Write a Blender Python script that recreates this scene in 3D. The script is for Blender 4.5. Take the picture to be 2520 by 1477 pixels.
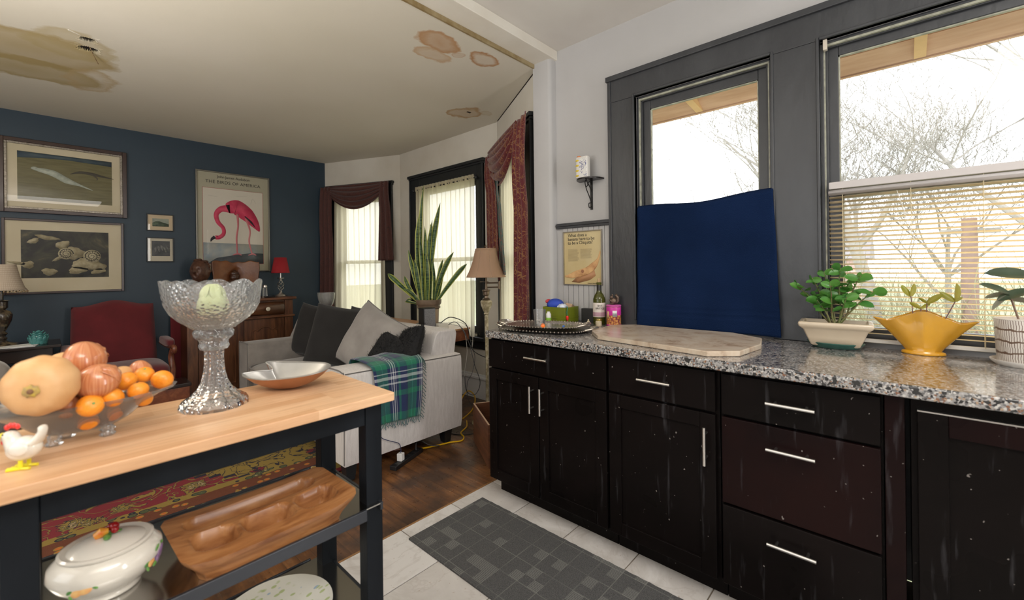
import bpy, math, random
from mathutils import Vector as V, Matrix, noise as NZ
random.seed(7)
PI = math.pi
sin, cos, rad = math.sin, math.cos, math.radians
for o in list(bpy.data.objects): bpy.data.objects.remove(o)
COL = bpy.context.scene.collection
SC = bpy.context.scene

# ---------------------------------------------------------------- camera, sky, lights, exposure
YAW, ROLL, FPX = rad(42.5), rad(-0.70), 1054.7
cd = bpy.data.cameras.new('camera'); cam = bpy.data.objects.new('camera', cd); COL.objects.link(cam)
Fv = V((cos(YAW), sin(YAW), 0)); R0 = V((sin(YAW), -cos(YAW), 0)); U0 = V((0, 0, 1))
Rv = R0*cos(ROLL)+U0*sin(ROLL); Uv = U0*cos(ROLL)-R0*sin(ROLL)
m = Matrix((Rv, Uv, -Fv)).transposed().to_4x4(); m.translation = (0, 0, 1.255)
cam.matrix_world = m
cd.sensor_width = 36; cd.lens = FPX/2520*36; cd.shift_y = -(738.5-659.4)/2520
cd.clip_start = .05; cd.clip_end = 300
cd.dof.use_dof = True; cd.dof.focus_distance = 2.6; cd.dof.aperture_fstop = 2.8
SC.camera = cam
w = bpy.data.worlds.new('sky'); SC.world = w; w.use_nodes = True
bg = w.node_tree.nodes['Background']
bg.inputs[0].default_value = (.93, .97, 1, 1); bg.inputs[1].default_value = 4.2
def area(name, loc, rot, sx, sy, e, col=(1, 1, 1)):
    l = bpy.data.lights.new(name, 'AREA'); l.shape = 'RECTANGLE'; l.size = sx; l.size_y = sy; l.energy = e; l.color = col
    o = bpy.data.objects.new(name, l); COL.objects.link(o); o.location = loc; o.rotation_euler = rot
    return o
area('kitchen_ceiling_fill', (.1, -.9, 2.6), (0, 0, 0), 1.3, .9, 42, (1, .96, .92))  # unseen fill panel added below the kitchen ceiling
area('kitchen_bounce_fill', (-.5, -.6, 1.95), (PI, 0, 0), .7, .7, 70, (1, .97, .94))  # added fill aimed up to bounce off the ceiling; no fixture stands here
area('living_bounce_fill', (-1.15, 1.9, 1.25), (PI, 0, 0), .9, .9, 92, (1, .94, .86))  # second added bounce fill, out of view at the left, lifts the living room
area('living_ceiling_light', (-1.35, 3.3, 2.52), (0, 0, 0), .8, .8, 20, (1, .9, .78))
area('front_fill_panel', (1.45, -1.9, 1.5), (rad(90), 0, rad(8)), .36, 1.7, 34, (1, .98, .96))  # added fill behind the camera; the front wall has no window
area('left_fill_panel', (-2.1, 1.0, 1.5), (0, rad(-90), 0), 1.5, 2.4, 22, (.92, .96, 1))  # added side fill inside the room; the left wall is solid
SC.view_settings.view_transform = 'Standard'; SC.view_settings.look = 'None'
SC.view_settings.exposure = -.12; SC.view_settings.gamma = 1; SC.view_settings.use_curve_mapping = False

# ---------------------------------------------------------------- helpers
class G:
    def __init__(s): s.v = []; s.f = []; s.mi = []; s.uv = []; s.m = 0
    def add(s, vs, fs, uv=None):
        n = len(s.v); s.v += [V(p) for p in vs]; s.uv += (uv or [(0, 0)]*len(vs))
        for f in fs: s.f.append([n+i for i in f]); s.mi.append(s.m)
        return s
    def box(s, x0, x1, y0, y1, z0, z1):
        return s.add([(x0, y0, z0), (x1, y0, z0), (x1, y1, z0), (x0, y1, z0), (x0, y0, z1), (x1, y0, z1), (x1, y1, z1), (x0, y1, z1)],
                     [(0, 3, 2, 1), (4, 5, 6, 7), (0, 1, 5, 4), (1, 2, 6, 5), (2, 3, 7, 6), (3, 0, 4, 7)],
                     [(0, 0), (1, 0), (1, 1), (0, 1), (0, 0), (1, 0), (1, 1), (0, 1)])
    def lathe(s, prof, n=32, c=(0, 0, 0), sx=1, sy=1, mod=None, close=False):
        """prof: [(r,z)...]; mod(a,r,z)->(r,z)"""
        vs = []; fs = []; uv = []; k = len(prof)
        for j, (r, z) in enumerate(prof):
            for i in range(n):
                a = 2*PI*i/n; rr, zz = (mod(a, r, z, j) if mod else (r, z))
                vs.append((c[0]+rr*cos(a)*sx, c[1]+rr*sin(a)*sy, c[2]+zz)); uv.append((i/n, j/max(1, k-1)))
        for j in range(k-1 if not close else k):
            j2 = (j+1) % k
            for i in range(n): fs.append((j*n+i, j*n+(i+1) % n, j2*n+(i+1) % n, j2*n+i))
        if not close:
            if prof[0][0] > 1e-6 or True: fs.append(list(range(n))[::-1])
            fs.append([(k-1)*n+i for i in range(n)])
        return s.add(vs, fs, uv)
    def tube(s, pts, r, n=8, closed=False, flat=None):
        pts = [V(p) for p in pts]; k = len(pts); vs = []; fs = []; uv = []
        rs = r if isinstance(r, (list, tuple)) else [r]*k
        up = None
        for i, p in enumerate(pts):
            if closed: t = pts[(i+1) % k]-pts[i-1]
            else: t = pts[min(i+1, k-1)]-pts[max(i-1, 0)]
            t.normalize() if t.length > 1e-9 else None
            if up is None:
                up = V((0, 0, 1)) if abs(t.z) < .9 else V((1, 0, 0))
            u = up-t*up.dot(t)
            if u.length < 1e-6: u = V((1, 0, 0))-t*t.x
            u.normalize(); up = u; w_ = t.cross(u)
            for j in range(n):
                a = 2*PI*j/n
                vs.append(p+u*cos(a)*rs[i]*(flat or 1)+w_*sin(a)*rs[i]); uv.append((j/n, i/max(1, k-1)))
        for i in range(k if closed else k-1):
            i2 = (i+1) % k
            for j in range(n): fs.append((i*n+j, i*n+(j+1) % n, i2*n+(j+1) % n, i2*n+j))
        if not closed: fs.append(list(range(n))[::-1]); fs.append([(k-1)*n+j for j in range(n)])
        return s.add(vs, fs, uv)
    def prism(s, poly, z0, z1):
        n = len(poly)
        return s.add([(x, y, z0) for x, y in poly]+[(x, y, z1) for x, y in poly],
                     [list(range(n))[::-1], list(range(n, 2*n))]+[(i, (i+1) % n, n+(i+1) % n, n+i) for i in range(n)])
    def grid(s, fn, nu, nv, wrap=False):
        vs = []; fs = []; uv = []
        for j in range(nv+1):
            for i in range(nu+(0 if wrap else 1)):
                vs.append(fn(i/nu, j/nv)); uv.append((i/nu, j/nv))
        W = nu if wrap else nu+1
        for j in range(nv):
            for i in range(nu): fs.append((j*W+i, j*W+(i+1) % W, (j+1)*W+(i+1) % W, (j+1)*W+i))
        return s.add(vs, fs, uv)
    def ell(s, c, rx, ry=None, rz=None, nu=16, nv=10, mod=None):
        ry = rx if ry is None else ry; rz = rx if rz is None else rz
        vs = []; fs = []
        for j in range(nv+1):
            t = PI*j/nv
            for i in range(nu):
                a = 2*PI*i/nu; d = V((sin(t)*cos(a), sin(t)*sin(a), cos(t))); k = mod(d) if mod else 1
                vs.append((c[0]+d.x*rx*k, c[1]+d.y*ry*k, c[2]+d.z*rz*k))
        for j in range(nv):
            for i in range(nu): fs.append((j*nu+i, (j+1)*nu+i, (j+1)*nu+(i+1) % nu, j*nu+(i+1) % nu))
        return s.add(vs, fs)
    def xf(s, M, start=0):
        for i in range(start, len(s.v)): s.v[i] = M @ s.v[i]
        return s
    def build(s, name, mats, par=None, W=False, smooth=True, ang=38, bev=0, bseg=2, sub=0, solid=0, loc=None, kind=None, label=None):
        me = bpy.data.meshes.new(name)
        vs = s.v
        if par is not None and W:
            inv = MW[par.name].inverted(); vs = [inv @ p for p in vs]
        me.from_pydata([tuple(p) for p in vs], [], s.f)
        uvl = me.uv_layers.new(name='UVMap')
        li = 0
        dat = [0.0]*(2*len(me.loops))
        for li, l in enumerate(me.loops):
            dat[2*li], dat[2*li+1] = s.uv[l.vertex_index]
        uvl.data.foreach_set('uv', dat)
        for mm in (mats if isinstance(mats, (list, tuple)) else [mats]): me.materials.append(mm)
        me.polygons.foreach_set('material_index', s.mi)
        me.validate()
        if smooth:
            me.polygons.foreach_set('use_smooth', [True]*len(me.polygons))
            if not sub: me.set_sharp_from_angle(angle=rad(ang))
        me.update()
        o = bpy.data.objects.new(name, me); COL.objects.link(o)
        if par is not None:
            o.parent = par; MW[o.name] = MW[par.name]
        else: MW[o.name] = Matrix()
        if loc: o.location = loc
        if solid:
            md = o.modifiers.new('s', 'SOLIDIFY'); md.thickness = solid; md.offset = 0
        if bev:
            md = o.modifiers.new('b', 'BEVEL'); md.width = bev; md.segments = bseg; md.limit_method = 'ANGLE'; md.angle_limit = rad(40)
            me.polygons.foreach_set('use_smooth', [True]*len(me.polygons)); md.harden_normals = True
        if sub:
            md = o.modifiers.new('u', 'SUBSURF'); md.levels = sub; md.render_levels = sub
        if kind: o['kind'] = kind
        if label: o['label'] = label
        return o
MW = {}
def thing(name, label, cat, loc=(0, 0, 0), rz=0, group=None):
    o = bpy.data.objects.new(name, None); COL.objects.link(o); o.empty_display_size = .05
    o.location = loc; o.rotation_euler = (0, 0, rz); o['label'] = label; o['category'] = cat
    MW[o.name] = Matrix.Translation(loc) @ Matrix.Rotation(rz, 4, 'Z')
    if group: o['group'] = group
    return o
def tag(o, label, cat, group=None):
    o['label'] = label; o['category'] = cat
    if group: o['group'] = group
    return o
def Gb(*a): return G().box(*a)
def struct(o): o['kind'] = 'structure'; return o
def dupmesh(src, par, loc=None, rot=None, scale=None):
    c = src.copy(); COL.objects.link(c); c.parent = par
    if loc is not None: c.location = loc
    if rot is not None: c.rotation_euler = rot
    if scale is not None: c.scale = scale
    return c
def recenter(g):
    lo = V([min(p[i] for p in g.v) for i in range(3)]); hi = V([max(p[i] for p in g.v) for i in range(3)])
    c = V(((lo.x+hi.x)/2, (lo.y+hi.y)/2, lo.z))
    for i in range(len(g.v)): g.v[i] = g.v[i]-c
    return c
def solo(g, name, mats, label, cat, group=None, **k):
    c = recenter(g); o = g.build(name, mats, loc=c, **k)
    return tag(o, label, cat, group)
def S(e): return sum(e)
def lerp(a, b, t): return a+(b-a)*t
def smooth01(t): t = max(0, min(1, t)); return t*t*(3-2*t)
def bez(p, n=12):
    """catmull-rom through points"""
    p = [V(q) for q in p]; out = []
    for i in range(len(p)-1):
        a = p[max(i-1, 0)]; b = p[i]; c = p[i+1]; d = p[min(i+2, len(p)-1)]
        for k in range(n):
            t = k/n
            out.append(.5*((2*b)+(c-a)*t+(2*a-5*b+4*c-d)*t*t+(3*b-a-3*c+d)*t**3))
    out.append(p[-1]); return out

# ---------------------------------------------------------------- materials
class NT:
    def __init__(s, name):
        s.mat = bpy.data.materials.new(name); s.mat.use_nodes = True; s.t = s.mat.node_tree; s.n = s.t.nodes
        s.b = s.n['Principled BSDF']; s.out = s.n['Material Output']
    def new(s, ty, **k):
        q = s.n.new(ty)
        for a, b in k.items():
            if a.startswith('i_'):
                key = a[2:]; key = int(key) if key.isdigit() else key
                s.set(q.inputs[key], b)
            else: setattr(q, a, b)
        return q
    def set(s, inp, v):
        if isinstance(v, bpy.types.NodeSocket): s.t.links.new(v, inp)
        elif isinstance(v, (tuple, list)) and len(v) == 3 and inp.type == 'RGBA': inp.default_value = (*v, 1)
        else: inp.default_value = v
    def P(s, key, v): s.set(s.b.inputs[key], v)
    def obj(s, vary=False, scale=(1, 1, 1)):
        tc = s.new('ShaderNodeTexCoord').outputs['Object']
        if vary:
            oi = s.new('ShaderNodeObjectInfo').outputs['Random']
            mm = s.new('ShaderNodeMath', operation='MULTIPLY', i_0=oi, i_1=37.3).outputs[0]
            cb = s.new('ShaderNodeCombineXYZ', i_0=mm, i_1=mm, i_2=mm).outputs[0]
            tc = s.new('ShaderNodeVectorMath', operation='ADD', i_0=tc, i_1=cb).outputs[0]
        if scale != (1, 1, 1): tc = s.new('ShaderNodeMapping', i_Vector=tc, i_Scale=scale).outputs[0]
        return tc
    def uvc(s): return s.new('ShaderNodeTexCoord').outputs['UV']
    def pos(s): return s.new('ShaderNodeNewGeometry').outputs['Position']
    def noise(s, vec, scale, detail=3, rough=.55, dist=0): return s.new('ShaderNodeTexNoise', i_Vector=vec, i_Scale=scale, i_Detail=detail, i_Roughness=rough, i_Distortion=dist)
    def math(s, op, a, b=0, c=0, clamp=False):
        q = s.new('ShaderNodeMath', operation=op, i_0=a, i_1=b, i_2=c); q.use_clamp = clamp; return q.outputs[0]
    def ramp(s, fac, stops, interp='LINEAR'):
        q = s.new('ShaderNodeValToRGB', i_0=fac); cr = q.color_ramp; cr.interpolation = interp
        while len(cr.elements) < len(stops): cr.elements.new(.5)
        for e, (p, c) in zip(cr.elements, stops): e.position = p; e.color = (*c, 1) if len(c) == 3 else c
        return q.outputs[0]
    def mix(s, f, a, b, mode='MIX'):
        q = s.new('ShaderNodeMix', data_type='RGBA', blend_type=mode); s.set(q.inputs[0], f); s.set(q.inputs[6], a); s.set(q.inputs[7], b); return q.outputs[2]
    def bump(s, h, strength=.3, dist=.01):
        q = s.new('ShaderNodeBump', i_Height=h, i_Strength=strength, i_Distance=dist); s.P('Normal', q.outputs[0])
    def sep(s, v): return s.new('ShaderNodeSeparateXYZ', i_0=v).outputs
def k3(c): return c
def mk(name, col, rough=.5, metal=0, col2=None, ns=6, nsc=(1, 1, 1), bump=0, bs=60, vary=False, coat=0, spec=None, sheen=0, lo=.35, hi=.65, bd=.01):
    t = NT(name)
    if col2:
        v = t.obj(vary, nsc); n = t.noise(v, ns, 4).outputs[0]
        t.P('Base Color', t.ramp(n, [(lo, col), (hi, col2)]))
    else: t.P('Base Color', col)
    t.P('Roughness', rough); t.P('Metallic', metal)
    if coat: t.P('Coat Weight', coat); t.P('Coat Roughness', .08)
    if spec is not None: t.P('Specular IOR Level', spec)
    if sheen: t.P('Sheen Weight', sheen); t.P('Sheen Roughness', .5)
    if bump: t.bump(t.noise(t.obj(vary, nsc), bs, 3).outputs[0], bump, bd)
    return t.mat
def glassmat(name, tint=(1, 1, 1), mn=.04, mx=.5, rough=.0, thick=False):
    """thin pane: transparent mixed with a glossy reflection by fresnel"""
    t = NT(name); t.n.remove(t.b)
    tr = t.new('ShaderNodeBsdfTransparent', i_Color=tint); gl = t.new('ShaderNodeBsdfGlossy', i_Roughness=rough)
    fr = t.new('ShaderNodeFresnel', i_IOR=1.5).outputs[0]
    mr = t.new('ShaderNodeMapRange', i_0=fr, i_1=0.0, i_2=1.0, i_3=mn, i_4=mx).outputs[0]
    bf_ = t.math('SUBTRACT', 1.0, t.new('ShaderNodeNewGeometry').outputs['Backfacing']); mr = t.math('MULTIPLY', mr, bf_)
    mx_ = t.new('ShaderNodeMixShader', i_0=mr, i_1=tr.outputs[0], i_2=gl.outputs[0])
    t.t.links.new(mx_.outputs[0], t.out.inputs[0]); return t.mat
def sheer(name, col, opac, trans=.6):
    t = NT(name); t.n.remove(t.b)
    uv = t.obj(); 
    d = t.new('ShaderNodeBsdfDiffuse', i_Color=col); l = t.new('ShaderNodeBsdfTranslucent', i_Color=col)
    m1 = t.new('ShaderNodeMixShader', i_0=trans, i_1=d.outputs[0], i_2=l.outputs[0])
    tr = t.new('ShaderNodeBsdfTransparent', i_Color=(1, .98, .92, 1))
    lw = t.new('ShaderNodeLayerWeight', i_Blend=.5).outputs['Facing']
    op = t.new('ShaderNodeMapRange', i_0=lw, i_1=0.0, i_2=1.0, i_3=opac, i_4=1.0).outputs[0]
    m2 = t.new('ShaderNodeMixShader', i_0=op, i_1=tr.outputs[0], i_2=m1.outputs[0])
    t.t.links.new(m2.outputs[0], t.out.inputs[0]); return t.mat

M_white = mk('white_wall_paint', (.45, .445, .445), .7, col2=(.42, .415, .41), ns=1.6, bump=.08, bs=25)
M_cream = mk('off_white_bay_paint', (.66, .63, .56), .7, col2=(.58, .54, .46), ns=1.8, bump=.08, bs=25)
M_blue = mk('dark_blue_wall_paint', (.019, .040, .062), .5, col2=(.016, .034, .053), ns=1.3, bump=.05, bs=40)
M_black = mk('glossy_black_trim_paint', (.030, .032, .036), .35, col2=(.045, .048, .053), ns=5, bump=.35, bs=30, nsc=(1, 1, .35), bd=.006)
M_blackbay = mk('black_bay_trim_paint', (.012, .014, .016), .4, bump=.15, bs=40)
M_trimw = mk('white_trim_paint', (.74, .71, .64), .55, col2=(.68, .64, .56), ns=3)
M_base = mk('white_baseboard_paint', (.74, .74, .73), .45)
M_stripe = mk('worn_cream_edge', (.42, .42, .33), .6, col2=(.25, .25, .2), ns=30)
M_sky_glass = glassmat('window_glass', mn=.03, mx=.4)
M_pic_glass = glassmat('picture_glass', mn=.0, mx=.6)
# ---------------------------------------------------------------- walls, ceilings, floors
def ceilingmat():
    t = NT('stained_plaster_ceiling'); p = t.pos()
    big = t.noise(p, .9, 2).outputs[0]
    base = t.ramp(big, [(.35, (.66, .62, .53)), (.65, (.62, .58, .48))])
    warp = t.noise(p, 5, 4, .6).outputs['Color']
    w1 = t.new('ShaderNodeVectorMath', operation='SUBTRACT', i_0=warp, i_1=(.5, .5, .5)).outputs[0]
    def blob(c, r, amt, stretch=(1, 1)):
        ws = t.new('ShaderNodeVectorMath', operation='SCALE', i_0=w1); ws.inputs['Scale'].default_value = amt
        q = t.new('ShaderNodeVectorMath', operation='ADD', i_0=p, i_1=ws.outputs[0]).outputs[0]
        q = t.new('ShaderNodeVectorMath', operation='SUBTRACT', i_0=q, i_1=(*c, 2.6)).outputs[0]
        q = t.new('ShaderNodeVectorMath', operation='MULTIPLY', i_0=q, i_1=(1/stretch[0]/r, 1/stretch[1]/r, 0)).outputs[0]
        return t.new('ShaderNodeVectorMath', operation='LENGTH', i_0=q).outputs['Value']
    fine = t.noise(t.new('ShaderNodeMapping', i_Vector=p, i_Scale=(3, 14, 1)).outputs[0], 1.5, 4).outputs[0]
    streak = t.ramp(fine, [(.4, (0, 0, 0)), (.62, (1, 1, 1))])
    col = base
    def stain(col, c, r, amt, st, tint, rim, inner=.55):
        d = blob(c, r, amt, st)
        body = t.ramp(d, [(.0, (inner,)*3), (.55, (inner*.8,)*3), (.86, (1, 1, 1)), (.97, (.3, .3, .3)), (1.0, (0, 0, 0))])
        d2 = t.math('MULTIPLY', body, rim)
        return t.mix(d2, col, tint)
    for c, r, st, tint, k, inn in [((-.05, 3.83), .34, (1.15, .9), (.38, .28, .11), .85, .85), ((.12, 3.62), .2, (1, 1.2), (.42, .33, .15), .6, .8), ((-.1, 4.22), .36, (1.2, .62), (.37, .28, .11), .85, .9),
            ((.23, 4.2), .16, (.9, 1.5), (.48, .36, .19), .75, .3),
            ((1.6, 2.02), .1, (1.5, .9), (.44, .23, .09), .9, .8), ((1.66, 2.16), .09, (1.5, .8), (.50, .32, .17), .8, .6), ((1.93, 1.99), .1, (1.2, .9), (.42, .21, .08), .95, .25), ((1.77, 2.06), .035, (1.2, .9), (.50, .33, .2), .7, .6),
            ((2.47, 2.8), .13, (1, 1.2), (.42, .25, .10), .9, .5), ((2.6, 2.66), .07, (1, .8), (.5, .38, .2), .5, .6)]:
        col = stain(col, c, r, .22 if r > .12 else .14, st, tint, k, inn)
    t.P('Base Color', col); t.P('Roughness', .75)
    t.bump(t.noise(p, 14, 3).outputs[0], .08, .01)
    return t.mat
M_ceil = ceilingmat()
M_kceil = mk('kitchen_ceiling_paint', (.66, .64, .60), .7, col2=(.60, .57, .53), ns=1.4, bump=.06, bs=20)
CZ, KZ, YB = 2.60, 2.68, 5.38
# living ceiling with two real gashes: built as strips around the holes
def plate_holes(name, x0, x1, y0, y1, z0, z1, holes, mat):
    g = G(); xs = sorted({x0, x1, *[h[0] for h in holes], *[h[1] for h in holes]}); ys = sorted({y0, y1, *[h[2] for h in holes], *[h[3] for h in holes]})
    for i in range(len(xs)-1):
        for j in range(len(ys)-1):
            cx_, cy_ = (xs[i]+xs[i+1])/2, (ys[j]+ys[j+1])/2
            if any(h[0] < cx_ < h[1] and h[2] < cy_ < h[3] for h in holes): continue
            g.box(xs[i], xs[i+1], ys[j], ys[j+1], z0, z1)
    return g.build(name, mat, smooth=False)
HOL = [(.140, .218, 3.425, 3.500), (.138, .240, 3.560, 3.650)]
ce = struct(plate_holes('ceiling', -2.3, 3.0, 1.83, 5.5, CZ, CZ+.004, HOL, M_ceil))
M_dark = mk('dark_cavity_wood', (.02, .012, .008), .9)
M_lath = mk('torn_lath', (.16, .09, .04), .9, col2=(.4, .3, .17), ns=40)
G().box(.05, .33, 3.33, 3.75, CZ+.08, CZ+.09).box(.05, .33, 3.75, 3.76, CZ+.004, CZ+.09).box(.05, .33, 3.32, 3.33, CZ+.004, CZ+.09).build('cavity_back', M_dark, ce)
g = G()
for (x0, x1, y0, y1) in HOL:          # ragged torn plaster lips round each gash
    for k in range(40):
        a = k/40*2*PI; px_, py_ = (x0+x1)/2+(x1-x0)/2*cos(a)*1.0, (y0+y1)/2+(y1-y0)/2*sin(a)*1.0
        s = random.uniform(.0025, .006); g.add([(px_-s, py_-s, CZ+.002), (px_+s, py_-s*.5, CZ-.003), (px_+s*.4, py_+s, CZ-.001), (px_, py_, CZ+.02)], [(0, 1, 2), (0, 1, 3), (1, 2, 3), (2, 0, 3)])
    for sx_ in (x0, x1):
        for sy_ in (y0, y1): g.box(sx_-.009, sx_+.009, sy_-.010, sy_+.010, CZ-.001, CZ+.003)
g.build('torn_edge', [M_ceil], ce)
G().tube([(.185, 3.58, CZ+.03), (.21, 3.64, CZ-.005), (.240, 3.73, CZ-.03)], .0022, 5).build('hanging_lath', M_lath, ce)
G().tube([(.10, 3.39, CZ-.001), (.15, 3.425, CZ+.002)], .004, 5).build('plaster_splinter', M_trimw, ce)
G().box(2.46, 2.50, 2.745, 2.765, CZ-.002, CZ+.003).build('plaster_crack', M_dark, ce)
struct(Gb(-2.3, 2.45, -2.0, 1.70, KZ, KZ+.1).build('ceiling', M_kceil))
b = struct(Gb(-2.3, 2.32, 1.68, 1.832, 2.622, KZ+.05).build('trim_1', M_trimw, bev=.004))   # the boxed beam between the rooms
struct(Gb(-2.3, 2.32, 1.826, 1.838, CZ-.004, 2.66).build('trim_2', mk('yellowed_gap_strip', (.22, .15, .06), .8, col2=(.34, .27, .15), ns=14)))
# pilaster
g = G().prism([(2.24, 1.72), (2.246, 1.705), (2.262, 1.697), (2.32, 1.697), (2.32, 1.84), (2.24, 1.84)], 0, 2.66)
struct(g.build('trim_3', M_white, ang=60))

def wallpanel(name, p0, p1, z0, z1, ops, th, mat, n_in):
    """vertical wall from p0 to p1 (inner face), openings (s0,s1,za,zb); thickness away from the room"""
    p0 = V((*p0, 0)); p1 = V((*p1, 0)); L = (p1-p0).length; d = (p1-p0)/L; out = -V((*n_in, 0)).normalized()
    g = G(); ss = sorted({0, L, *[o[0] for o in ops], *[o[1] for o in ops]}); zs = sorted({z0, z1, *[o[2] for o in ops], *[o[3] for o in ops]})
    for i in range(len(ss)-1):
        for j in range(len(zs)-1):
            cs, cz = (ss[i]+ss[i+1])/2, (zs[j]+zs[j+1])/2
            if any(o[0] < cs < o[1] and o[2] < cz < o[3] for o in ops): continue
            a = p0+d*ss[i]; b_ = p0+d*ss[i+1]; c = b_+out*th; e = a+out*th
            g.add([(q.x, q.y, z) for z in (zs[j], zs[j+1]) for q in (a, b_, c, e)],
                  [(0, 3, 2, 1), (4, 5, 6, 7), (0, 1, 5, 4), (1, 2, 6, 5), (2, 3, 7, 6), (3, 0, 4, 7)])
    return struct(g.build(name, mat, smooth=False))
class Fr:
    """frame of a vertical facet: s along it, d into the room, z up"""
    def __init__(s, p0, p1, n_in):
        s.p0 = V((*p0, 0)); s.L = (V((*p1, 0))-s.p0).length; s.d = (V((*p1, 0))-s.p0)/s.L; s.n = V((*n_in, 0)).normalized()
    def P(s, a, d, z): q = s.p0+s.d*a+s.n*d; return V((q.x, q.y, z))
    def box(s, g, a0, a1, d0, d1, z0, z1):
        g.add([s.P(a, d, z) for z in (z0, z1) for a, d in ((a0, d0), (a1, d0), (a1, d1), (a0, d1))],
              [(0, 3, 2, 1), (4, 5, 6, 7), (0, 1, 5, 4), (1, 2, 6, 5), (2, 3, 7, 6), (3, 0, 4, 7)])
        return g
WX = 2.30
K1 = (.449, 1.125); K2 = (-.62, .265)
ZT = 2.222
FK = Fr((WX, 1.70), (WX, -2.0), (-1, 0))       # s = 1.70 - Y
k = lambda y: 1.70-y
wr = wallpanel('wall_right', (WX, 1.70), (WX, -2.0), 0, 2.7, [(k(K1[1]), k(K1[0]), .93, ZT), (k(K2[1]), k(K2[0]), .93, ZT)], .14, M_white, (-1, 0))
# bay facets
B0, B1, B2, B3 = (2.27, 1.83), (2.83, 2.76), (2.83, 4.36), (2.40, YB)
def nrm(p, q):
    d = V((q[0]-p[0], q[1]-p[1])).normalized(); n = V((-d.y, d.x)); return (n.x, n.y)
FC = Fr(B0, B1, nrm(B0, B1)); FB = Fr(B1, B2, nrm(B1, B2)); FA = Fr(B2, B3, nrm(B2, B3))
OC = (.16, .90); OB = (.28, 1.19); OA = (.17, .98)
wallpanel('wall_bay_right', B0, B1, 0, CZ+.02, [(OC[0]+.1, OC[1]-.1, .62, 2.14)], .12, M_cream, nrm(B0, B1))
wallpanel('wall_bay_center', B1, B2, 0, CZ+.02, [(OB[0], OB[1], .62, 2.14)], .12, M_cream, nrm(B1, B2))
wallpanel('wall_bay_left', B2, B3, 0, CZ+.02, [(.24, .90, .62, 2.14)], .12, M_cream, nrm(B2, B3))
wallpanel('wall_back', (2.42, YB), (-2.3, YB), 0, CZ+.02, [], .1, M_blue, (0, -1))
wallpanel('wall_left', (-2.3, -2.0), (-2.3, 5.5), 0, 2.72, [], .1, M_white, (1, 0))
wallpanel('wall_front', (-2.4, -2.0), (2.45, -2.0), 0, 2.72, [], .1, M_white, (0, 1))
# blackened crack line where the bay wall meets the ceiling
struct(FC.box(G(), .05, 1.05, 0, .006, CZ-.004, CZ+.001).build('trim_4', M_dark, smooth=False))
# baseboards of the bay
for n_, F_ in (('baseboard_bay_right', FC), ('baseboard_bay_center', FB), ('baseboard_bay_left', FA)):
    g = G(); F_.box(g, 0, F_.L, 0, .018, 0, .19); F_.box(g, 0, F_.L, 0, .03, .19, .215); F_.box(g, 0, F_.L, 0, .012, .215, .235)
    struct(g.build(n_, M_base, bev=.004))
struct(Gb(-2.3, 2.4, YB-.02, YB, 0, .18).build('baseboard_back', M_blackbay, bev=.003))

# floors
def tilemat():
    t = NT('pale_marble_tile'); v = t.obj(True)
    n1 = t.noise(v, 3.5, 6, .6, .8).outputs[0]
    c = t.ramp(n1, [(.3, (.60, .575, .55)), (.5, (.50, .475, .45)), (.62, (.62, .6, .58))])
    ve = t.noise(v, 2.2, 5, .6, 1.5).outputs[0]
    vv = t.math('ABSOLUTE', t.math('SUBTRACT', ve, .5))
    line = t.ramp(vv, [(.0, (1, 1, 1)), (.018, (0, 0, 0))])
    c = t.mix(t.math('MULTIPLY', line, .35), c, (.38, .34, .31))
    sp = t.noise(t.pos(), 55, 2).outputs[0]
    c = t.mix(t.math('MULTIPLY', t.ramp(sp, [(.68, (0, 0, 0)), (.74, (1, 1, 1))]), .5), c, (.3, .2, .12))
    t.P('Base Color', c); t.P('Roughness', .32); return t.mat
def woodfloor():
    t = NT('worn_dark_oak_plank'); v = t.obj(True, (14, 1.2, 1)); n = t.noise(v, 3, 5, .6).outputs[0]
    w_ = t.noise(t.pos(), 2.6, 5, .65).outputs[0]; f2 = t.noise(t.pos(), 14, 4, .7).outputs[0]
    c = t.ramp(n, [(.3, (.07, .028, .011)), (.5, (.17, .07, .024)), (.7, (.27, .12, .042))])
    c = t.mix(t.ramp(w_, [(.42, (0, 0, 0)), (.6, (.85, .85, .85))]), c, (.035, .02, .013))
    c = t.mix(t.math('MULTIPLY', t.ramp(f2, [(.6, (0, 0, 0)), (.75, (1, 1, 1))]), .25), c, (.3, .2, .12))
    t.P('Base Color', c)
    t.P('Roughness', t.ramp(f2, [(.3, (.22,)*3), (.7, (.5,)*3)])); t.bump(n, .2, .003); return t.mat
M_tile = tilemat(); M_plank = woodfloor(); M_grout = mk('dark_grout', (.12, .09, .065), .9, col2=(.2, .16, .12), ns=20)
fl = struct(Gb(-2.3, 2.3, -2.0, 1.797, -.05, -.003).build('floor', M_grout))
T = .31
t0 = Gb(-T/2+.0025, T/2-.0025, -T/2+.0025, T/2-.0025, -.004, .001).build('tile', M_tile, fl, bev=.0015)
first = True
for i in range(12):
    for j in range(11):
        x = 2.075-i*T-.0; x = 1.148+T/2+T*(2-i); y = 1.797-T*(j+.5)
        if first: t0.location = (x, y, 0); first = False
        else: dupmesh(t0, fl, (x, y, 0))
fl2 = struct(G().prism([(-2.3, 1.80), (2.26, 1.80), (2.84, 2.76), (2.84, 4.37), (2.4, 5.4), (-2.3, 5.4)], -.05, -.001).build('floor', M_grout))
PW = .0572
p0_ = Gb(-PW/2+.0006, PW/2-.0006, -.5, .5, -.006, 0).build('plank', M_plank, fl2, smooth=False)
first = True; xs = -.55
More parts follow.
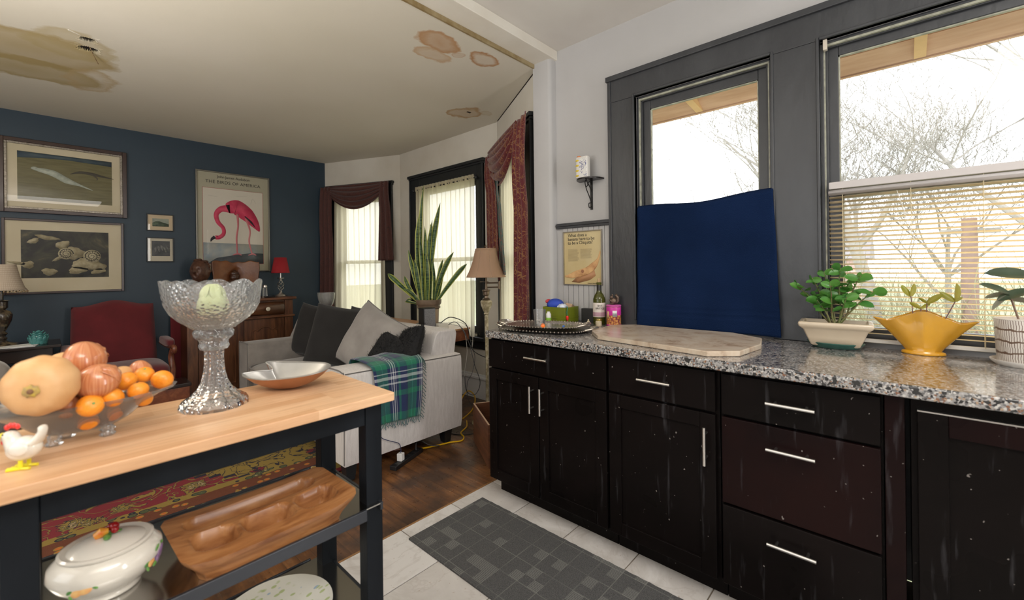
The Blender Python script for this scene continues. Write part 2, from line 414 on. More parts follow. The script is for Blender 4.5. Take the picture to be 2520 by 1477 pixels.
while xs < 2.80:
    yend = 5.37
    ystart = 1.80 if xs < 2.2 else 1.80+(xs+.03-2.24)*1.66+.04
    cut = random.uniform(2.6, 3.9)
    if ystart > 2.4: cut = random.uniform(3.2, 4.0)
    if xs > 2.36: yend = YB-(xs+.03-2.40)*2.37-.02
    for (a, b_) in ((ystart, cut-.0007), (cut+.0007, yend)):
        o = p0_ if first else dupmesh(p0_, fl2)
        first = False; o.location = (xs, (a+b_)/2, 0); o.scale = (1, b_-a, 1)
    xs += PW
struct(Gb(-2.3, 2.24, 1.793, 1.803, -.003, .0035).build('trim_5', mk('brass_threshold_strip', (.25, .13, .05), .5), bev=.001))
# tongue-and-groove boards under the chair rail
g0 = None; y = 1.30
for q in range(9):
    a, b_ = y+.0385*q+.001, y+.0385*(q+1)-.001
    gg = Gb(2.292, 2.30, 0, .0365, .914, 1.52)
    if g0 is None: g0 = gg.build('beadboard', M_white, wr, bev=.003); g0.location = (0, a, 0)
    else: dupmesh(g0, wr, (0, a, 0))
g = G(); g.box(2.272, 2.30, 1.295, 1.69, 1.520, 1.532); g.box(2.280, 2.30, 1.295, 1.69, 1.505, 1.54)
struct(g.build('trim_6', M_black, bev=.003))

# ---------------------------------------------------------------- kitchen windows
def rot_mat(): pass
def sash(F_, a0, a1, z0, z1, d, st, rail_t, rail_b, mat, par, name='sash', th=.035, strip=True):
    g = G(); F_.box(g, a0, a0+st, d-th, d, z0, z1); F_.box(g, a1-st, a1, d-th, d, z0, z1)
    F_.box(g, a0+st, a1-st, d-th, d, z1-rail_t, z1); F_.box(g, a0+st, a1-st, d-th, d, z0, z0+rail_b)
    o = g.build(name, mat, par, W=True, bev=.003)
    g = G(); e = .005
    A0, A1, Z0, Z1 = a0+st, a1-st, z0+rail_b, z1-rail_t
    if strip:
        F_.box(g, A0, A0+e, d-.02, d-.006, Z0, Z1); F_.box(g, A1-e, A1, d-.02, d-.006, Z0, Z1)
        F_.box(g, A0, A1, d-.02, d-.006, Z1-e, Z1)
        g.build('glazing_strip', M_stripe, o, W=True, smooth=False)
    g = G(); F_.box(g, A0, A1, d-.018, d-.015, Z0, Z1); g.build('pane', M_sky_glass, o, W=True, smooth=False)
    return o
def jamb(F_, a0, a1, z0, z1, mat, par, dep=.13, stripes=True):
    g = G(); F_.box(g, a0, a0+.012, -dep, .0, z0, z1); F_.box(g, a1-.012, a1, -dep, 0, z0, z1); F_.box(g, a0, a1, -dep, 0, z1-.012, z1)
    F_.box(g, a0, a1, -dep, .0, z0, z0+.01)
    for aa in (a0+.012, a1-.012-.014): F_.box(g, aa, aa+.014, -.03, -.018, z0, z1-.012)
    F_.box(g, a0+.012, a1-.012, -.03, -.018, z1-.026, z1-.012)
    o = g.build('jamb', mat, par, W=True, bev=.002)
    if stripes:
        g = G()
        for aa in (a0+.012, a1-.017): F_.box(g, aa, aa+.005, -.018, -.003, z0, z1-.012)
        F_.box(g, a0+.012, a1-.012, -.017, -.004, z1-.021, z1-.012)
        g.build('worn_stop', M_stripe, o, W=True, smooth=False)
    return o
def empty_struct(name, loc):
    o = bpy.data.objects.new(name, None); COL.objects.link(o); o.location = loc; o['kind'] = 'structure'; MW[o.name] = Matrix.Translation(loc); return o
w1 = empty_struct('window_1', (2.27, .787, .93)); w2 = empty_struct('window_2', (2.27, -.18, .93))
g = G()
FK.box(g, k(1.29), k(K1[1]), 0, .03, .914, ZT); FK.box(g, k(K1[0]), k(K2[1]), 0, .03, .914, ZT)
FK.box(g, k(K2[0]), k(-.80), 0, .03, .914, ZT)
FK.box(g, k(1.29), k(-.80), 0, .03, ZT, 2.355); FK.box(g, k(1.30), k(-.81), 0, .045, 2.345, 2.375)
g.build('casing', M_black, w1, W=True, bev=.003)
g = G()
FK.box(g, k(1.292), k(1.272), 0, .038, .914, 2.346)
for yy in (K1[1]+.012, K1[0], K2[1]+.012): FK.box(g, k(yy), k(yy-.012), 0, .037, .95, ZT+.012)
for yy in (K1, K2): FK.box(g, k(yy[1]), k(yy[0]), 0, .037, ZT, ZT+.012)
g.build('backband', M_black, w1, W=True, bev=.003)
jamb(FK, k(K1[1]), k(K1[0]), .93, ZT, M_black, w1); jamb(FK, k(K2[1]), k(K2[0]), .93, ZT, M_black, w2)
sash(FK, k(K1[1]-.015), k(K1[0]+.015), 1.50, ZT-.012, -.035, .05, .06, .04, M_black, w1)
sash(FK, k(K1[1]-.027), k(K1[0]+.027), .94, 1.56, -.008, .045, .04, .06, M_black, w1)
sash(FK, k(K2[1]-.015), k(K2[0]+.015), 1.54, ZT-.012, -.035, .045, .05, .04, M_black, w2)
sash(FK, k(K2[1]-.027), k(K2[0]+.027), .94, 1.59, -.008, .045, .04, .05, M_black, w2)
# ---------------------------------------------------------------- bay windows
def baywin(name, F_, a0, a1, o0, o1, ztop, par_loc, zb=.60):
    w = empty_struct(name, par_loc)
    g = G(); F_.box(g, a0, o0, 0, .022, zb, ztop); F_.box(g, o1, a1, 0, .022, zb, ztop); F_.box(g, o0, o1, 0, .022, 2.14, ztop)
    F_.box(g, a0-.02, a1+.02, 0, .045, ztop-.03, ztop); F_.box(g, a0-.01, a1+.01, 0, .034, ztop-.05, ztop-.03)
    F_.box(g, a0, a0+.018, 0, .034, zb, ztop-.04); F_.box(g, a1-.018, a1, 0, .034, zb, ztop-.04)
    g.build('casing', M_blackbay, w, W=True, bev=.004)
    g = G(); F_.box(g, a0-.03, a1+.03, 0, .075, zb-.035, zb); F_.box(g, a0, a1, 0, .025, zb-.12, zb-.035)
    g.build('window_sill', M_blackbay, w, W=True, bev=.006)
    jamb(F_, o0, o1, .62, 2.14, M_blackbay, w, .11, False)
    sash(F_, o0+.012, o1-.012, 1.33, 2.128, -.05, .04, .05, .03, M_blackbay, w, strip=False)
    sash(F_, o0+.02, o1-.02, .63, 1.37, -.02, .04, .04, .06, M_blackbay, w, strip=False)
    return w
baywin('window_3', FC, .07, .99, .24, .82, 2.335, FC.P(.53, 0, .6))
baywin('window_4', FB, .17, 1.37, .28, 1.19, 2.30, FB.P(.75, 0, .6))
baywin('window_5', FA, .10, 1.06, .24, .90, 2.30, FA.P(.58, 0, .6))
# ---------------------------------------------------------------- outside
M_grass = mk('spring_grass', (.20, .22, .11), .9, col2=(.27, .27, .17), ns=1.5)
M_bark = mk('grey_bark', (.27, .25, .22), .9, col2=(.36, .33, .29), ns=8)
M_eave = mk('weathered_soffit_wood', (.62, .38, .23), .7, col2=(.50, .28, .15), ns=3, nsc=(8, 1, 8))
M_raft = mk('pale_rafter_wood', (.72, .45, .2), .7, col2=(.6, .36, .15), ns=6)
struct(Gb(2.6, 90, -70, 70, -1.5, -1.4).build('ground', M_grass, smooth=False))
ev = thing('roof_eave', 'weathered orange-brown wooden eave with rafter ends above the kitchen windows outside', 'eave', (2.5, .4, 2.5))
for q in range(4):
    x0 = 2.45+.127*q; z = 2.50-.22*(x0-2.45)/.5
    gg = G().add([(x0, -2.2, z), (x0+.122, -2.2, z-.054), (x0+.122, 1.62, z-.054), (x0, 1.62, z), (x0, -2.2, z+.02), (x0+.122, -2.2, z-.034), (x0+.122, 1.62, z-.034), (x0, 1.62, z+.02)],
                 [(0, 1, 2, 3), (7, 6, 5, 4), (0, 4, 5, 1), (1, 5, 6, 2), (2, 6, 7, 3), (3, 7, 4, 0)])
    gg.build('soffit_board', M_eave, ev, W=True, smooth=False)
Gb(2.955, 2.98, -2.2, 1.62, 2.27, 2.42).build('fascia', M_eave, ev, W=True)
for yy in (-1.63, -1.1, -.57, -.065, .465, .995, 1.5):
    y0, y1 = yy-.022, yy+.022
    G().add([(2.72, y0, 2.30), (2.95, y0, 2.275), (2.95, y1, 2.275), (2.72, y1, 2.30), (2.72, y0, 2.40), (2.95, y0, 2.30), (2.95, y1, 2.30), (2.72, y1, 2.40)],
            [(0, 3, 2, 1), (4, 5, 6, 7), (0, 1, 5, 4), (1, 2, 6, 5), (2, 3, 7, 6), (3, 0, 4, 7)]).build('rafter', M_raft, ev, W=True, smooth=False)
def tree(label, base, h, r0, seed, lean, nmain, group=None, mat=M_bark, twig=.010):
    rnd = random.Random(seed); t = thing('bare_tree', label, 'tree', base, 0, group)
    trunk = G(); br = G(); buds = G()
    def limb(p, d, L, r, lvl):
        n = 6 if lvl < 2 else 4; pts = [p.copy()]; rs = [r]; q = p.copy(); dd = d.copy()
        for i in range(n):
            dd = (dd+V((rnd.uniform(-1, 1), rnd.uniform(-1, 1), rnd.uniform(-.5, .8)))*(.10+.07*lvl)).normalized()
            q = q+dd*L/n; pts.append(q.copy()); rs.append(max(twig*.4, r*(1-.62*(i+1)/n)))
        (trunk if lvl == 0 else br).tube(pts, rs, 6 if lvl < 2 else 3)
        if lvl >= 5: return
        m = [nmain, 5, 5, 4, 3][lvl]
        for i in range(m):
            f = rnd.uniform(.35, 1) if lvl else rnd.uniform(.3, 1)
            ii = min(n, max(1, round(f*n))); a = rnd.uniform(0, 2*PI)
            side = V((cos(a), sin(a), 0)); nd = (dd*.7+side*rnd.uniform(.5, 1.1)+V((0, 0, .25))).normalized()
            limb(pts[ii], nd, L*rnd.uniform(.5, .75), max(twig*.5, rs[ii]*.55), lvl+1)
    limb(V((0, 0, 0)), V((lean, lean*.5, 1)).normalized(), h*.5, r0, 0)
    trunk.build('trunk', mat, t); o = br.build('branches', mat, t); o['kind'] = 'stuff'
    return t
tree('grey bare tree seen in the middle of the right kitchen window', (12.0, .4, -1.4), 9, .20, 3, .08, 7)
tree('tall bare tree at the right edge of the right kitchen window', (11.0, -2.2, -1.4), 10, .20, 8, -.05, 7)
tree('slender bare tree seen through the left kitchen window', (15, 3.3, -1.4), 9.5, .16, 12, .02, 6)
tree('small distant bare tree left of the blind outside', (18.0, 2.0, -1.4), 8, .18, 21, .1, 6)
tree('thin bare sapling between the big trees outside the right window', (14.0, -.8, -1.4), 7, .10, 33, .03, 8)
def thicket(label, base, h, seed, n):
    rnd = random.Random(seed); t = thing('bare_shrub', label, 'shrub', base); g = G()
    for i in range(n):
        p = V((rnd.uniform(-.8, .8), rnd.uniform(-1.6, 1.6), 0)); d = V((rnd.uniform(-.5, .5), rnd.uniform(-.6, .6), 1)).normalized(); L = h*rnd.uniform(.5, 1)
        pts = [p]
        for k_ in range(5): d = (d+V((rnd.uniform(-.3, .3), rnd.uniform(-.3, .3), rnd.uniform(-.2, .2)))).normalized(); pts.append(pts[-1]+d*L/5)
        g.tube(pts, [.022, .018, .014, .010, .007, .004], 3)
        for k_ in range(5):
            q = pts[rnd.randint(1, 5)]; d2 = (d+V((rnd.uniform(-1, 1), rnd.uniform(-1, 1), rnd.uniform(-.3, .8)))).normalized(); g.tube([q, q+d2*L*.18, q+d2*L*.3+V((0, 0, .08))], [.009, .006, .003], 3)
    o = g.build('twigs', M_olivetw, t); o['kind'] = 'stuff'
M_olivetw = mk('olive_budding_twig', (.25, .25, .14), .9, col2=(.32, .30, .20), ns=4)
thicket('budding olive thicket left of the pole outside', (11.5, .4, -1.4), 2.8, 1, 90)
thicket('budding olive thicket right of the pole outside', (12.5, -2.0, -1.4), 2.6, 2, 90)
thicket('distant budding thicket at the left of the right window', (16, 2.0, -1.4), 3.0, 3, 80)
p = thing('utility_pole', 'brown wooden utility pole standing behind the blind outside', 'pole', (12, -.92, -1.4))
G().lathe([(.13, 0), (.12, 3.0), (.11, 3.5)], 10).build('post', mk('faded_red_wood', (.30, .21, .18), .9, col2=(.26, .18, .15), ns=5), p)
Gb(-.05, .05, -.4, .4, 3.2, 3.3).build('cross_arm', M_bark, p)
h = thing('house', 'pale pink low house with a grey roof far behind the trees', 'house', (38, 7, -1.4))
Gb(-3, 3, -5, 5, 0, 3).build('wall', mk('pinkish_siding', (.55, .38, .34), .9), h)
G().add([(-3.4, -5.4, 3), (3.4, -5.4, 3), (3.4, 5.4, 3), (-3.4, 5.4, 3), (0, -5.4, 5), (0, 5.4, 5)], [(0, 4, 5, 3), (1, 2, 5, 4), (0, 1, 4), (2, 3, 5), (0, 3, 2, 1)]).build('roof', mk('grey_shingles', (.22, .2, .2), .9), h)
for yy in (-3, 0, 3): Gb(-3.05, -3, yy-.5, yy+.5, 1, 2.2).build('window', mk('dark_far_glass', (.1, .12, .14), .2), h)

# ---------------------------------------------------------------- worktop and cabinets
def granite():
    t = NT('speckled_granite_laminate'); v = t.obj()
    q = t.new('ShaderNodeTexVoronoi', i_Vector=v, i_Scale=210.0); q.distance = 'EUCLIDEAN'
    r = t.sep(q.outputs['Color'])[0]
    c = t.ramp(r, [(0, (.03, .03, .032)), (.12, (.13, .128, .13)), (.34, (.26, .255, .25)), (.6, (.36, .35, .34)), (.8, (.5, .49, .47)), (.90, (.20, .10, .06)), (.95, (.36, .26, .18))], 'CONSTANT')
    q2 = t.new('ShaderNodeTexVoronoi', i_Vector=v, i_Scale=105.0); r2 = t.sep(q2.outputs['Color'])[1]
    c = t.mix(t.ramp(r2, [(0, (0, 0, 0)), (.86, (1, 1, 1))], 'CONSTANT'), c, (.03, .03, .03))
    t.P('Base Color', c); t.P('Roughness', .17); t.P('Coat Weight', .6); t.P('Coat Roughness', .1); return t.mat
M_gran = granite()
ct = G().prism([(1.62, -1.3), (2.268, -1.3), (2.268, 1.695), (2.236, 1.70), (1.632, 1.703), (1.632, 1.5)], .876, .914)
solo(ct, 'countertop', M_gran, 'long grey, black and brown speckled granite-look countertop under the kitchen windows', 'countertop', bev=.006)
def cabmat(name, c1, c2, sp=.62):
    t = NT(name); v = t.pos(); n = t.noise(v, 3.2, 3).outputs[0]
    c = t.ramp(n, [(.3, c1), (.7, c2)])
    s_ = t.noise(v, 70, 1).outputs[0]; c = t.mix(t.ramp(s_, [(.765, (0, 0, 0)), (.79, (.6, .6, .6))]), c, (.3, .27, .25))
    sm = t.noise(t.new('ShaderNodeMapping', i_Vector=v, i_Scale=(1, 9, .9)).outputs[0], 4, 4).outputs[0]
    c = t.mix(t.math('MULTIPLY', t.ramp(sm, [(.62, (0, 0, 0)), (.8, (1, 1, 1))]), .18), c, (.2, .2, .22))
    t.P('Base Color', c); t.P('Roughness', t.ramp(n, [(.3, (.25,)*3), (.7, (.4,)*3)])); t.P('Specular IOR Level', .07); return t.mat
M_cab = cabmat('espresso_black_cabinet', (.0045, .0036, .0034), (.007, .0048, .0045))
M_cabr = cabmat('reddish_espresso_cabinet', (.007, .0038, .004), (.014, .0055, .005))
M_steel = mk('brushed_nickel', (.62, .60, .57), .28, 1)
XF = 1.655
def handle(par, y0, y1, z0, z1, lab=None):
    g = G(); xh = XF-.032; v_ = abs(z1-z0) > abs(y1-y0)
    g.tube([(xh, y0, z0), (xh, y1, z1)], .006, 10)
    for t_ in (.18, .82):
        yy, zz = lerp(y0, y1, t_), lerp(z0, z1, t_); g.tube([(xh, yy, zz), (XF, yy, zz)], .0042, 8)
    return g.build('handle', M_steel, par, W=True)
def shaker(par, y0, y1, z0, z1, mat, fr=.055, name='door', top=None):
    g = G(); g.box(XF, XF+.02, y0, y0+fr, z0, z1); g.box(XF, XF+.02, y1-fr, y1, z0, z1)
    g.box(XF, XF+.02, y0+fr, y1-fr, z0, z0+fr)
    if not top: g.box(XF, XF+.02, y0+fr, y1-fr, z1-fr, z1)
    o = g.build(name, mat, par, W=True, bev=.002)
    if top: Gb(XF, XF+.02, y0+fr, y1-fr, z1-fr, z1).build('rail', top, o, W=True, bev=.002)
    Gb(XF+.009, XF+.018, y0+fr-.004, y1-fr+.004, z0+fr-.004, z1-fr+.004).build('panel', mat, o, W=True)
    return o
def cab(label, y0, y1):
    c = thing('base_cabinet', label, 'cabinet', (1.98, (y0+y1)/2, 0))
    g = Gb(XF+.022, 2.24, y0+.001, y1-.001, .10, .874); g.build('body', M_cab, c, W=True)
    Gb(1.742, 1.76, y0+.001, y1-.001, 0, .10).build('toe_kick', M_cab, c, W=True)
    return c
c = cab('black base cabinet at the far end with one drawer above two doors', .963, 1.700)
d = Gb(XF, XF+.02, .968, 1.698, .714, .864).build('drawer', M_cab, c, W=True, bev=.0025); handle(d, 1.414, 1.272, .803, .803)
d = shaker(c, .968, 1.345, .104, .706, M_cab); handle(d, 1.317, 1.317, .662, .532)
d = shaker(c, 1.350, 1.698, .104, .706, M_cab); handle(d, 1.382, 1.382, .664, .530)
c = cab('black base cabinet between the two-door and the three-drawer cabinets', .505, .961)
d = Gb(XF, XF+.02, .517, .955, .716, .864).build('drawer', M_cab, c, W=True, bev=.0025); handle(d, .808, .672, .795, .795)
d = shaker(c, .517, .955, .104, .706, M_cab); handle(d, .547, .547, .662, .523)
c = cab('black base cabinet with a stack of three wide drawers and bar handles', .05, .503)
for i_, (z0, z1, mt, hz) in enumerate(((.716, .862, M_cab, .792), (.398, .707, M_cabr, .638), (.104, .389, M_cab, .322))):
    d = Gb(XF, XF+.02, .057, .495, z0, z1).build('drawer', mt, c, W=True, bev=.0025); handle(d, .348, .212, hz, hz)
solo(Gb(XF+.004, 2.2, .004, .048, 0.1, .874), 'filler_strip', M_cabr, 'narrow reddish black filler strip right of the three-drawer cabinet', 'filler', bev=.002)
c = cab('black base cabinet at the right edge with a tall shaker door', -.72, -.008)
for o in list(c.children):
    pass
shaker(c, -.60, -.022, .104, .84, M_cab, fr=.062, top=M_cabr)
g = Gb(XF-.001, XF+.021, -.6, -.022, .838, .8415); g.build('edge_strip', M_steel, c, W=True)

# ---------------------------------------------------------------- butcher-block cart
def butcher():
    t = NT('butcher_block_maple'); v = t.obj(); s = t.sep(v)
    row = t.math('FLOOR', t.math('DIVIDE', s[1], .042))
    off = t.math('MULTIPLY', t.math('FRACT', t.math('MULTIPLY', row, .618)), .5)
    col = t.math('FLOOR', t.math('DIVIDE', t.math('ADD', s[0], off), .31))
    cell = t.new('ShaderNodeCombineXYZ', i_0=row, i_1=col, i_2=t.math('FLOOR', t.math('DIVIDE', s[2], .5))).outputs[0]
    wn = t.new('ShaderNodeTexWhiteNoise', i_Vector=cell).outputs['Value']
    c = t.ramp(wn, [(0, (.62, .36, .19)), (.4, (.70, .43, .24)), (.8, (.76, .50, .30)), (1, (.66, .39, .21))])
    gr = t.noise(t.new('ShaderNodeMapping', i_Vector=v, i_Scale=(2.5, 45, 30)).outputs[0], 2.5, 5, .6).outputs[0]
    c = t.mix(t.math('MULTIPLY', t.ramp(gr, [(.45, (0, 0, 0)), (.7, (1, 1, 1))]), .38), c, (.36, .16, .06))
    t.P('Base Color', c); t.P('Roughness', .38); return t.mat
M_butch = butcher()
M_cart = mk('black_painted_cart_wood', (.006, .0075, .0095), .45, spec=.1, col2=(.011, .0135, .017), ns=6, nsc=(1, 1, .3), bump=.1, bs=40)
M_shelf = mk('stainless_shelf', (.55, .54, .52), .14, 1, bump=.03, bs=6)
M_shelfm = mk('dark_shelf_bracket', (.05, .055, .065), .3, .6)
ca = thing('kitchen_cart', 'black kitchen cart with a butcher-block top and two steel shelves', 'cart', (.3, 1.29, 0))
o = Gb(-.12, .682, 1.092, 1.49, .875, .90).build('butcher_block_top', M_butch, ca, W=True, bev=.003)
G().ell((-.045, 1.094, .886), .006, .0015, .003).build('knot', mk('dark_wood_knot', (.08, .04, .03), .6), o, W=True)
for (x0, x1) in ((-.056, -.009), (.612, .662)):
    for (y0, y1) in ((1.13, 1.175), (1.425, 1.47)):
        Gb(x0, x1, y0, y1, 0, .875).build('leg', M_cart, ca, W=True, bev=.003)
g = Gb(-.009, .612, 1.134, 1.152, .812, .8745); g.build('apron', M_cart, ca, W=True, bev=.002)
Gb(-.009, .612, 1.448, 1.466, .812, .8745).build('apron', M_cart, ca, W=True, bev=.002)
for x in (-.045, .628): Gb(x, x+.018, 1.175, 1.425, .812, .8745).build('apron', M_cart, ca, W=True, bev=.002)
for z in (.585, .278):
    s_ = Gb(-.05, .655, 1.115, 1.485, z-.004, z)
    o = s_.build('shelf', M_shelf, ca, W=True, bev=.001)
    for (y0, y1) in ((1.104, 1.113), (1.486, 1.494)):
        Gb(-.02, .600, y0, y1, z-.028, z+.004).build('shelf_rail', M_shelfm, o, W=True, bev=.002)
    for x in (-.05, .65): Gb(x-.004, x+.004, 1.114, 1.486, z-.02, z+.002).build('shelf_rail', M_shelfm, o, W=True, bev=.001)
# ---------------------------------------------------------------- things on the cart
def crystalmat(name, bumpy=.6):
    t = NT(name); t.P('Base Color', (.97, .98, 1)); t.P('Roughness', .03); t.P('Transmission Weight', 1.0); t.P('IOR', 1.45)
    if bumpy:
        q = t.new('ShaderNodeTexVoronoi', i_Vector=t.obj(), i_Scale=90.0); t.bump(q.outputs['Distance'], bumpy, .004)
    return t.mat
def thincrys(name, bumpy, white, mx=.95):
    t = NT(name); t.n.remove(t.b); nv = None
    if bumpy:
        q = t.new('ShaderNodeTexVoronoi', i_Vector=t.obj(), i_Scale=120.0); bq = t.new('ShaderNodeBump', i_Height=q.outputs['Distance'], i_Strength=bumpy, i_Distance=.004); nv = bq.outputs[0]
    tr = t.new('ShaderNodeBsdfTransparent', i_Color=(.97, .98, .98, 1)); gl = t.new('ShaderNodeBsdfGlossy', i_Roughness=.05); fr = t.new('ShaderNodeFresnel', i_IOR=1.55)
    df = t.new('ShaderNodeBsdfDiffuse', i_Color=(.9, .92, .93, 1)); tl = t.new('ShaderNodeBsdfTranslucent', i_Color=(.9, .92, .93, 1))
    if nv:
        for z in (gl, fr, df): t.t.links.new(nv, z.inputs['Normal'])
    dd = t.new('ShaderNodeMixShader', i_0=.5, i_1=df.outputs[0], i_2=tl.outputs[0])
    lw = t.new('ShaderNodeLayerWeight', i_Blend=.35).outputs['Facing']
    m1 = t.new('ShaderNodeMixShader', i_0=t.math('MULTIPLY', t.math('ADD', lw, .25), white), i_1=tr.outputs[0], i_2=dd.outputs[0])
    m2 = t.new('ShaderNodeMixShader', i_0=t.math('MULTIPLY', fr.outputs[0], mx), i_1=m1.outputs[0], i_2=gl.outputs[0])
    t.t.links.new(m2.outputs[0], t.out.inputs[0]); return t.mat
M_crys = thincrys('cut_crystal', .6, .42); M_glass = thincrys('clear_glass', 0, .34)
gb = thing('footed_crystal_bowl', 'tall footed cut-crystal bowl standing on the butcher-block cart top', 'bowl', (.303, 1.355, .90))
def scal(a, r, z, j):
    n = 10
    if z > .20 and r > .04:
        k_ = smooth01((z-.20)/.13); s_ = abs(cos(a*n/2)); return r*(1+.02*k_*s_), z+k_*(.016*s_-.016)
    return r*(1+.012*cos(a*40)), z
outer = [(.046, .205), (.055, .213), (.074, .228), (.092, .25), (.103, .277), (.109, .305), (.112, .333)]
inner = [(.108, .334), (.105, .305), (.098, .277), (.086, .252), (.068, .233), (.045, .219), (.01, .214)]
def cut(a, r, z, j):
    r, z2 = scal(a, r, z, j)
    if j < 6:                                   # fans, mitre cuts and vertical flutes in relief
        f = a*10/(2*PI) % 1
        rel = .0024*max(0, cos((f-.5)*2*PI*6))*(1 if abs(f-.5) < .22 else 0)
        if abs(f-.5) >= .22:
            dx, dz = (f if f < .5 else f-1)*.055, (z-.285); an = math.atan2(dz, dx); rel = .0022*cos(an*14)*max(0, 1-math.hypot(dx, dz)*20)
        r += rel
    return r, z2
G().lathe([(.02, .205)]+outer+inner, 200, mod=cut).build('bowl', M_crys, gb, ang=60)
g = G().lathe([(.030, .150), (.034, .158), (.031, .167), (.033, .174), (.043, .184), (.045, .195), (.040, .205), (.02, .2055)], 60,
              mod=lambda a, r, z, j: (r*(1+.035*(1 if (int(a*30/PI)+j) % 2 else -1)), z))
g.build('beaded_collar', M_crys, gb, ang=15)
def flute(a, r, z, j): return r*(1+.06*cos(a*12)*(1 if r < .075 else .25)), z
G().lathe([(.022, .1505), (.021, .13), (.0215, .11), (.0245, .085), (.029, .065), (.038, .045), (.052, .03), (.07, .017), (.078, .008), (.078, 0), (.05, 0), (.01, .012)], 96, mod=flute).build('foot', M_crys, gb, ang=50)
M_pale = mk('pale_green_wax', (.52, .58, .27), .45, col2=(.60, .64, .38), ns=12)
g = G().ell((0, 0, .045), .036, .036, .045, 20, 12, mod=lambda d: 1+.05*cos(math.atan2(d.y, d.x)*5))
for a in range(6):
    aa = a*PI/3; 
    st = len(g.v); g.ell((0, 0, 0), .024, .006, .026, 10, 8); g.xf(Matrix.Translation((cos(aa)*.017, sin(aa)*.017, .082)) @ Matrix.Rotation(aa+PI/2, 4, 'Z') @ Matrix.Rotation(-.35, 4, 'X'), st)
o = g.build('pale_green_gourd', M_pale, loc=(.301, 1.352, 1.116)); tag(o, 'pale green lobed gourd sitting inside the footed crystal bowl', 'gourd')
# fruit bowl
fb = thing('glass_fruit_bowl', 'clear glass footed fruit bowl on the cart heaped with squash, onions and tangerines', 'bowl', (.055, 1.31, .90))
prof = [(.03, .019), (.055, .022), (.078, .035), (.095, .052), (.13, .075), (.158, .085), (.16, .088), (.156, .089), (.128, .079), (.092, .056), (.075, .039), (.053, .026), (.02, .0235)]
G().lathe(prof, 64, sx=1, sy=.62, mod=lambda a, r, z, j: (r*(1+.012*cos(a*16)*(1 if r > .1 else 0)), z)).build('bowl', M_glass, fb, ang=60)
for a in (.7, 2.1, 3.6, 5.5):
    G().lathe([(.0, 0), (.010, 0), (.013, .004), (.008, .012), (.009, .021), (.003, .0245)], 12, mod=lambda a_, r, z, j: (r*(1+.12*cos(a_*6)), z)).build('foot', M_crys, fb, loc=(cos(a)*.05, sin(a)*.032, 0))
def squashmat():
    t = NT('butternut_skin'); v = t.obj(); a = t.noise(v, 18, 3).outputs[0]
    t.P('Base Color', t.ramp(a, [(.3, (.62, .33, .13)), (.7, (.70, .42, .20))])); t.P('Roughness', .45); t.bump(t.noise(v, 60, 2).outputs[0], .08, .005); return t.mat
M_sq = squashmat(); M_stem = mk('dry_yellow_stem', (.52, .36, .06), .7, col2=(.3, .2, .1), ns=90)
sq = thing('butternut_squash', 'large pale tan butternut squash, blossom end outward, at the left of the fruit bowl', 'squash', (-.005, 1.215, 1.042))
g = G().ell((0, 0, 0), .0535, .053, .056, 48, 24, mod=lambda d: 1+.018*cos(math.atan2(d.x, d.z)*10)*abs(1-d.y*d.y)-.12*math.exp(-((d.y+1)**2)*30))
g.xf(Matrix.Rotation(-.28, 4, 'Z')); g.build('flesh', M_sq, sq)
g = G().ell((0, 0, 0), .012, .004, .011, 16, 8, mod=lambda d: 1+.15*cos(math.atan2(d.x, d.z)*7)); 
g.xf(Matrix.Rotation(-.28, 4, 'Z') @ Matrix.Translation((0, -.0478, 0))); g.build('blossom_scar', M_stem, sq)
G().ell((0, 0, 0), .005, .003, .005).xf(Matrix.Rotation(-.28, 4, 'Z') @ Matrix.Translation((0, -.051, 0))).build('scar_centre', mk('brown_scar', (.2, .1, .05), .9), sq)
g = G().ell((0, 0, 0), .036, .05, .036, 20, 12); g.build('neck', M_sq, sq, loc=(.02, .06, -.018))
def onionmat():
    t = NT('copper_onion_skin'); v = t.obj(); s = t.sep(v); an = t.math('ARCTAN2', s[1], s[0])
    n = t.noise(t.new('ShaderNodeCombineXYZ', i_0=t.math('MULTIPLY', an, 6), i_1=t.math('MULTIPLY', s[2], 8), i_2=0).outputs[0], 1.6, 4).outputs[0]
    t.P('Base Color', t.ramp(n, [(.3, (.42, .13, .05)), (.5, (.52, .19, .08)), (.7, (.62, .30, .14))])); t.P('Roughness', .22); t.P('Coat Weight', .3); return t.mat
M_on = onionmat(); M_onroot = mk('onion_root', (.62, .42, .22), .9)
def onion(label, c, r, rx, rz_, flat=.88, peel=True):
    t = thing('onion', label, 'onion', c, 0, 'onions in the fruit bowl')
    R_ = Matrix.Rotation(rz_, 4, 'Z') @ Matrix.Rotation(rx, 4, 'X')
    G().ell((0, 0, 0), r*1.08, r*1.08, r*flat, 32, 18, mod=lambda d: 1+.10*max(0, d.z)**10+.05*max(0, -d.z)**12).xf(R_).build('bulb', M_on, t)
    g = G()
    for i in range(14):
        a = random.uniform(0, 2*PI); g.tube([(0, 0, -r*.86), (cos(a)*.004, sin(a)*.004, -r*.98)], .0012, 4)
    g.ell((0, 0, -r*.88), .005, .005, .002); g.xf(R_).build('roots', M_onroot, t)
    if peel:
        g = G().grid(lambda u, v: (cos(u*1.1-.3)*r*1.10*sin(.3+v*1.2), sin(u*1.1-.3)*r*1.10*sin(.3+v*1.2)+.001*sin(u*20), (cos(.3+v*1.2)*r*flat*1.06+.0015*sin(u*9+v*6))), 14, 10)
        g.xf(R_).build('loose_skin', M_on, t, solid=.0004)
onion('copper-skinned onion on top of the heap, peeling at its right side', (.058, 1.30, 1.069), .037, 1.25, 1.0)
onion('copper-skinned onion in front with its root end facing down left', (.074, 1.245, 1.030), .0345, .75, -.35)
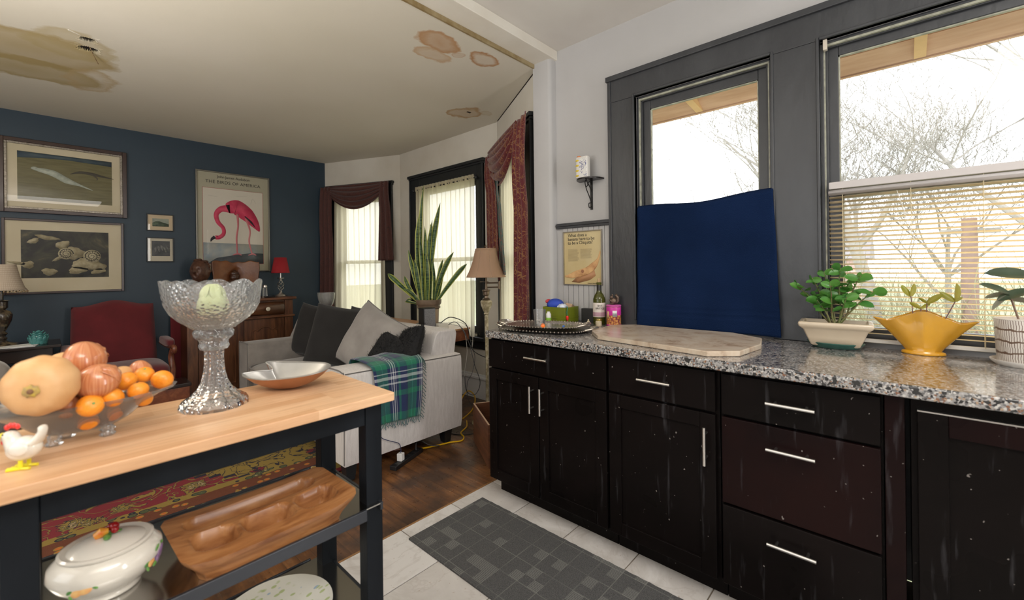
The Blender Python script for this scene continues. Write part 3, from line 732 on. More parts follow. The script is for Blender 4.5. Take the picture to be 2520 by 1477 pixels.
onion('pale copper onion at the back right behind the tangerines', (.155, 1.37, 1.015), .025, 1.5, 1.8, peel=False)
onion('pinkish onion half hidden under the squash at the bowl rim', (.03, 1.255, .985), .022, 1.5, .4, peel=False)
for c, r, l in (((.121, 1.362, 1.012), .022, 'small pale squash end showing between the onions and tangerines'), ((.044, 1.285, .998), .024, 'brown-tan squash end tucked between the big squash and front onion'), ((.03, 1.362, 1.052), .03, 'pale tan squash end behind the top onion')):
    t = thing('small_squash', l, 'squash', c, random.uniform(0, 3)); G().ell((0, 0, 0), r, r*1.3, r, 24, 14).build('flesh', M_sq, t); G().lathe([(.003, 0), (.0035, .006), (.002, .010)], 8).xf(Matrix.Translation((0, r*1.28, 0)) @ Matrix.Rotation(-1.5, 4, 'X')).build('stem', M_stem, t)
M_tan = mk('orange_peel', (.82, .25, .015), .33, col2=(.88, .33, .03), ns=25, bump=.25, bs=260, bd=.002); M_tst = mk('green_calyx', (.2, .3, .08), .8)
tl = [((.158, 1.330, 1.013), 'tangerine at the back of the heap in front of the pale onion'), ((.122, 1.292, 1.011), 'tangerine touching the right side of the front onion'),
      ((.187, 1.302, 1.000), 'tangerine farthest right, near the bowl rim'), ((.138, 1.252, .994), 'tangerine at the front centre under the two upper ones'),
      ((.095, 1.240, .991), 'tangerine below the front onion, navel outward'), ((.061, 1.222, .986), 'deep orange tangerine right of the big squash at the rim'),
      ((.150, 1.292, .966), 'tangerine seen through the glass at the right of the bowl'), ((.06, 1.275, .945), 'tangerine seen through the glass at the bowl bottom left'), ((.100, 1.285, .952), 'tangerine seen through the glass at the bowl bottom centre')]
for i, (c, l) in enumerate(tl):
    r = .0185+.0012*(i % 3); t = thing('tangerine', l, 'tangerine', c, i*1.3, 'tangerines in the fruit bowl')
    G().ell((0, 0, 0), r*1.06, r*1.06, r*.93, 24, 14, mod=lambda d: 1-.05*math.exp(-(1-abs(d.z))*30)).xf(Matrix.Rotation([.5, -.9, 1.2][i % 3], 4, 'X')).build('fruit', M_tan, t)
    G().ell((0, 0, r*.9), .0028, .0028, .001, 8, 5).xf(Matrix.Rotation([.5, -.9, 1.2][i % 3], 4, 'X')).build('calyx', M_tst, t)
# chicken figurine
M_cer = mk('white_glazed_ceramic', (.74, .71, .64), .2, coat=.4, col2=(.68, .63, .52), ns=25); M_red = mk('red_glaze', (.72, .04, .03), .25, coat=.3); M_yel = mk('yellow_glaze', (.78, .66, .02), .3, coat=.3)
ck = thing('chicken_figurine', 'small white ceramic chicken with red comb and yellow feet on the cart top', 'figurine', (-.027, 1.188, .90), rad(-38))
g = G().ell((0, 0, .037), .026, .019, .022, 24, 14, mod=lambda d: 1+.10*d.x*d.z)
g.build('body', M_cer, ck)
G().tube(bez([(.014, 0, .043), (.024, 0, .056), (.029, 0, .068), (.027, 0, .077)], 5), [.014, .014, .0135, .0125, .012, .011, .0105, .010, .0095, .009, .009, .0088, .0085, .008, .006, .003][:16], 14, flat=.6).build('tail', M_cer, ck)
G().tube(bez([(-.012, 0, .04), (-.018, 0, .052), (-.022, 0, .062), (-.023, 0, .070)], 5), [.015, .0145, .014, .0135, .013, .0125, .012, .0118, .0115, .0115, .011, .0105, .0095, .008, .005, .002], 14).build('head', M_cer, ck)
G().ell((.004, -.0175, .040), .016, .004, .012).build('wing', M_cer, ck)
g = G()
for i in range(4): g.ell((-.027+.0055*i, 0, .076+[0, .003, .003, .001][i]), .0045, .002, .0055, 10, 8)
g.build('comb', M_red, ck); G().ell((-.032, 0, .0495), .0035, .004, .005, 10, 8).build('wattle', M_red, ck)
G().lathe([(.0055, 0), (.005, .004), (.0015, .009), (.0005, .010)], 10).xf(Matrix.Translation((-.031, 0, .062)) @ Matrix.Rotation(-PI/2, 4, 'Y')).build('beak', M_yel, ck)
for s_ in (-1, 1):
    G().ell((-.026, s_*.0095, .066), .0014, .0012, .0014, 8, 6).build('eye', mk('black_dot', (.01, .01, .01), .2), ck)
    g = G().tube([(0, s_*.008, .018), (0, s_*.008, .003)], .0032, 8); 
    for a in (-.5, 0, .5): g.tube([(0, s_*.008, .0028), (-.020*cos(a), s_*.008+.012*sin(a), .0028)], .0028, 8)
    g.tube([(0, s_*.008, .0028), (.014, s_*.008, .0028)], .0028, 8)
    g.build('foot', M_yel, ck)
# shell-shaped metal dish
sd = thing('shell_dish', 'shell-shaped pewter dish with a copper-coloured outside on the cart top', 'dish', (.505, 1.385, .90), rad(-47.5))
ol = bez([(-.135, -.02, .046), (-.10, -.062, .045), (-.03, -.088, .044), (.05, -.080, .047), (.105, -.045, .052), (.120, .005, .058), (.085, .048, .060), (.02, .062, .060), (-.045, .058, .062), (-.082, .052, .066), (-.092, .030, .068), (-.070, .018, .058), (-.060, .004, .050), (-.100, .002, .048), (-.135, -.02, .046)], 6)[:-1]
def dish(off, inset):
    def f(u, v):
        i = u*len(ol); a = ol[int(i) % len(ol)]; s_ = max(v, .001)
        cx_, cy_ = -.005, -.012
        zz = (a.z-off)*(s_**2.4)+off+.001
        return (cx_+(a.x-cx_)*s_*inset, cy_+(a.y-cy_)*s_*inset, zz)
    return f
M_pew = mk('pewter_inside', (.50, .49, .47), .38, .75, col2=(.40, .39, .37), ns=8); M_cop = mk('copper_outside', (.55, .30, .18), .42, .75, col2=(.42, .22, .12), ns=10)
G().grid(dish(.0035, .985), len(ol), 12, True).build('inside', M_pew, sd, ang=80)
g = G().grid(dish(0, 1.0), len(ol), 12, True); g.build('outside', M_cop, sd, ang=80)
g = G(); g.tube([(p.x, p.y, p.z+.001) for p in [V((-.005+(q.x+.005)*.994, -.012+(q.y+.012)*.994, q.z)) for q in ol]], .0022, 6, closed=True); g.build('rim', M_pew, sd)
# wooden compartment tray
def woodmat(name, c1, c2, c3, rough=.35, sc=(3, 22, 22), ns=2.2, coat=0):
    t = NT(name); v = t.obj(False, sc); n = t.noise(v, ns, 5, .6, .6).outputs[0]
    t.P('Base Color', t.ramp(n, [(.32, c1), (.5, c2), (.68, c3)])); t.P('Roughness', rough); t.bump(n, .06, .003)
    if coat: t.P('Coat Weight', coat); t.P('Coat Roughness', .15)
    return t.mat
M_mon = woodmat('carved_monkeypod_wood', (.20, .07, .022), (.36, .15, .05), (.46, .22, .085), .34, (5, 26, 20), 1.6, .15)
wt = thing('wooden_serving_tray', 'carved wooden serving tray with four scooped compartments on the upper steel shelf', 'tray', (.378, 1.215, .5855), rad(1.5))
def rr(x, y, cx_, cy_, hx, hy, r):
    qx, qy = abs(x-cx_)-hx+r, abs(y-cy_)-hy+r
    return math.hypot(max(qx, 0), max(qy, 0))+min(max(qx, qy), 0)-r
WELL = [(-.005, .062, .155, .036, .034), (-.118, -.038, .046, .046, .03), (-.005, -.036, .058, .046, .03), (.113, -.036, .050, .046, .03)]
def topz(x, y):
    z = .056+.010*abs(x/.19)**3
    for (cx_, cy_, hx, hy, r) in WELL:
        s_ = smooth01(-rr(x, y, cx_, cy_, hx, hy, r)/.015); z = min(z, lerp(z, .006, s_))
    return z
NX, NY = 96, 64
def outl(u, v):
    x, y = (u-.5)*2, (v-.5)*2
    hx, hy = .195, .132
    # clipped corners
    k_ = max(0, abs(x)+abs(y)-1.72)
    return x*hx*(1-k_*.22), y*hy*(1-k_*.30)
def tp(u, v): x, y = outl(u, v); return (x, y, topz(x, y))
g = G().grid(tp, NX, NY)
def per(i, n=NX, m_=NY):
    t_ = i % (2*(n+m_))
    if t_ < n: return t_/n, 0
    if t_ < n+m_: return 1, (t_-n)/m_
    if t_ < 2*n+m_: return 1-(t_-n-m_)/n, 1
    return 0, 1-(t_-2*n-m_)/m_
NPER = 2*(NX+NY)
def side(u, v):
    a, b_ = per(int(round(u*NPER))); x, y, z = tp(a, b_)
    k_ = 1-v*.10-.09*smooth01(v*1.2); zz = lerp(z, 0, v)
    arch = .012*max(0, 1-abs(y)/.06)*(1 if abs(x) > .17 else 0)*v
    return (x*k_, y*(1-v*.12-.12*smooth01(v*1.2)), zz+arch)
g.grid(side, NPER, 8, True); n0 = len(g.v)
g.add([side(i/NPER, 1) for i in range(NPER)], [list(range(NPER))[::-1]])
g.build('tray_body', M_mon, wt, ang=50)
# tureen
M_chin = mk('cream_glazed_china', (.70, .66, .58), .14, coat=.5)
tu = thing('covered_tureen', 'cream china tureen with painted fruit and a fruit knob lid on the cart shelf', 'tureen', (.086, 1.255, .5855), rad(-20)); TS = .84
G().lathe([(.01, .004), (.06, 0), (.064, .004), (.062, .012), (.075, .022), (.098, .045), (.108, .066), (.105, .084), (.090, .098), (.082, .102), (.078, .099), (.07, .08), (.03, .02), (.01, .018)], 64, sx=1.02, sy=.96).build('body', M_chin, tu, ang=60)
G().lathe([(.088, .1035), (.089, .1075), (.084, .110), (.073, .107), (.068, .110), (.045, .119), (.02, .123), (.003, .124)], 64, sx=1.02, sy=.96).build('lid', M_chin, tu, ang=25)
M_fy = mk('painted_yellow_pear', (.80, .45, .05), .25, col2=(.75, .18, .03), ns=50); M_fr = mk('painted_cherry', (.30, .01, .012), .2); M_fg = mk('painted_leaf', (.07, .22, .05), .35, col2=(.2, .4, .1), ns=80); M_fp = mk('painted_plum', (.22, .10, .25), .3, col2=(.4, .3, .45), ns=60); M_fo = mk('painted_peach', (.75, .32, .10), .3, col2=(.8, .5, .2), ns=60)
o = G().tube([(-.022, -.006, .128), (-.010, -.004, .134), (.002, 0, .133)], [.008, .012, .006], 12).build('pear_knob', M_fy, tu)
g = G(); g.ell((.012, .006, .138), .010, .010, .010).ell((.004, .012, .136), .009).ell((.016, -.004, .134), .008); g.build('cherry_knob', M_fr, tu)
g = G()
for a, L in ((.2, .024), (2.6, .026), (-1.3, .030)):
    st = len(g.v); g.ell((L*.6, 0, 0), L*.6, .008, .0025, 12, 6); g.xf(Matrix.Translation((0, 0, .127)) @ Matrix.Rotation(a, 4, 'Z'), st)
g.build('leaf_knob', M_fg, tu)
def decal(par, a, z, shapes, R_, sx, sy):
    for (du, dz, w_, h_, tilt, mt) in shapes:
        aa = a+du/R_; p = V((cos(aa)*R_*sx, sin(aa)*R_*sy, z+dz)); n = V((cos(aa)/sx, sin(aa)/sy, 0.0)).normalized()
        g = G().ell((0, 0, 0), w_, h_, .0016, 16, 6); t_ = V((-n.y, n.x, 0)); up = V((0, 0, 1))
        Mx = Matrix((t_, up, n)).transposed().to_4x4() @ Matrix.Rotation(tilt, 4, 'Z'); Mx.translation = p
        g.xf(Mx).build('painted_motif', mt, par)
for a0 in (-1.75, -.35, 2.9):
    A_ = a0
    decal(tu, A_, .055, [(-.008, 0, .012, .009, .5, M_fo), (.008, .003, .013, .009, .3, M_fo if a0 < -1 else M_fp), (-.022, .004, .009, .004, .8, M_fg), (.024, .006, .008, .004, -.8, M_fg), (-.02, -.010, .007, .0035, 2, M_fg), (.004, .014, .009, .0015, .2, M_fg)], .1045, 1.02, .96)
decal(tu, -.25, .068, [(0, -.01, .008, .016, -.7, M_fp), (.014, -.003, .008, .015, -.6, M_fp), (-.004, .012, .009, .004, .6, M_fg), (.020, .014, .008, .004, -.4, M_fg), (-.014, -.02, .008, .005, .3, M_fg)], .108, 1.02, .96)
tu.scale = (TS, TS, TS*1.08)
# plate on lower shelf
def platemat():
    t = NT('floral_sprig_plate'); v = t.obj(); c = (.70, .69, .62)
    q = t.new('ShaderNodeTexVoronoi', i_Vector=t.new('ShaderNodeMapping', i_Vector=v, i_Scale=(1, 1.7, 1), i_Rotation=(0, 0, .6)).outputs[0], i_Scale=36.0)
    m1 = t.ramp(q.outputs['Distance'], [(.28, (1, 1, 1)), (.34, (0, 0, 0))]); n = t.noise(v, 14, 2).outputs[0]
    gate = t.math('MULTIPLY', m1, t.ramp(n, [(.46, (0, 0, 0)), (.52, (.75, .75, .75))]))
    hue = t.ramp(t.sep(q.outputs['Color'])[0], [(0, (.36, .46, .14)), (.6, (.45, .52, .24)), (.75, (.24, .38, .55))], 'CONSTANT')
    t.P('Base Color', t.mix(gate, c, hue)); t.P('Roughness', .18); return t.mat
o = G().lathe([(.02, 0), (.085, 0), (.09, .004), (.125, .012), (.148, .018), (.149, .020), (.124, .0155), (.09, .008), (.02, .006)], 64).build('plate', platemat(), loc=(.43, 1.31, .2785)); tag(o, 'round cream plate with pale green and blue sprigs on the lower cart shelf', 'plate')

# ---------------------------------------------------------------- things on the worktop
CT = .9143
M_marb = NT('cream_brown_marble'); v = M_marb.obj(); n = M_marb.noise(v, 7, 7, .65, 1.2).outputs[0]
M_marb.P('Base Color', M_marb.ramp(n, [(.3, (.30, .20, .13)), (.45, (.52, .42, .32)), (.6, (.58, .50, .40)), (.75, (.44, .34, .26))])); M_marb.P('Roughness', .22); M_marb = M_marb.mat
pb = [(1.665, .545), (1.745, .455), (1.945, .430), (2.115, .462), (2.205, .60), (2.195, 1.10), (2.10, 1.195), (1.86, 1.165), (1.745, 1.06)]
solo(G().prism(pb, CT, CT+.021), 'marble_board', M_marb, 'large cream and brown marble slab with clipped corners on the countertop', 'board', bev=.004)
M_silv = mk('tarnished_silver', (.66, .61, .55), .25, .9, col2=(.42, .38, .33), ns=9, bump=.1, bs=60); M_silvd = mk('dark_tray_edge', (.30, .27, .24), .3, .85, col2=(.12, .11, .10), ns=12)
def tray(label, c, hx, hy, rz, mat, hand):
    t = thing('silver_tray', label, 'tray', c, rz, 'silver trays stacked on the countertop')
    def fn(u, v):
        a = u*2*PI; e = 3.2; ca, sa = cos(a), sin(a); k_ = (abs(ca)**e+abs(sa)**e)**(-1/e)
        s_ = [0.0, .5, .80, .84, .93, .98, 1.0, .98, .93, .84, .3, 0][int(round(v*11))]; z = [.003, .003, .003, .004, .009, .0125, .0135, .0115, .009, .001, 0, 0][int(round(v*11))]
        sc_ = 1+.012*cos(a*36)*(s_ > .9)
        return (hx*k_*ca*s_*sc_, hy*k_*sa*s_*sc_, z)
    G().grid(fn, 108, 11, True).build('tray_body', mat, t, ang=60)
    g = G()
    for i in range(84):
        a = i*PI/42; k_ = (abs(cos(a))**3.2+abs(sin(a))**3.2)**(-1/3.2); g.ell((hx*k_*cos(a), hy*k_*sin(a), .0135), .0048, .0048, .004, 8, 5)
    g.build('beaded_rim', M_silv, t)
    for s_ in (-1, 1):
        g = G().tube(bez([(-.055, s_*(hy-.006), .014), (-.05, s_*(hy+.028), .022), (-.018, s_*(hy+.044), .025), (.018, s_*(hy+.044), .025), (.05, s_*(hy+.028), .022), (.055, s_*(hy-.006), .014)], 6), .005, 8)
        g.tube(bez([(-.03, s_*(hy-.004), .014), (-.02, s_*(hy+.022), .02), (0, s_*(hy+.012), .022), (.02, s_*(hy+.022), .02), (.03, s_*(hy-.004), .014)], 5), .0035, 6)
        g.build('handle', M_silv, t)
tray('lower dark-edged silver tray with scroll handles lying on the countertop', (1.855, 1.455, CT), .172, .245, .28, M_silvd, 1)
tray('upper silver tray with a beaded rim holding a glass', (1.865, 1.475, CT+.0142), .142, .21, .36, M_silv, 1)
Z2 = CT+.0142+.0035
gl = G().lathe([(.01, 0), (.028, 0), (.03, .004), (.035, .088), (.0335, .088), (.0285, .008), (.01, .007)], 32).build('glass_tumbler', M_glass, loc=(1.875, 1.512, Z2)); tag(gl, 'clear glass tumbler standing on the upper silver tray', 'glass')
o = G().lathe([(.004, 0), (.012, .002), (.013, .03), (.011, .046), (.004, .048)], 14).xf(Matrix.Rotation(PI/2, 4, 'X') @ Matrix.Rotation(0, 4, 'Y')).build('orange_lighter', mk('orange_plastic', (.85, .18, .02), .3), loc=(1.80, 1.43, Z2+.013)); o.rotation_euler = (0, 0, rad(-52)); tag(o, 'short orange plastic tube lying on the tray before the tumbler', 'tube')
o = G().ell((0, 0, .005), .010, .006, .005, 12, 8).build('plastic_button', mk('blue_plastic', (.05, .15, .5), .4), loc=(1.89, 1.36, Z2)); tag(o, 'tiny blue plastic button lying on the upper silver tray', 'button')
# green box
M_olive = mk('olive_glazed_box', (.16, .19, .015), .25, col2=(.13, .16, .01), ns=10)
bx = thing('green_box', 'olive green open box full of odds and ends on the countertop', 'box', (2.195, 1.60, CT), rad(0))
g = G(); X, Y_, H = .073, .085, .095
g.box(-X, X, -Y_, Y_, 0, .006); g.box(-X, -X+.006, -Y_, Y_, .006, H); g.box(X-.006, X, -Y_, Y_, .006, H); g.box(-X+.006, X-.006, -Y_, -Y_+.006, .006, H); g.box(-X+.006, X-.006, Y_-.006, Y_, .006, H)
g.build('box_body', M_olive, bx, bev=.002)
g = G(); g.box(-X-.0015, X+.0015, -Y_-.0015, Y_+.0015, .025, .031); g.build('ridge', M_olive, bx, bev=.001)
M_bl = mk('blue_cloth', (.02, .06, .42), .7, bump=.2, bs=90)
g = G().ell((0, 0, 0), .050, .055, .036, 24, 14, mod=lambda d: 1+.06*sin(d.x*7+d.y*4)); cp = thing('blue_cap_hat', 'crumpled blue cap with a red edge in the green box', 'cap', (2.185, 1.635, CT+.105))
g.build('crown', M_bl, cp); G().ell((-.01, .045, .02), .03, .012, .014).build('red_edge', mk('red_cloth', (.5, .05, .06), .7), cp); 
o = G().ell((0, 0, 0), .032, .030, .018, 20, 10, mod=lambda d: 1+.15*sin(d.x*9)*sin(d.y*8)).build('crumpled_plastic_bag', mk('clear_white_plastic', (.62, .68, .78), .25), loc=(2.165, 1.565, CT+.096)); tag(o, 'crumpled whitish plastic bag at the front of the green box', 'bag')
o = Gb(-.03, .03, -.02, .02, 0, .03).build('cardboard_box', mk('kraft_cardboard', (.42, .28, .17), .8), loc=(2.225, 1.555, CT+.078), bev=.001); o.rotation_euler = (.2, .3, .3); tag(o, 'small brown cardboard box sticking out of the green box', 'box')
ch = thing('chili_ornament', 'small red chili pepper ornament on a green cord hanging off the green box', 'ornament', (2.134, 1.507, CT+.035))
G().tube(bez([(0, 0, .012), (0, 0, 0), (.001, 0, -.012), (.004, 0, -.020)], 5), [.003, .006, .0085, .009, .009, .0088, .0085, .008, .0075, .007, .006, .005, .0035, .0028, .002, .001], 12).build('pepper', mk('shiny_red_pepper', (.75, .03, .02), .2), ch)
G().tube(bez([(0, 0, .012), (-.004, 0, .03), (.0, .0, .05), (.01, .004, .064), (.03, .03, .062)], 5), .002, 6).build('cord', mk('green_cord', (.02, .22, .15), .6), ch)
# small bottle, bottle, jar, can
wb = thing('small_white_bottle', 'little white bottle with a green band between the tumbler and green box', 'bottle', (2.07, 1.60, CT))
G().lathe([(.014, 0), (.0155, .003), (.0155, .058), (.010, .066), (.010, .072), (.001, .073)], 20).build('body', mk('white_plastic', (.7, .7, .68), .3), wb); G().lathe([(.0159, .012), (.0161, .013), (.0161, .035), (.0159, .036)], 20).build('green_band', mk('lime_band', (.25, .5, .06), .4), wb)
o = G().lathe([(.003, 0), (.018, .001), (.019, .015), (.017, .018), (.003, .019)], 20).build('pill_box', mk('white_lid', (.7, .68, .62), .4), loc=(2.06, 1.67, CT)); tag(o, 'white round pill box beside the green box behind the tumbler', 'box')
bt = thing('wine_bottle', 'dark green wine bottle with a cream label and a cork on the countertop', 'bottle', (2.222, 1.338, CT))
M_bot = NT('dark_green_bottle_glass'); M_bot.P('Base Color', (.16, .17, .02)); M_bot.P('Roughness', .05); M_bot.P('Transmission Weight', .75); M_bot = M_bot.mat
G().lathe([(.01, .004), (.032, 0), (.036, .004), (.0365, .12), (.036, .150), (.028, .172), (.016, .190), (.0135, .205), (.0135, .235), (.0155, .238), (.0155, .247), (.0135, .249), (.003, .2495)], 36).build('bottle_glass', M_bot, bt)
G().lathe([(.0367, .045), (.0372, .046), (.0372, .128), (.0367, .129)], 36).build('paper_label', mk('cream_label_paper', (.66, .60, .54), .6), bt)
G().lathe([(.0373, .050), (.0375, .051), (.0375, .073), (.0373, .074)], 36).build('label_band', mk('mauve_label_print', (.42, .25, .30), .6), bt)
G().lathe([(.003, .249), (.0095, .2495), (.010, .272), (.003, .273)], 16).build('cork', mk('cork', (.52, .36, .2), .9, col2=(.4, .26, .14), ns=150), bt)
G().lathe([(.0137, .180), (.0142, .20), (.0141, .234), (.0137, .2345)], 24).build('foil', mk('black_foil', (.02, .018, .016), .35), bt)
jr = thing('little_jar', 'tiny glass jar of cream paste with a brass lid beside the wine bottle', 'jar', (2.150, 1.300, CT))
G().lathe([(.006, 0), (.0165, 0), (.018, .003), (.018, .026), (.014, .031), (.003, .0315)], 24).build('body', mk('pale_paste_in_glass', (.55, .46, .32), .15, coat=.6), jr)
G().lathe([(.003, .0317), (.0165, .0318), (.017, .034), (.0165, .041), (.003, .042)], 24).build('lid', mk('brass_lid', (.55, .42, .12), .3, .9), jr)
cn = thing('snack_can', 'pink canister printed with caramel popcorn nuts beside the window casing', 'can', (2.222, 1.243, CT))
M_pink = mk('magenta_label', (.55, .03, .30), .35)
tn = NT('printed_nut_photo'); q = tn.new('ShaderNodeTexVoronoi', i_Vector=tn.obj(), i_Scale=85.0)
tn.P('Base Color', tn.ramp(q.outputs['Distance'], [(0, (.8, .55, .25)), (.4, (.6, .25, .06)), (.75, (.2, .03, .05))])); tn.P('Roughness', .35)
G().lathe([(.01, 0), (.040, 0), (.041, .002), (.041, .110), (.01, .111)], 40).build('body', tn.mat, cn)
G().lathe([(.0412, .062), (.0416, .063), (.0416, .108), (.0412, .109)], 40).build('pink_band', M_pink, cn)
G().lathe([(.0412, .0), (.0418, .001), (.0418, .008), (.0412, .009)], 40).build('pink_band', M_pink, cn)
G().lathe([(.003, .112), (.041, .111), (.0425, .113), (.0425, .119), (.038, .121), (.003, .121)], 40).build('lid', mk('pink_plastic_lid', (.60, .10, .38), .35), cn)
def arc_patch(a0, a1, z0, z1, R_): return G().grid(lambda u, v: (cos(lerp(a0, a1, u))*R_, sin(lerp(a0, a1, u))*R_, lerp(z0, z1, v)), 8, 1)
arc_patch(PI+.35, PI+.95, .055, .090, .0422).build('barcode_panel', mk('white_print', (.7, .7, .7), .4), cn, solid=.0002)
arc_patch(PI-.55, PI-.15, .045, .085, .0422).build('oval_badge', mk('kraft_print', (.62, .42, .22), .5), cn, solid=.0002)
g = G()
for i in range(7):
    a0_ = PI+.38+i*.08; g.grid(lambda u, v: (cos(lerp(a0_, a0_+.035, u))*.0426, sin(lerp(a0_, a0_+.035, u))*.0426, lerp(.058, .075, v)), 1, 1)
g.build('barcode_lines', mk('black_print', (.02, .02, .02), .5), cn, solid=.0002)
# pineapple-like bronze squirrel figurine
M_brz = mk('dark_bronze', (.16, .11, .08), .38, .6, col2=(.08, .055, .045), ns=30, bump=.2, bs=200)
fg = thing('bronze_squirrel', 'small dark bronze squirrel figurine sitting on the pink canister', 'figurine', (2.222, 1.243, CT+.1212), rad(-45))
g = G().ell((0, 0, .02), .020, .017, .021, 20, 12).ell((-.012, 0, .043), .011, .009, .010, 16, 10); g.ell((-.006, .006, .055), .003, .002, .006).ell((-.006, -.006, .055), .003, .002, .006)
g.tube([(.012, 0, .008), (.026, 0, .02), (.024, 0, .042), (.014, 0, .055), (.018, 0, .062)], [.007, .010, .011, .009, .003], 12).tube([(-.014, .008, .02), (-.024, .004, .028)], .004, 8).tube([(-.014, -.008, .02), (-.024, -.004, .028)], .004, 8)
g.ell((-.012, .009, .004), .012, .005, .004).ell((-.012, -.009, .004), .012, .005, .004); g.build('figure', M_brz, fg)
o = Gb(-.018, .018, -.045, .045, 0, .085).build('black_box', mk('matt_black_plastic', (.015, .015, .016), .5), loc=(2.262, 1.435, CT), bev=.003); tag(o, 'plain black box between the green box and the wine bottle', 'box')
o = G().lathe([(.003, 0), (.008, 0), (.009, .02), (.004, .024), (.005, .030), (.001, .033)], 10).build('wine_stopper', mk('pale_stopper', (.6, .52, .36), .5), loc=(2.16, 1.375, CT)); tag(o, 'tiny cream stopper standing left of the little jar', 'stopper')

# bonsai pot
M_potc = mk('beige_glazed_pot', (.56, .47, .35), .28, coat=.25, col2=(.50, .41, .30), ns=6); M_soil = mk('dark_soil', (.035, .018, .01), .95, col2=(.09, .05, .03), ns=120, bump=.6, bs=200)
sa = G().lathe([(.01, .0), (.062, 0), (.07, .004), (.083, .022), (.080, .024), (.066, .008), (.01, .006)], 48, sx=.86, sy=1.15, mod=lambda a, r, z, j: (r*(1+.012*cos(a*20)*(j in (3, 4))), z)).build('plant_saucer', mk('dark_green_glaze', (.03, .10, .08), .3), loc=(2.178, .212, CT)); tag(sa, 'dark green oval saucer under the beige bonsai pot', 'saucer')
bp = thing('jade_plant', 'green leafy jade plant in a beige rectangular bonsai pot on the countertop', 'plant', (2.178, .212, CT+.0095), rad(4))
def rectring(hx, hy, z, r=.012, n=5):
    o_ = []
    for cx_, cy_, a0 in ((hx-r, hy-r, 0), (-hx+r, hy-r, PI/2), (-hx+r, -hy+r, PI), (hx-r, -hy+r, 1.5*PI)):
        for i in range(n): a = a0+i/(n-1)*PI/2; o_.append((cx_+cos(a)*r, cy_+sin(a)*r, z))
    return o_
lv = [(.045, .072, 0), (.05, .08, .004), (.058, .092, .035), (.066, .104, .066), (.071, .112, .073), (.075, .118, .078), (.077, .121, .086), (.076, .120, .094), (.073, .117, .097), (.064, .106, .097), (.062, .102, .085), (.058, .096, .07)]
vs = []; n = 20
for hx, hy, z in lv: vs += rectring(hx, hy, z, .007)
fs = [(j*n+i, j*n+(i+1) % n, (j+1)*n+(i+1) % n, (j+1)*n+i) for j in range(len(lv)-1) for i in range(n)]+[list(range(n))[::-1], [(len(lv)-1)*n+i for i in range(n)]]
G().add(vs, fs).build('pot', M_potc, bp, ang=45)
G().add(rectring(.0605, .101, .084, .007), [list(range(20))]).build('soil', M_soil, bp)
def leafmat(name, c1, c2, rough=.35, back=None):
    t = NT(name); n = t.noise(t.obj(True), 14, 2).outputs[0]; c = t.ramp(n, [(.3, c1), (.7, c2)])
    if back: c = t.mix(t.new('ShaderNodeNewGeometry').outputs['Backfacing'], c, back)
    t.P('Base Color', c); t.P('Roughness', rough); t.P('Transmission Weight', 0); 
    tl_ = t.new('ShaderNodeBsdfTranslucent', i_Color=c); ms = t.new('ShaderNodeMixShader', i_0=.3, i_1=t.b.outputs[0], i_2=tl_.outputs[0]); t.t.links.new(ms.outputs[0], t.out.inputs[0])
    return t.mat
def leafg(L, W, cup=.15, droop=.1, n=6, tip=1.0, base=.12):
    g = G()
    def f(u, v):
        s_ = (base+(1-base)*sin(PI*min(1, v*.92+.06))**.8)*(1 if v < .999 else .02); x = (u-.5)*W*s_
        return (x, v*L, cup*abs(x)*1.2-droop*L*v*v)
    return g.grid(f, 4, n)
def place(o, p, d, roll=0, up=(0, 0, 1)):
    d = V(d).normalized(); u = V(up); xx = d.cross(u)
    if xx.length < .05: xx = V((1, 0, 0))
    xx.normalize(); zz = xx.cross(d); Mx = Matrix((xx, d, zz)).transposed().to_4x4() @ Matrix.Rotation(roll, 4, 'Y'); Mx.translation = p
    o.matrix_local = Mx
M_leaf = leafmat('jade_leaf', (.05, .20, .04), (.13, .34, .06), .30); M_twig = mk('brown_green_twig', (.14, .09, .04), .7, col2=(.12, .18, .05), ns=20)
lb = leafg(.040, .030, .25, .15, 6, base=.30).build('leaf', M_leaf, bp, ang=80)
random.seed(11); st = G(); firstl = True; q = []
stems = [((0, .005), (-.01, .075, .275)), ((0, .01), (-.02, .125, .240)), ((.005, -.005), (.0, -.02, .315)), ((0, -.01), (-.015, -.085, .285)), ((-.005, -.01), (-.01, -.125, .225)), ((-.01, .012), (-.03, .06, .19)), ((-.01, 0), (-.035, .015, .255)), ((.01, .0), (.02, -.05, .26)), ((.0, 0), (.01, .035, .30)), ((-.01, -.01), (-.035, -.04, .20))]
for (b0, b1) in stems:
    pts = bez([(b0[0], b0[1], .082), (lerp(b0[0], b1[0], .3), lerp(b0[1], b1[1], .3)+random.uniform(-.01, .01), .125), (lerp(b0[0], b1[0], .7), lerp(b0[1], b1[1], .65), lerp(.09, b1[2], .7)), b1], 5)
    st.tube(pts, [lerp(.0042, .0016, i/(len(pts)-1)) for i in range(len(pts))], 6)
    for k_ in range(9):
        i = int(lerp(6, len(pts)-1, (k_+1)/9)); a = k_*2.4+random.uniform(-.4, .4)
        d = V((cos(a), sin(a), random.uniform(-.15, .75)))
        q.append((pts[i], d, random.uniform(.75, 1.25)))
st.build('stems', M_twig, bp)
for i, (p, d, s_) in enumerate(q):
    s_ *= 1.0; o = lb if i == 0 else dupmesh(lb, bp)
    place(o, p, d, random.choice((-1, 1))*random.uniform(.3, 1.5)); o.scale = (s_,)*3
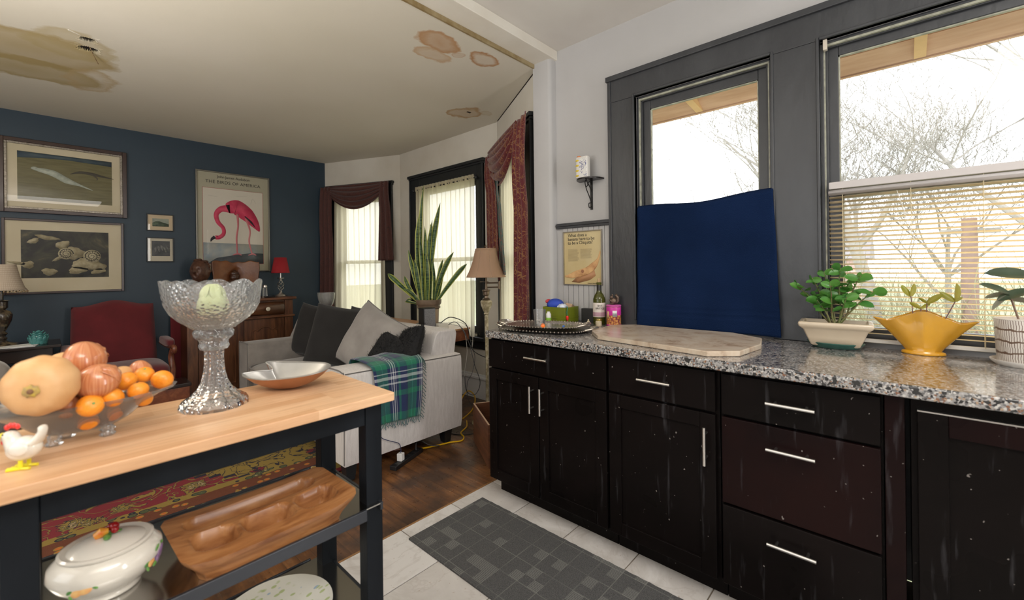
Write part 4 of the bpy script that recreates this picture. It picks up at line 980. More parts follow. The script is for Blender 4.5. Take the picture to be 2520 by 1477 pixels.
# yellow shell vase
M_yv = NT('mustard_glaze'); v = M_yv.obj(); n = M_yv.noise(v, 9, 3).outputs[0]; zz = M_yv.sep(v)[2]
M_yv.P('Base Color', M_yv.ramp(M_yv.math('ADD', M_yv.math('MULTIPLY', n, .5), M_yv.math('MULTIPLY', zz, 3.2)), [(.25, (.62, .30, .015)), (.6, (.58, .30, .03)), (.85, (.42, .24, .06))])); M_yv.P('Roughness', .12); M_yv.P('Coat Weight', .5); M_yv = M_yv.mat
yv = thing('shell_vase', 'mustard yellow shell-shaped planter with wavy rim and a few sprigs', 'planter', (2.215, -.048, CT))
lv = [(.02, 0, .02), (.058, 0, .040), (.062, .003, .042), (.060, .010, .040), (.050, .014, .036), (.060, .030, .040), (.080, .055, .044), (.103, .082, .048), (.126, .106, .050), (.146, .126, .050), (.143, .127, .046), (.122, .106, .045), (.098, .082, .042), (.06, .045, .034), (.01, .035, .01)]
def yf(u, v):
    j = int(round(v*(len(lv)-1))); a, z, b_ = lv[j]; th = u*2*PI; c_, s_ = cos(th), sin(th)
    f = smooth01((z-.02)/.1) if j < 12 else .3
    rip = 1+f*.05*cos(th*10); y = a*s_*(abs(s_)**.15)*(1+.02*f*cos(th*10)); x = b_*c_*rip*(1-.35*f*abs(s_)**3)
    h = z+f*f*(.036*math.exp(-(s_*2.4)**2)+.008*abs(s_)-.012*math.exp(-((abs(s_)-.75)*5)**2))
    return (x, y, h)
G().grid(yf, 100, len(lv)-1, True).build('vase_body', M_yv, yv, ang=70)
M_yleaf = leafmat('yellow_green_leaf', (.26, .28, .03), (.36, .30, .05), .4); stm = G(); ll = []
for (y0, y1, z1, leaves) in ((.018, .032, .215, [(.2, .9), (-.5, .9)]), (-.005, -.012, .19, [(.9, 1), (-.9, .55), (.2, .5)]), (-.03, -.085, .20, [(.1, 1.25), (-.95, .95), (.9, .45)]), (.005, .005, .17, [(-1.1, .7), (1.0, .6)])):
    pts = bez([(0, y0, .06), (0, lerp(y0, y1, .5), .13), (0, y1, z1)], 6); stm.tube(pts, .0018, 6)
    for a, s_ in leaves: ll.append((V((0, y1, z1)), V((random.uniform(-.3, .3), -a, .8)), s_))
stm.build('stems', mk('purple_stem', (.16, .08, .08), .6), yv)
l0 = leafg(.056, .022, .3, .05, 8, base=.15).build('leaf', M_yleaf, yv, ang=80)
for i, (p, d, s_) in enumerate(ll):
    o = l0 if i == 0 else dupmesh(l0, yv); place(o, p, d, PI/2+random.uniform(-.5, .5)); o.scale = (s_,)*3
# patterned pot
def potpat():
    t = NT('white_pot_brown_dashes'); uv = t.uvc(); s = t.sep(uv)
    r_ = t.math('MULTIPLY', s[1], 11.0); row = t.math('FLOOR', r_); fr = t.math('FRACT', r_)
    wob = t.noise(uv, 14, 2).outputs[0]
    cc = t.math('MULTIPLY', t.math('ADD', s[0], t.math('MULTIPLY', row, .137)), 74.0); cf = t.math('FRACT', t.math('ADD', cc, t.math('MULTIPLY', wob, .9)))
    l1 = t.math('LESS_THAN', cf, .27); l2 = t.math('LESS_THAN', t.math('ABSOLUTE', t.math('SUBTRACT', t.math('ADD', fr, t.math('MULTIPLY', t.math('SUBTRACT', wob, .5), .5)), .5)), .08)
    c = t.mix(t.math('MAXIMUM', l1, l2), (.72, .68, .63), (.16, .10, .07)); t.P('Base Color', c); t.P('Roughness', .4); return t.mat
M_pot2 = mk('white_stoneware', (.70, .67, .63), .35)
rp = thing('rubber_plant', 'dark-leaved rubber plant in a white pot with brown dashes at the right edge', 'plant', (2.165, -.292, CT+.008))
G().lathe([(.0662, .004), (.0668, .005), (.073, .142), (.0727, .144)], 60).build('dash_pattern', potpat(), rp, ang=70)
G().lathe([(.02, 0), (.063, 0), (.066, .003), (.0726, .145), (.069, .146), (.064, .12), (.01, .119)], 60).build('pot', M_pot2, rp, ang=60)
G().lathe([(.001, .125), (.0645, .124), (.0645, .121), (.001, .12)], 30).build('soil', M_soil, rp)
so = G().lathe([(.02, 0), (.07, 0), (.082, .012), (.083, .018), (.080, .018), (.07, .007), (.02, .006)], 48).build('plant_saucer', M_pot2, loc=(2.165, -.292, CT)); tag(so, 'white round saucer under the brown-dashed pot', 'saucer')
M_rub = leafmat('dark_rubber_leaf', (.035, .06, .035), (.09, .12, .08), .3, back=(.2, .2, .15)); stm = G(); ll = []
for pts, lfs in (([(0, .012, .12), (0, .026, .18), (0, .036, .225)], [(.036, .225, .6, .35, 1.05), (.036, .225, 1.2, -.2, .8), (.036, .22, .75, -.75, .9)]),
                 ([(0, -.01, .12), (0, -.012, .20), (0, -.016, .285)], [(-.016, .285, .95, .15, 1.5), (-.016, .275, -.5, .9, 1.25), (-.016, .25, -.8, .2, 1.0), (-.014, .24, .8, -.3, 1.2), (-.016, .2, -.7, -.6, .7), (-.016, .2, .5, .1, .75)]),
                 ([(0, -.025, .12), (0, -.04, .17), (0, -.05, .22)], [(-.05, .22, -.9, .2, 1.2), (-.05, .22, .4, .8, .9)])):
    stm.tube(bez(pts, 5), .003, 6)
    for y, z, dy, dz, s_ in lfs: ll.append((V((0, y, z)), V((random.uniform(-.35, .2), dy, dz)), s_))
stm.build('stems', mk('brown_stem', (.16, .10, .07), .7), rp)
l0 = leafg(.075, .034, .25, .10, 8, base=.2).build('leaf', M_rub, rp, ang=80)
for i, (p, d, s_) in enumerate(ll):
    o = l0 if i == 0 else dupmesh(l0, rp); place(o, p, d, random.choice((-1, 1))*random.uniform(.5, 1.2)); o.scale = (s_,)*3

# towel over the lower sash
def terry(c1, c2, name):
    t = NT(name); v = t.obj(); n = t.noise(v, 3, 3).outputs[0]; f = t.noise(v, 260, 2).outputs[0]
    t.P('Base Color', t.ramp(n, [(.3, c1), (.7, c2)])); t.P('Roughness', .95); t.P('Specular IOR Level', .1); t.bump(f, .7, .004); return t.mat
def tw(u, v):
    y = lerp(1.104+.006*v, .442-.030*v, u)
    zt = 1.592+.014*u-.012*sin(u*PI)*1.2+.006*sin(u*9)+.03*smooth01((u-.93)/.07)*0
    z = lerp(zt, .925, v)
    x = 2.246+.009*sin(u*8+v*2.5)+.006*sin(u*19+1-v*3)*v+.004*sin(v*11+u*4)+.018*smooth01((.03-v)/.03)
    if .83 < v < .845 or .885 < v < .90: x += .003
    return (x, y, z)
tb = G().grid(tw, 60, 70)
solo(tb, 'towel', terry((.0035, .012, .042), (.006, .018, .062), 'navy_terry_cloth'), 'navy blue bath towel hung over the lower half of the left kitchen window', 'towel', solid=.006, ang=80)
# blind
M_slat = mk('white_vinyl_slat', (.72, .69, .63), .4); M_slatm = NT('translucent_slat')
M_slatm.P('Base Color', (.74, .68, .56)); M_slatm.P('Roughness', .4); tl_ = M_slatm.new('ShaderNodeBsdfTranslucent', i_Color=(.92, .80, .58)); ms = M_slatm.new('ShaderNodeMixShader', i_0=.72, i_1=M_slatm.b.outputs[0], i_2=tl_.outputs[0]); M_slatm.t.links.new(ms.outputs[0], M_slatm.out.inputs[0]); M_slatm = M_slatm.mat
bl = thing('window_blind', 'white slatted blind covering the lower half of the right kitchen window', 'blind', (2.272, -.18, .95))
Y0, Y1 = -.60, .236
G().box(2.262, 2.292, Y0, Y1, 1.572, 1.602).build('head_rail', mk('grey_white_rail', (.50, .47, .46), .4), bl, W=True, bev=.003)
G().grid(lambda u, v: (2.254+.008*cos(v*PI*2), lerp(Y0, Y1, u), 1.545+.022*v), 2, 6).build('valance', mk('grey_valance', (.52, .5, .5), .4), bl, W=True, solid=.002)
g = G(); n_ = 31; z = 1.535; fr_ = True; PITCH = .0188
sg = G().grid(lambda u, v: ((v-.5)*.023, lerp(Y0+.18, Y1+.18, u), .0018*(1-(2*v-1)**2)), 1, 4)
s0 = None
for i in range(n_):
    if s0 is None: s0 = sg.build('slat', M_slatm, bl, solid=.0008); o = s0
    else: o = dupmesh(s0, bl)
    o.location = (0, 0, z-.95); o.rotation_euler = (0, .26, 0); z -= PITCH
G().box(2.262, 2.284, Y0, Y1, .934, .948).build('bottom_rail', M_slat, bl, W=True, bev=.002)
g = G()
for y in (.19, -.02, -.21, -.42):
    for xx in (2.2605, 2.2835): g.tube([(xx, y, 1.57), (xx, y, .945)], .0008, 4)
g.build('ladder_cord', mk('cream_cord', (.7, .62, .42), .7), bl, W=True)
G().tube([(2.256, .02, 1.54), (2.252, -.12, .98)], .0009, 4).build('pull_cord', M_slat, bl, W=True)
o = solo(Gb(2.278, 2.30, .238, .2525, 2.178, 2.232), 'blind_bracket', mk('cream_metal', (.55, .5, .42), .5), 'small cream metal blind bracket in the top corner of the right kitchen window', 'bracket', bev=.002)
solo(Gb(2.272, 2.30, -.61, .24, .9325, .940), 'wood_strip', mk('pale_raw_wood', (.6, .42, .2), .6), 'pale raw wood strip along the bottom of the right kitchen window', 'strip')
# wall shelf, vase, banana poster
ws = thing('wall_shelf', 'small black half-round wall shelf on a scrolled iron bracket', 'shelf', (2.30, 1.428, 1.62))
pl = [(0, -.088)]+[(-.105*cos(a), .088*sin(a)) for a in [(-PI/2)+i*PI/16 for i in range(17)]]+[(0, .088)]
G().prism(pl, .168, .178).build('shelf_top', mk('black_lacquer', (.012, .01, .01), .25), ws, bev=.003)
M_iron = mk('black_iron', (.008, .008, .008), .5)
Gb(-.006, 0, -.008, .008, -.01, .168).build('bracket_bar', M_iron, ws, bev=.001)
g = G().tube(bez([(-.004, 0, .01), (-.03, 0, .0), (-.035, 0, .025), (-.012, 0, .035), (-.03, 0, .07), (-.06, 0, .11), (-.075, 0, .15), (-.06, 0, .165), (-.045, 0, .14), (-.06, 0, .125)], 8), .003, 6)
g.tube(bez([(-.004, 0, .10), (-.02, 0, .125), (-.04, 0, .15), (-.02, 0, .16), (-.01, 0, .145)], 8), .003, 6); g.build('iron_scroll', M_iron, ws)
cv = thing('ceramic_flask', 'white ceramic flask painted with blue flowers and yellow leaves on the wall shelf', 'vase', (2.238, 1.450, 1.799), rad(0))
bm = NT('blue_sprig_china'); q = bm.new('ShaderNodeTexVoronoi', i_Vector=bm.obj(), i_Scale=150.0); nn = bm.noise(bm.obj(), 24, 3).outputs[0]
bm.P('Base Color', bm.mix(bm.math('MULTIPLY', bm.ramp(q.outputs['Distance'], [(.35, (1, 1, 1)), (.5, (0, 0, 0))]), bm.ramp(nn, [(.46, (0, 0, 0)), (.5, (1, 1, 1))])), (.68, .68, .66), (.06, .07, .22))); bm.P('Roughness', .2)
M_chw = mk('white_china', (.68, .66, .62), .22, coat=.3)
vs = []
lv = [(.018, .040, 0), (.021, .043, .003), (.021, .043, .125), (.018, .040, .130)]
for hx, hy, z in lv: vs += rectring(hx, hy, z, .012)
G().add(vs, [(j*20+i, j*20+(i+1) % 20, (j+1)*20+(i+1) % 20, (j+1)*20+i) for j in range(3) for i in range(20)]+[list(range(20))[::-1], [60+i for i in range(20)]]).build('body', M_chw, cv)
Gb(-.0216, -.0208, -.038, .012, .006, .118).build('painted_panel', bm.mat, cv)
for i in range(4): G().ell((-.0205, .028, .016+.031*i), .002, .013, .006, 14, 8).build('yellow_leaf', mk('yellow_enamel', (.62, .46, .03), .3), cv)
G().lathe([(.01, .128), (.012, .13), (.012, .137), (.01, .139)], 16, c=(-.004, .026, 0)).build('orange_mouth', mk('orange_glaze', (.6, .18, .04), .35), cv)
def text(s_, size, mat, par, Mx, name='lettering', ext=.0003, align='LEFT', sp=1.0):
    cu = bpy.data.curves.new('t', 'FONT'); cu.body = s_; cu.size = size; cu.extrude = ext; cu.align_x = align; cu.resolution_u = 3; cu.space_character = sp
    to = bpy.data.objects.new('t', cu); COL.objects.link(to); dg = bpy.context.evaluated_depsgraph_get(); dg.update()
    me = bpy.data.meshes.new_from_object(to.evaluated_get(dg)); bpy.data.objects.remove(to)
    me.materials.clear(); me.materials.append(mat); me.name = name
    o = bpy.data.objects.new(name, me); COL.objects.link(o); o.parent = par
    o.matrix_local = MW[par.name].inverted() @ Mx; MW[o.name] = MW[par.name]; return o
def wallM(p, right, up, sh=0):
    r_ = V(right); u_ = V(up); n_ = r_.cross(u_); Mx = Matrix((r_, u_, n_)).transposed().to_4x4(); Mx.translation = V(p); return Mx
M_ink = mk('black_ink', (.02, .018, .015), .6)
bpz = thing('banana_poster', 'framed yellow banana advertisement poster on the wall above the countertop', 'poster', (2.298, 1.495, 1.14))
y0, y1, z0, z1 = 1.352, 1.640, 1.141, 1.484
g = G(); fw = .006
g.box(2.280, 2.30, y0, y0+fw, z0, z1); g.box(2.280, 2.30, y1-fw, y1, z0, z1); g.box(2.280, 2.30, y0+fw, y1-fw, z0, z0+fw); g.box(2.280, 2.30, y0+fw, y1-fw, z1-fw, z1)
g.build('frame', mk('brushed_metal_frame', (.36, .33, .28), .35, .8), bpz, W=True, bev=.001)
pp_ = mk('aged_yellow_paper', (.60, .50, .28), .5, col2=(.52, .40, .18), ns=4)
Gb(2.290, 2.293, y0+fw, y1-fw, z0+fw, z1-fw).build('paper', pp_, bpz, W=True)
MT = lambda y, z, x=2.2893: wallM((x, y, z), (0, -1, 0), (0, 0, 1))
for i, s_ in enumerate(('What does a', 'banana have to be', 'to be a Chiquita?')): text(s_, .0295, M_ink, bpz, MT(1.605, 1.448-.024*i), sp=.93)
g = G()
rn = random.Random(4)
for c_ in (0, 1):
    for i in range(22 if c_ == 0 else 17):
        ya = 1.604-c_*.094; zz = 1.368-i*.0036; L = .086*rn.uniform(.8, 1); g.box(2.2892, 2.2897, ya-L, ya, zz, zz+.0009)
g.build('fine_print', mk('grey_ink', (.25, .2, .12), .7), bpz, W=True, smooth=False)
bpt = bez([(1.372, 1.345), (1.374, 1.33), (1.385, 1.300), (1.41, 1.262), (1.45, 1.230), (1.52, 1.205), (1.59, 1.196), (1.632, 1.190)] if False else [(0, 1.368, 1.350), (0, 1.372, 1.330), (0, 1.386, 1.296), (0, 1.415, 1.262), (0, 1.46, 1.232), (0, 1.53, 1.212), (0, 1.59, 1.198), (0, 1.630, 1.196)], 6)
nb = len(bpt); prof_ = [lerp(.004, .006, i/10) if i < 8 else .006+.017*smooth01((i-8)/12) if i < 22 else .023-.018*smooth01((i-30)/12) for i in range(nb)]
def bf(u, v):
    i = min(nb-1, int(round(u*(nb-1)))); p = bpt[i]; a = bpt[min(i+1, nb-1)]-bpt[max(i-1, 0)]; nrm_ = V((0, -a.z, a.y)).normalized()
    q_ = p+nrm_*prof_[i]*(v*2-1); return (2.2888-.0004*(1-(v*2-1)**2), q_.y, q_.z)
ban = NT('printed_banana'); ban.P('Base Color', ban.ramp(ban.noise(ban.obj(), 22, 3).outputs[0], [(.3, (.42, .20, .08)), (.5, (.62, .36, .16)), (.7, (.70, .44, .2))])); ban.P('Roughness', .5)
G().grid(bf, nb-1, 6).build('printed_banana', ban.mat, bpz, W=True, solid=.0003)
G().add([(2.289+.0002, y_, z_) for y_, z_ in ((1.40, 1.20), (1.44, 1.175), (1.52, 1.155), (1.58, 1.160), (1.54, 1.19), (1.47, 1.215), (1.41, 1.235))], [(0, 1, 2, 3, 4, 5, 6)]).build('printed_shade', mk('brown_print', (.40, .20, .09), .6), bpz, W=True, solid=.0002)
G().ell((2.2882, 1.495, 1.228), .0006, .011, .011, 16, 8).build('oval_sticker', mk('sticker_print', (.35, .15, .07), .5), bpz, W=True)
text('Chiquita Brands Inc.', .010, M_ink, bpz, MT(1.46, 1.150))
Gb(2.2845, 2.2855, y0+fw, y1-fw, z0+fw, z1-fw).build('glass', M_pic_glass, bpz, W=True)
text('BAY\nBRIDGE', .0155, M_ink, bt, Matrix.Translation((2.222, 1.338, 0)) @ Matrix.Rotation(rad(-52.5), 4, 'Z') @ wallM((0, -.0378, CT+.108), (1, 0, 0), (0, 0, 1)), align='CENTER')
# grey rug on the tiles
def rugmat():
    t = NT('charcoal_grid_carpet'); v = t.obj(); s = t.sep(v); f = t.noise(v, 420, 2).outputs[0]; 
    c = t.ramp(f, [(.35, (.035, .035, .036)), (.65, (.13, .13, .128))])
    gx = t.math('FRACT', t.math('DIVIDE', s[0], .106)); gy = t.math('FRACT', t.math('DIVIDE', s[1], .098))
    li = t.math('MAXIMUM', t.math('LESS_THAN', gx, .035), t.math('LESS_THAN', gy, .035))
    n = t.noise(v, 5, 0).outputs[0]
    c = t.mix(t.math('MULTIPLY', li, t.math('MULTIPLY', t.ramp(n, [(.4, (.4,)*3), (.6, (1,)*3)]), .6)), c, (.22, .22, .2))
    cell = t.new('ShaderNodeTexWhiteNoise', i_Vector=t.new('ShaderNodeCombineXYZ', i_0=t.math('FLOOR', t.math('DIVIDE', s[0], .053)), i_1=t.math('FLOOR', t.math('DIVIDE', s[1], .049)), i_2=0).outputs[0]).outputs['Value']
    st_ = t.math('SUBTRACT', 1, t.math('LESS_THAN', t.math('FRACT', t.math('DIVIDE', s[0], .007)), .45))
    c = t.mix(t.math('MULTIPLY', t.math('MULTIPLY', t.math('LESS_THAN', cell, .16), st_), .5), c, (.28, .28, .26))
    t.P('Base Color', c); t.P('Roughness', .95); t.bump(f, 1, .004); return t.mat
g = G().grid(lambda u, v: (lerp(1.13, 1.600, u)+.002*sin(v*160), lerp(1.705, .2, v), .009), 8, 60)
g.box(1.13, 1.60, .2, 1.705, .0015, .0085)
solo(g, 'floor_mat', rugmat(), 'charcoal grey carpet runner with a pale grid on the kitchen tiles', 'rug')
# ---------------------------------------------------------------- living room
def fabric(name, c1, c2, sc=7, sh=.3, st=(1, 1, 1), bs=300, b=.35):
    t = NT(name); v = t.obj(False, st); n = t.noise(v, sc, 4).outputs[0]; t.P('Base Color', t.ramp(n, [(.35, c1), (.68, c2)])); t.P('Roughness', .9); t.P('Sheen Weight', sh); t.P('Sheen Roughness', .5)
    t.bump(t.noise(v, bs, 2).outputs[0], b, .003); return t.mat
M_sofa = fabric('grey_velvet_upholstery', (.18, .16, .145), (.27, .245, .22), 5, .35); M_sofal = fabric('light_grey_weave', (.60, .57, .55), (.70, .67, .65), 30, .2, (3, 3, .4), 160, .5)
M_pipe = fabric('dark_grey_piping', (.12, .11, .105), (.16, .15, .14))
sf = thing('sofa', 'grey fabric sofa with its light grey near arm towards the kitchen', 'sofa', (1.6, 3.4, 0))
Gb(1.22, 1.98, 2.62, 4.20, .10, .30).build('frame', M_sofa, sf, W=True, bev=.01)
def armg(y0, y1, x0, x1, z0, z1, slope):
    g = G(); n = 10
    def f(u, v):
        # u round the section (y,z), v along x
        x = lerp(x0, x1, v); top = z1+slope*(1-v)
        pr = [(y0+.012, z0), (y0, z0+.06), (y0-.004, (z0+top)/2), (y0+.001, top-.03), (y0+.006, top-.008), (y0+.02, top), ((y0+y1)/2, top+.008), (y1-.03, top), (y1-.008, top-.012), (y1, top-.04), (y1, z0+.05), (y1, z0)]
        p = pr[int(round(u*len(pr))) % len(pr)]; return (x, p[0], p[1])
    g.grid(f, 12, 6, True); n = 12
    g.add([f(i/12, 0) for i in range(12)], [list(range(12))]); g.add([f(i/12, 1) for i in range(12)], [list(range(12))[::-1]])
    return g
a_ = armg(2.385, 2.665, 1.165, 2.045, .11, .636, .018).build('arm', M_sofal, sf, W=True, ang=50, label='light grey outer face, worn at the bottom corners')
g = G().tube([(1.170, 2.392, .648), (2.044, 2.392, .628)], .004, 6).tube([(1.170, 2.655, .645), (2.044, 2.655, .628)], .004, 6)
g.tube(bez([(1.163, 2.40, .12), (1.163, 2.392, .60), (1.163, 2.42, .655), (1.163, 2.525, .662), (1.163, 2.63, .652), (1.163, 2.657, .60), (1.163, 2.65, .13)], 5), .004, 6)
g.build('piping', M_pipe, a_, W=True)
a_ = armg(4.18, 4.42, 1.18, 2.0, .11, .612, .01).build('arm', M_sofa, sf, W=True, ang=50)
G().tube(bez([(1.178, 4.19, .12), (1.178, 4.187, .58), (1.178, 4.21, .622), (1.178, 4.30, .630), (1.178, 4.39, .622), (1.178, 4.415, .58), (1.178, 4.41, .13)], 5), .004, 6).build('piping', M_pipe, a_, W=True)
bk = G().add([(1.84, 2.60, .28), (2.0, 2.50, .11), (2.0, 4.40, .11), (1.84, 4.20, .28), (1.86, 2.44, .78), (1.885, 2.43, .812), (2.035, 2.43, .812), (2.045, 2.43, .78), (1.86, 4.38, .78), (1.885, 4.38, .812), (2.035, 4.38, .812), (2.045, 4.38, .78)],
             [(0, 3, 8, 4), (4, 8, 9, 5), (5, 9, 10, 6), (6, 10, 11, 7), (7, 11, 2, 1), (0, 1, 2, 3), (0, 4, 5, 6, 7, 1), (3, 2, 11, 10, 9, 8)])
bk.build('back', M_sofal, sf, W=True, bev=.012, bseg=3)
def cushion(x0, x1, y0, y1, z0, z1, puff=.02, e=6):
    g = G(); cx_, cy_, cz = (x0+x1)/2, (y0+y1)/2, (z0+z1)/2
    def f(u, v):
        a = u*2*PI; ca, sa = cos(a), sin(a); k_ = (abs(ca)**e+abs(sa)**e)**(-1/e)
        p = -PI/2+v*PI; r_ = abs(cos(p))**(.28); s_ = math.copysign(abs(sin(p))**.55, sin(p))
        rr_ = r_; pu = puff*(1-(r_*.9)**2)*(1 if s_ > 0 else .3)
        return (cx_+ca*k_*rr_*(x1-x0)/2, cy_+sa*k_*rr_*(y1-y0)/2, cz+s_*((z1-z0)/2)+math.copysign(pu, s_)*abs(s_))
    return g.grid(f, 72, 24, True)
for (y0, y1) in ((2.675, 3.425), (3.43, 4.172)):
    o = cushion(1.150, 1.86, y0, y1, .30, .458, .014).build('seat_cushion', M_sofa, sf, W=True, ang=80)
    g = G()
    def ring(z): 
        pts = []
        for i in range(48):
            a = i/48*2*PI; ca, sa = cos(a), sin(a); k_ = (abs(ca)**6+abs(sa)**6)**(-1/6)
            pts.append((1.505+ca*k_*.353, (y0+y1)/2+sa*k_*(y1-y0)/2*.995, z))
        return pts
    g.tube(ring(.441), .0045, 6, closed=True); g.build('piping', M_pipe, o, W=True)
for (x, y) in ((1.215, 2.45), (1.95, 2.46), (1.215, 4.33), (1.95, 4.33)):
    G().lathe([(.034, 0), (.036, .004), (.052, .112)], 4, c=(0, 0, 0)).xf(Matrix.Translation((x, y, .009)) @ Matrix.Rotation(PI/4, 4, 'Z')).build('leg', M_blackbay, sf, W=True, smooth=False)
# pillows
def pillow(name, label, c, w_, h_, t_, az, tilt, roll, mat, group, fuzz=None, trim=None):
    """az: direction its face looks (deg), tilt back (deg), roll in its plane"""
    n = 26
    def shape(sgn):
        def f(u, v):
            x, y = u*2-1, v*2-1
            pin = 1-.10*(1-abs(x))*0-.05*(1-abs(y)**2)*(abs(x)**3)-0; ex = x*(1-.07*(1-y*y)*abs(x)); ey = y*(1-.07*(1-x*x)*abs(y))
            th = max(0, (1-x**4))**.5*max(0, (1-y**4))**.5
            wr_ = .05*sin(x*5+y*3)*th+.04*sin(y*9-x*4)*th*abs(x)
            return (ex*w_/2, sgn*t_/2*th*(1+wr_), ey*h_/2)
        return f
    g = G().grid(shape(-1), n, n).grid(shape(1), n, n)
    for i in range(len(g.f)//2, len(g.f)): g.f[i] = g.f[i][::-1]
    R_ = Matrix.Rotation(rad(az+90), 4, 'Z') @ Matrix.Rotation(rad(tilt), 4, 'X') @ Matrix.Rotation(rad(roll), 4, 'Y')
    R_ = Matrix.Rotation(rad(az+90), 4, 'Z') @ Matrix.Rotation(rad(-tilt), 4, 'X') @ Matrix.Rotation(rad(roll), 4, 'Y')
    g.xf(R_)
    if fuzz:
        rnd = random.Random(5); f0 = len(g.f); N_ = len(g.v)
        for k_ in range(2600):
            i = rnd.randrange(N_); p = g.v[i]; 
            q = p+V((rnd.uniform(-1, 1), rnd.uniform(-1, 1), rnd.uniform(-.3, 1)))*.010+p.normalized()*.012; s_ = .0016
            j = rnd.uniform(-.008, .008); p = p+V((j, -j, j*.5))
            g.add([p+V((s_, 0, 0)), p-V((s_, 0, 0)), q, p+V((0, s_, 0))], [(0, 1, 2), (0, 3, 2)])
    t = thing(name, label, 'pillow', c, 0, group)
    g.build('cushion', mat, t, ang=80)
    g = G(); pts = []
    for i in range(4*n):
        s_ = i % n/n; e_ = i//n
        u, v = [(s_, 0), (1, s_), (1-s_, 1), (0, 1-s_)][e_]
        x, y = u*2-1, v*2-1; pts.append((x*(1-.07*(1-y*y)*abs(x))*w_/2, 0, y*(1-.07*(1-x*x)*abs(y))*h_/2))
    if not fuzz:
        g.tube(pts, .0045, 6, closed=True).xf(R_); g.build('piping', M_pilp if mat is not M_pll else M_pipe, t)
    return t
M_pld = fabric('charcoal_velvet', (.009, .0085, .0085), (.015, .0145, .0145), 6, .1); M_pll = fabric('light_grey_velvet', (.24, .22, .205), (.31, .29, .27), 6, .4)
M_plb = fabric('black_shaggy_pile', (.004, .004, .0045), (.007, .007, .008), 60, .05, bs=120, b=.8); M_pilp = fabric('charcoal_piping', (.03, .03, .03), (.05, .05, .05))
PG = 'scatter pillows on the sofa'
pillow('pillow', 'light grey pillow farthest away, at the far end of the sofa', (1.70, 4.22, .635), .40, .38, .13, 200, 20, 10, M_pll, PG)
pillow('pillow', 'smaller charcoal pillow left of the big charcoal one', (1.665, 4.02, .70), .46, .47, .14, 195, 14, 5, M_pld, PG)
pillow('pillow', 'charcoal pillow mostly hidden behind the big charcoal one', (1.80, 3.40, .755), .42, .36, .10, 180, 12, 0, M_pld, PG)
pillow('pillow', 'big charcoal pillow at the middle of the sofa', (1.66, 3.50, .70), .66, .50, .15, 198, 16, 4, M_pld, PG)
pillow('pillow', 'large light grey pillow leaning right in front of the sofa back', (1.66, 2.95, .70), .54, .50, .22, 195, 20, 22, M_pll, PG)
pillow('pillow', 'black shaggy pillow in front of the large light grey one', (1.62, 2.70, .625), .34, .36, .14, 185, 24, 22, M_plb, PG, fuzz=True)
pillow('pillow', 'small black shaggy pillow at the near corner of the sofa back', (1.72, 2.56, .715), .27, .28, .11, 170, 24, -15, M_plb, PG, fuzz=True)
# plaid blanket
def plaid():
    t = NT('blue_green_plaid'); s = t.sep(t.uvc()); U_ = t.math('MULTIPLY', s[0], .40); V_ = t.math('MULTIPLY', s[1], .66)
    def band(x, per, off, stops):
        f = t.math('FRACT', t.math('DIVIDE', t.math('ADD', x, off), per)); return t.ramp(f, stops, 'CONSTANT')
    B, GR, W_, K = (.012, .02, .085), (.01, .17, .09), (.62, .64, .66), (.02, .05, .07)
    st_ = [(0, B), (.16, GR), (.34, (.05, .3, .2)), (.36, GR), (.52, B), (.62, W_), (.64, B), (.68, W_), (.72, B), (.76, W_), (.78, B), (.86, GR), (.93, B)]
    a = band(U_, .24, .02, st_); b = band(V_, .30, .03, st_)
    tw_ = t.math('GREATER_THAN', t.math('FRACT', t.math('MULTIPLY', t.math('ADD', U_, V_), 260)), .5)
    n = t.noise(t.obj(), 200, 2).outputs[0]
    c = t.mix(t.math('ADD', .3, t.math('MULTIPLY', tw_, .4)), a, b); c = t.mix(t.math('MULTIPLY', n, .25), c, K)
    t.P('Base Color', c); t.P('Roughness', .95); t.P('Sheen Weight', .2); t.bump(n, .5, .003); return t.mat
M_plaid = plaid()
path = bez([(2.672, .56), (2.674, .63), (2.655, .670), (2.60, .680), (2.50, .682), (2.42, .676), (2.376, .660), (2.366, .61), (2.366, .50), (2.370, .40), (2.372, .315)] and [(0, 2.673, .57), (0, 2.674, .63), (0, 2.655, .672), (0, 2.60, .682), (0, 2.50, .682), (0, 2.42, .676), (0, 2.374, .658), (0, 2.364, .61), (0, 2.364, .50), (0, 2.366, .40), (0, 2.368, .31)], 6)
def bf(u, v):
    i = v*(len(path)-1); k_ = min(len(path)-2, int(i)); p = path[k_].lerp(path[k_+1], i-k_)
    sl = max(0, v-.45)
    x = lerp(1.325+.07*sl+.01*sin(v*7), 1.715-.10*sl+.008*sin(v*9), u)
    out = sl*(.010+.012*sin(u*11+v*2)+.008*sin(u*23))
    return (x, p.y-abs(out)-.002, p.z-.03*sl*u+.004*sin(u*13)*(1 if v < .5 else 0))
bkt = thing('plaid_blanket', 'blue, green and white plaid blanket with fringes draped over the sofa arm', 'blanket', (1.52, 2.40, .5))
G().grid(bf, 40, 60).build('cloth', M_plaid, bkt, W=True, solid=.006, ang=80)
g = G(); rnd = random.Random(3)
for i in range(34):
    u = i/33; p = V(bf(u, 1)); L = rnd.uniform(.02, .045); g.tube([p, p+V((rnd.uniform(-.006, .006), -.003, -L*.5)), p+V((rnd.uniform(-.012, .012), -.004, -L))], .0022, 4)
for i in range(46):
    v = i/45; p = V(bf(1, v)); dz = -.012 if v > .45 else 0; g.tube([p, p+V((.012, -.002, dz)), p+V((.024, -.004, dz*2.2-rnd.uniform(0, .008)))], .002, 4)
o = g.build('fringe', M_plaid, bkt, W=True); o['kind'] = 'stuff'

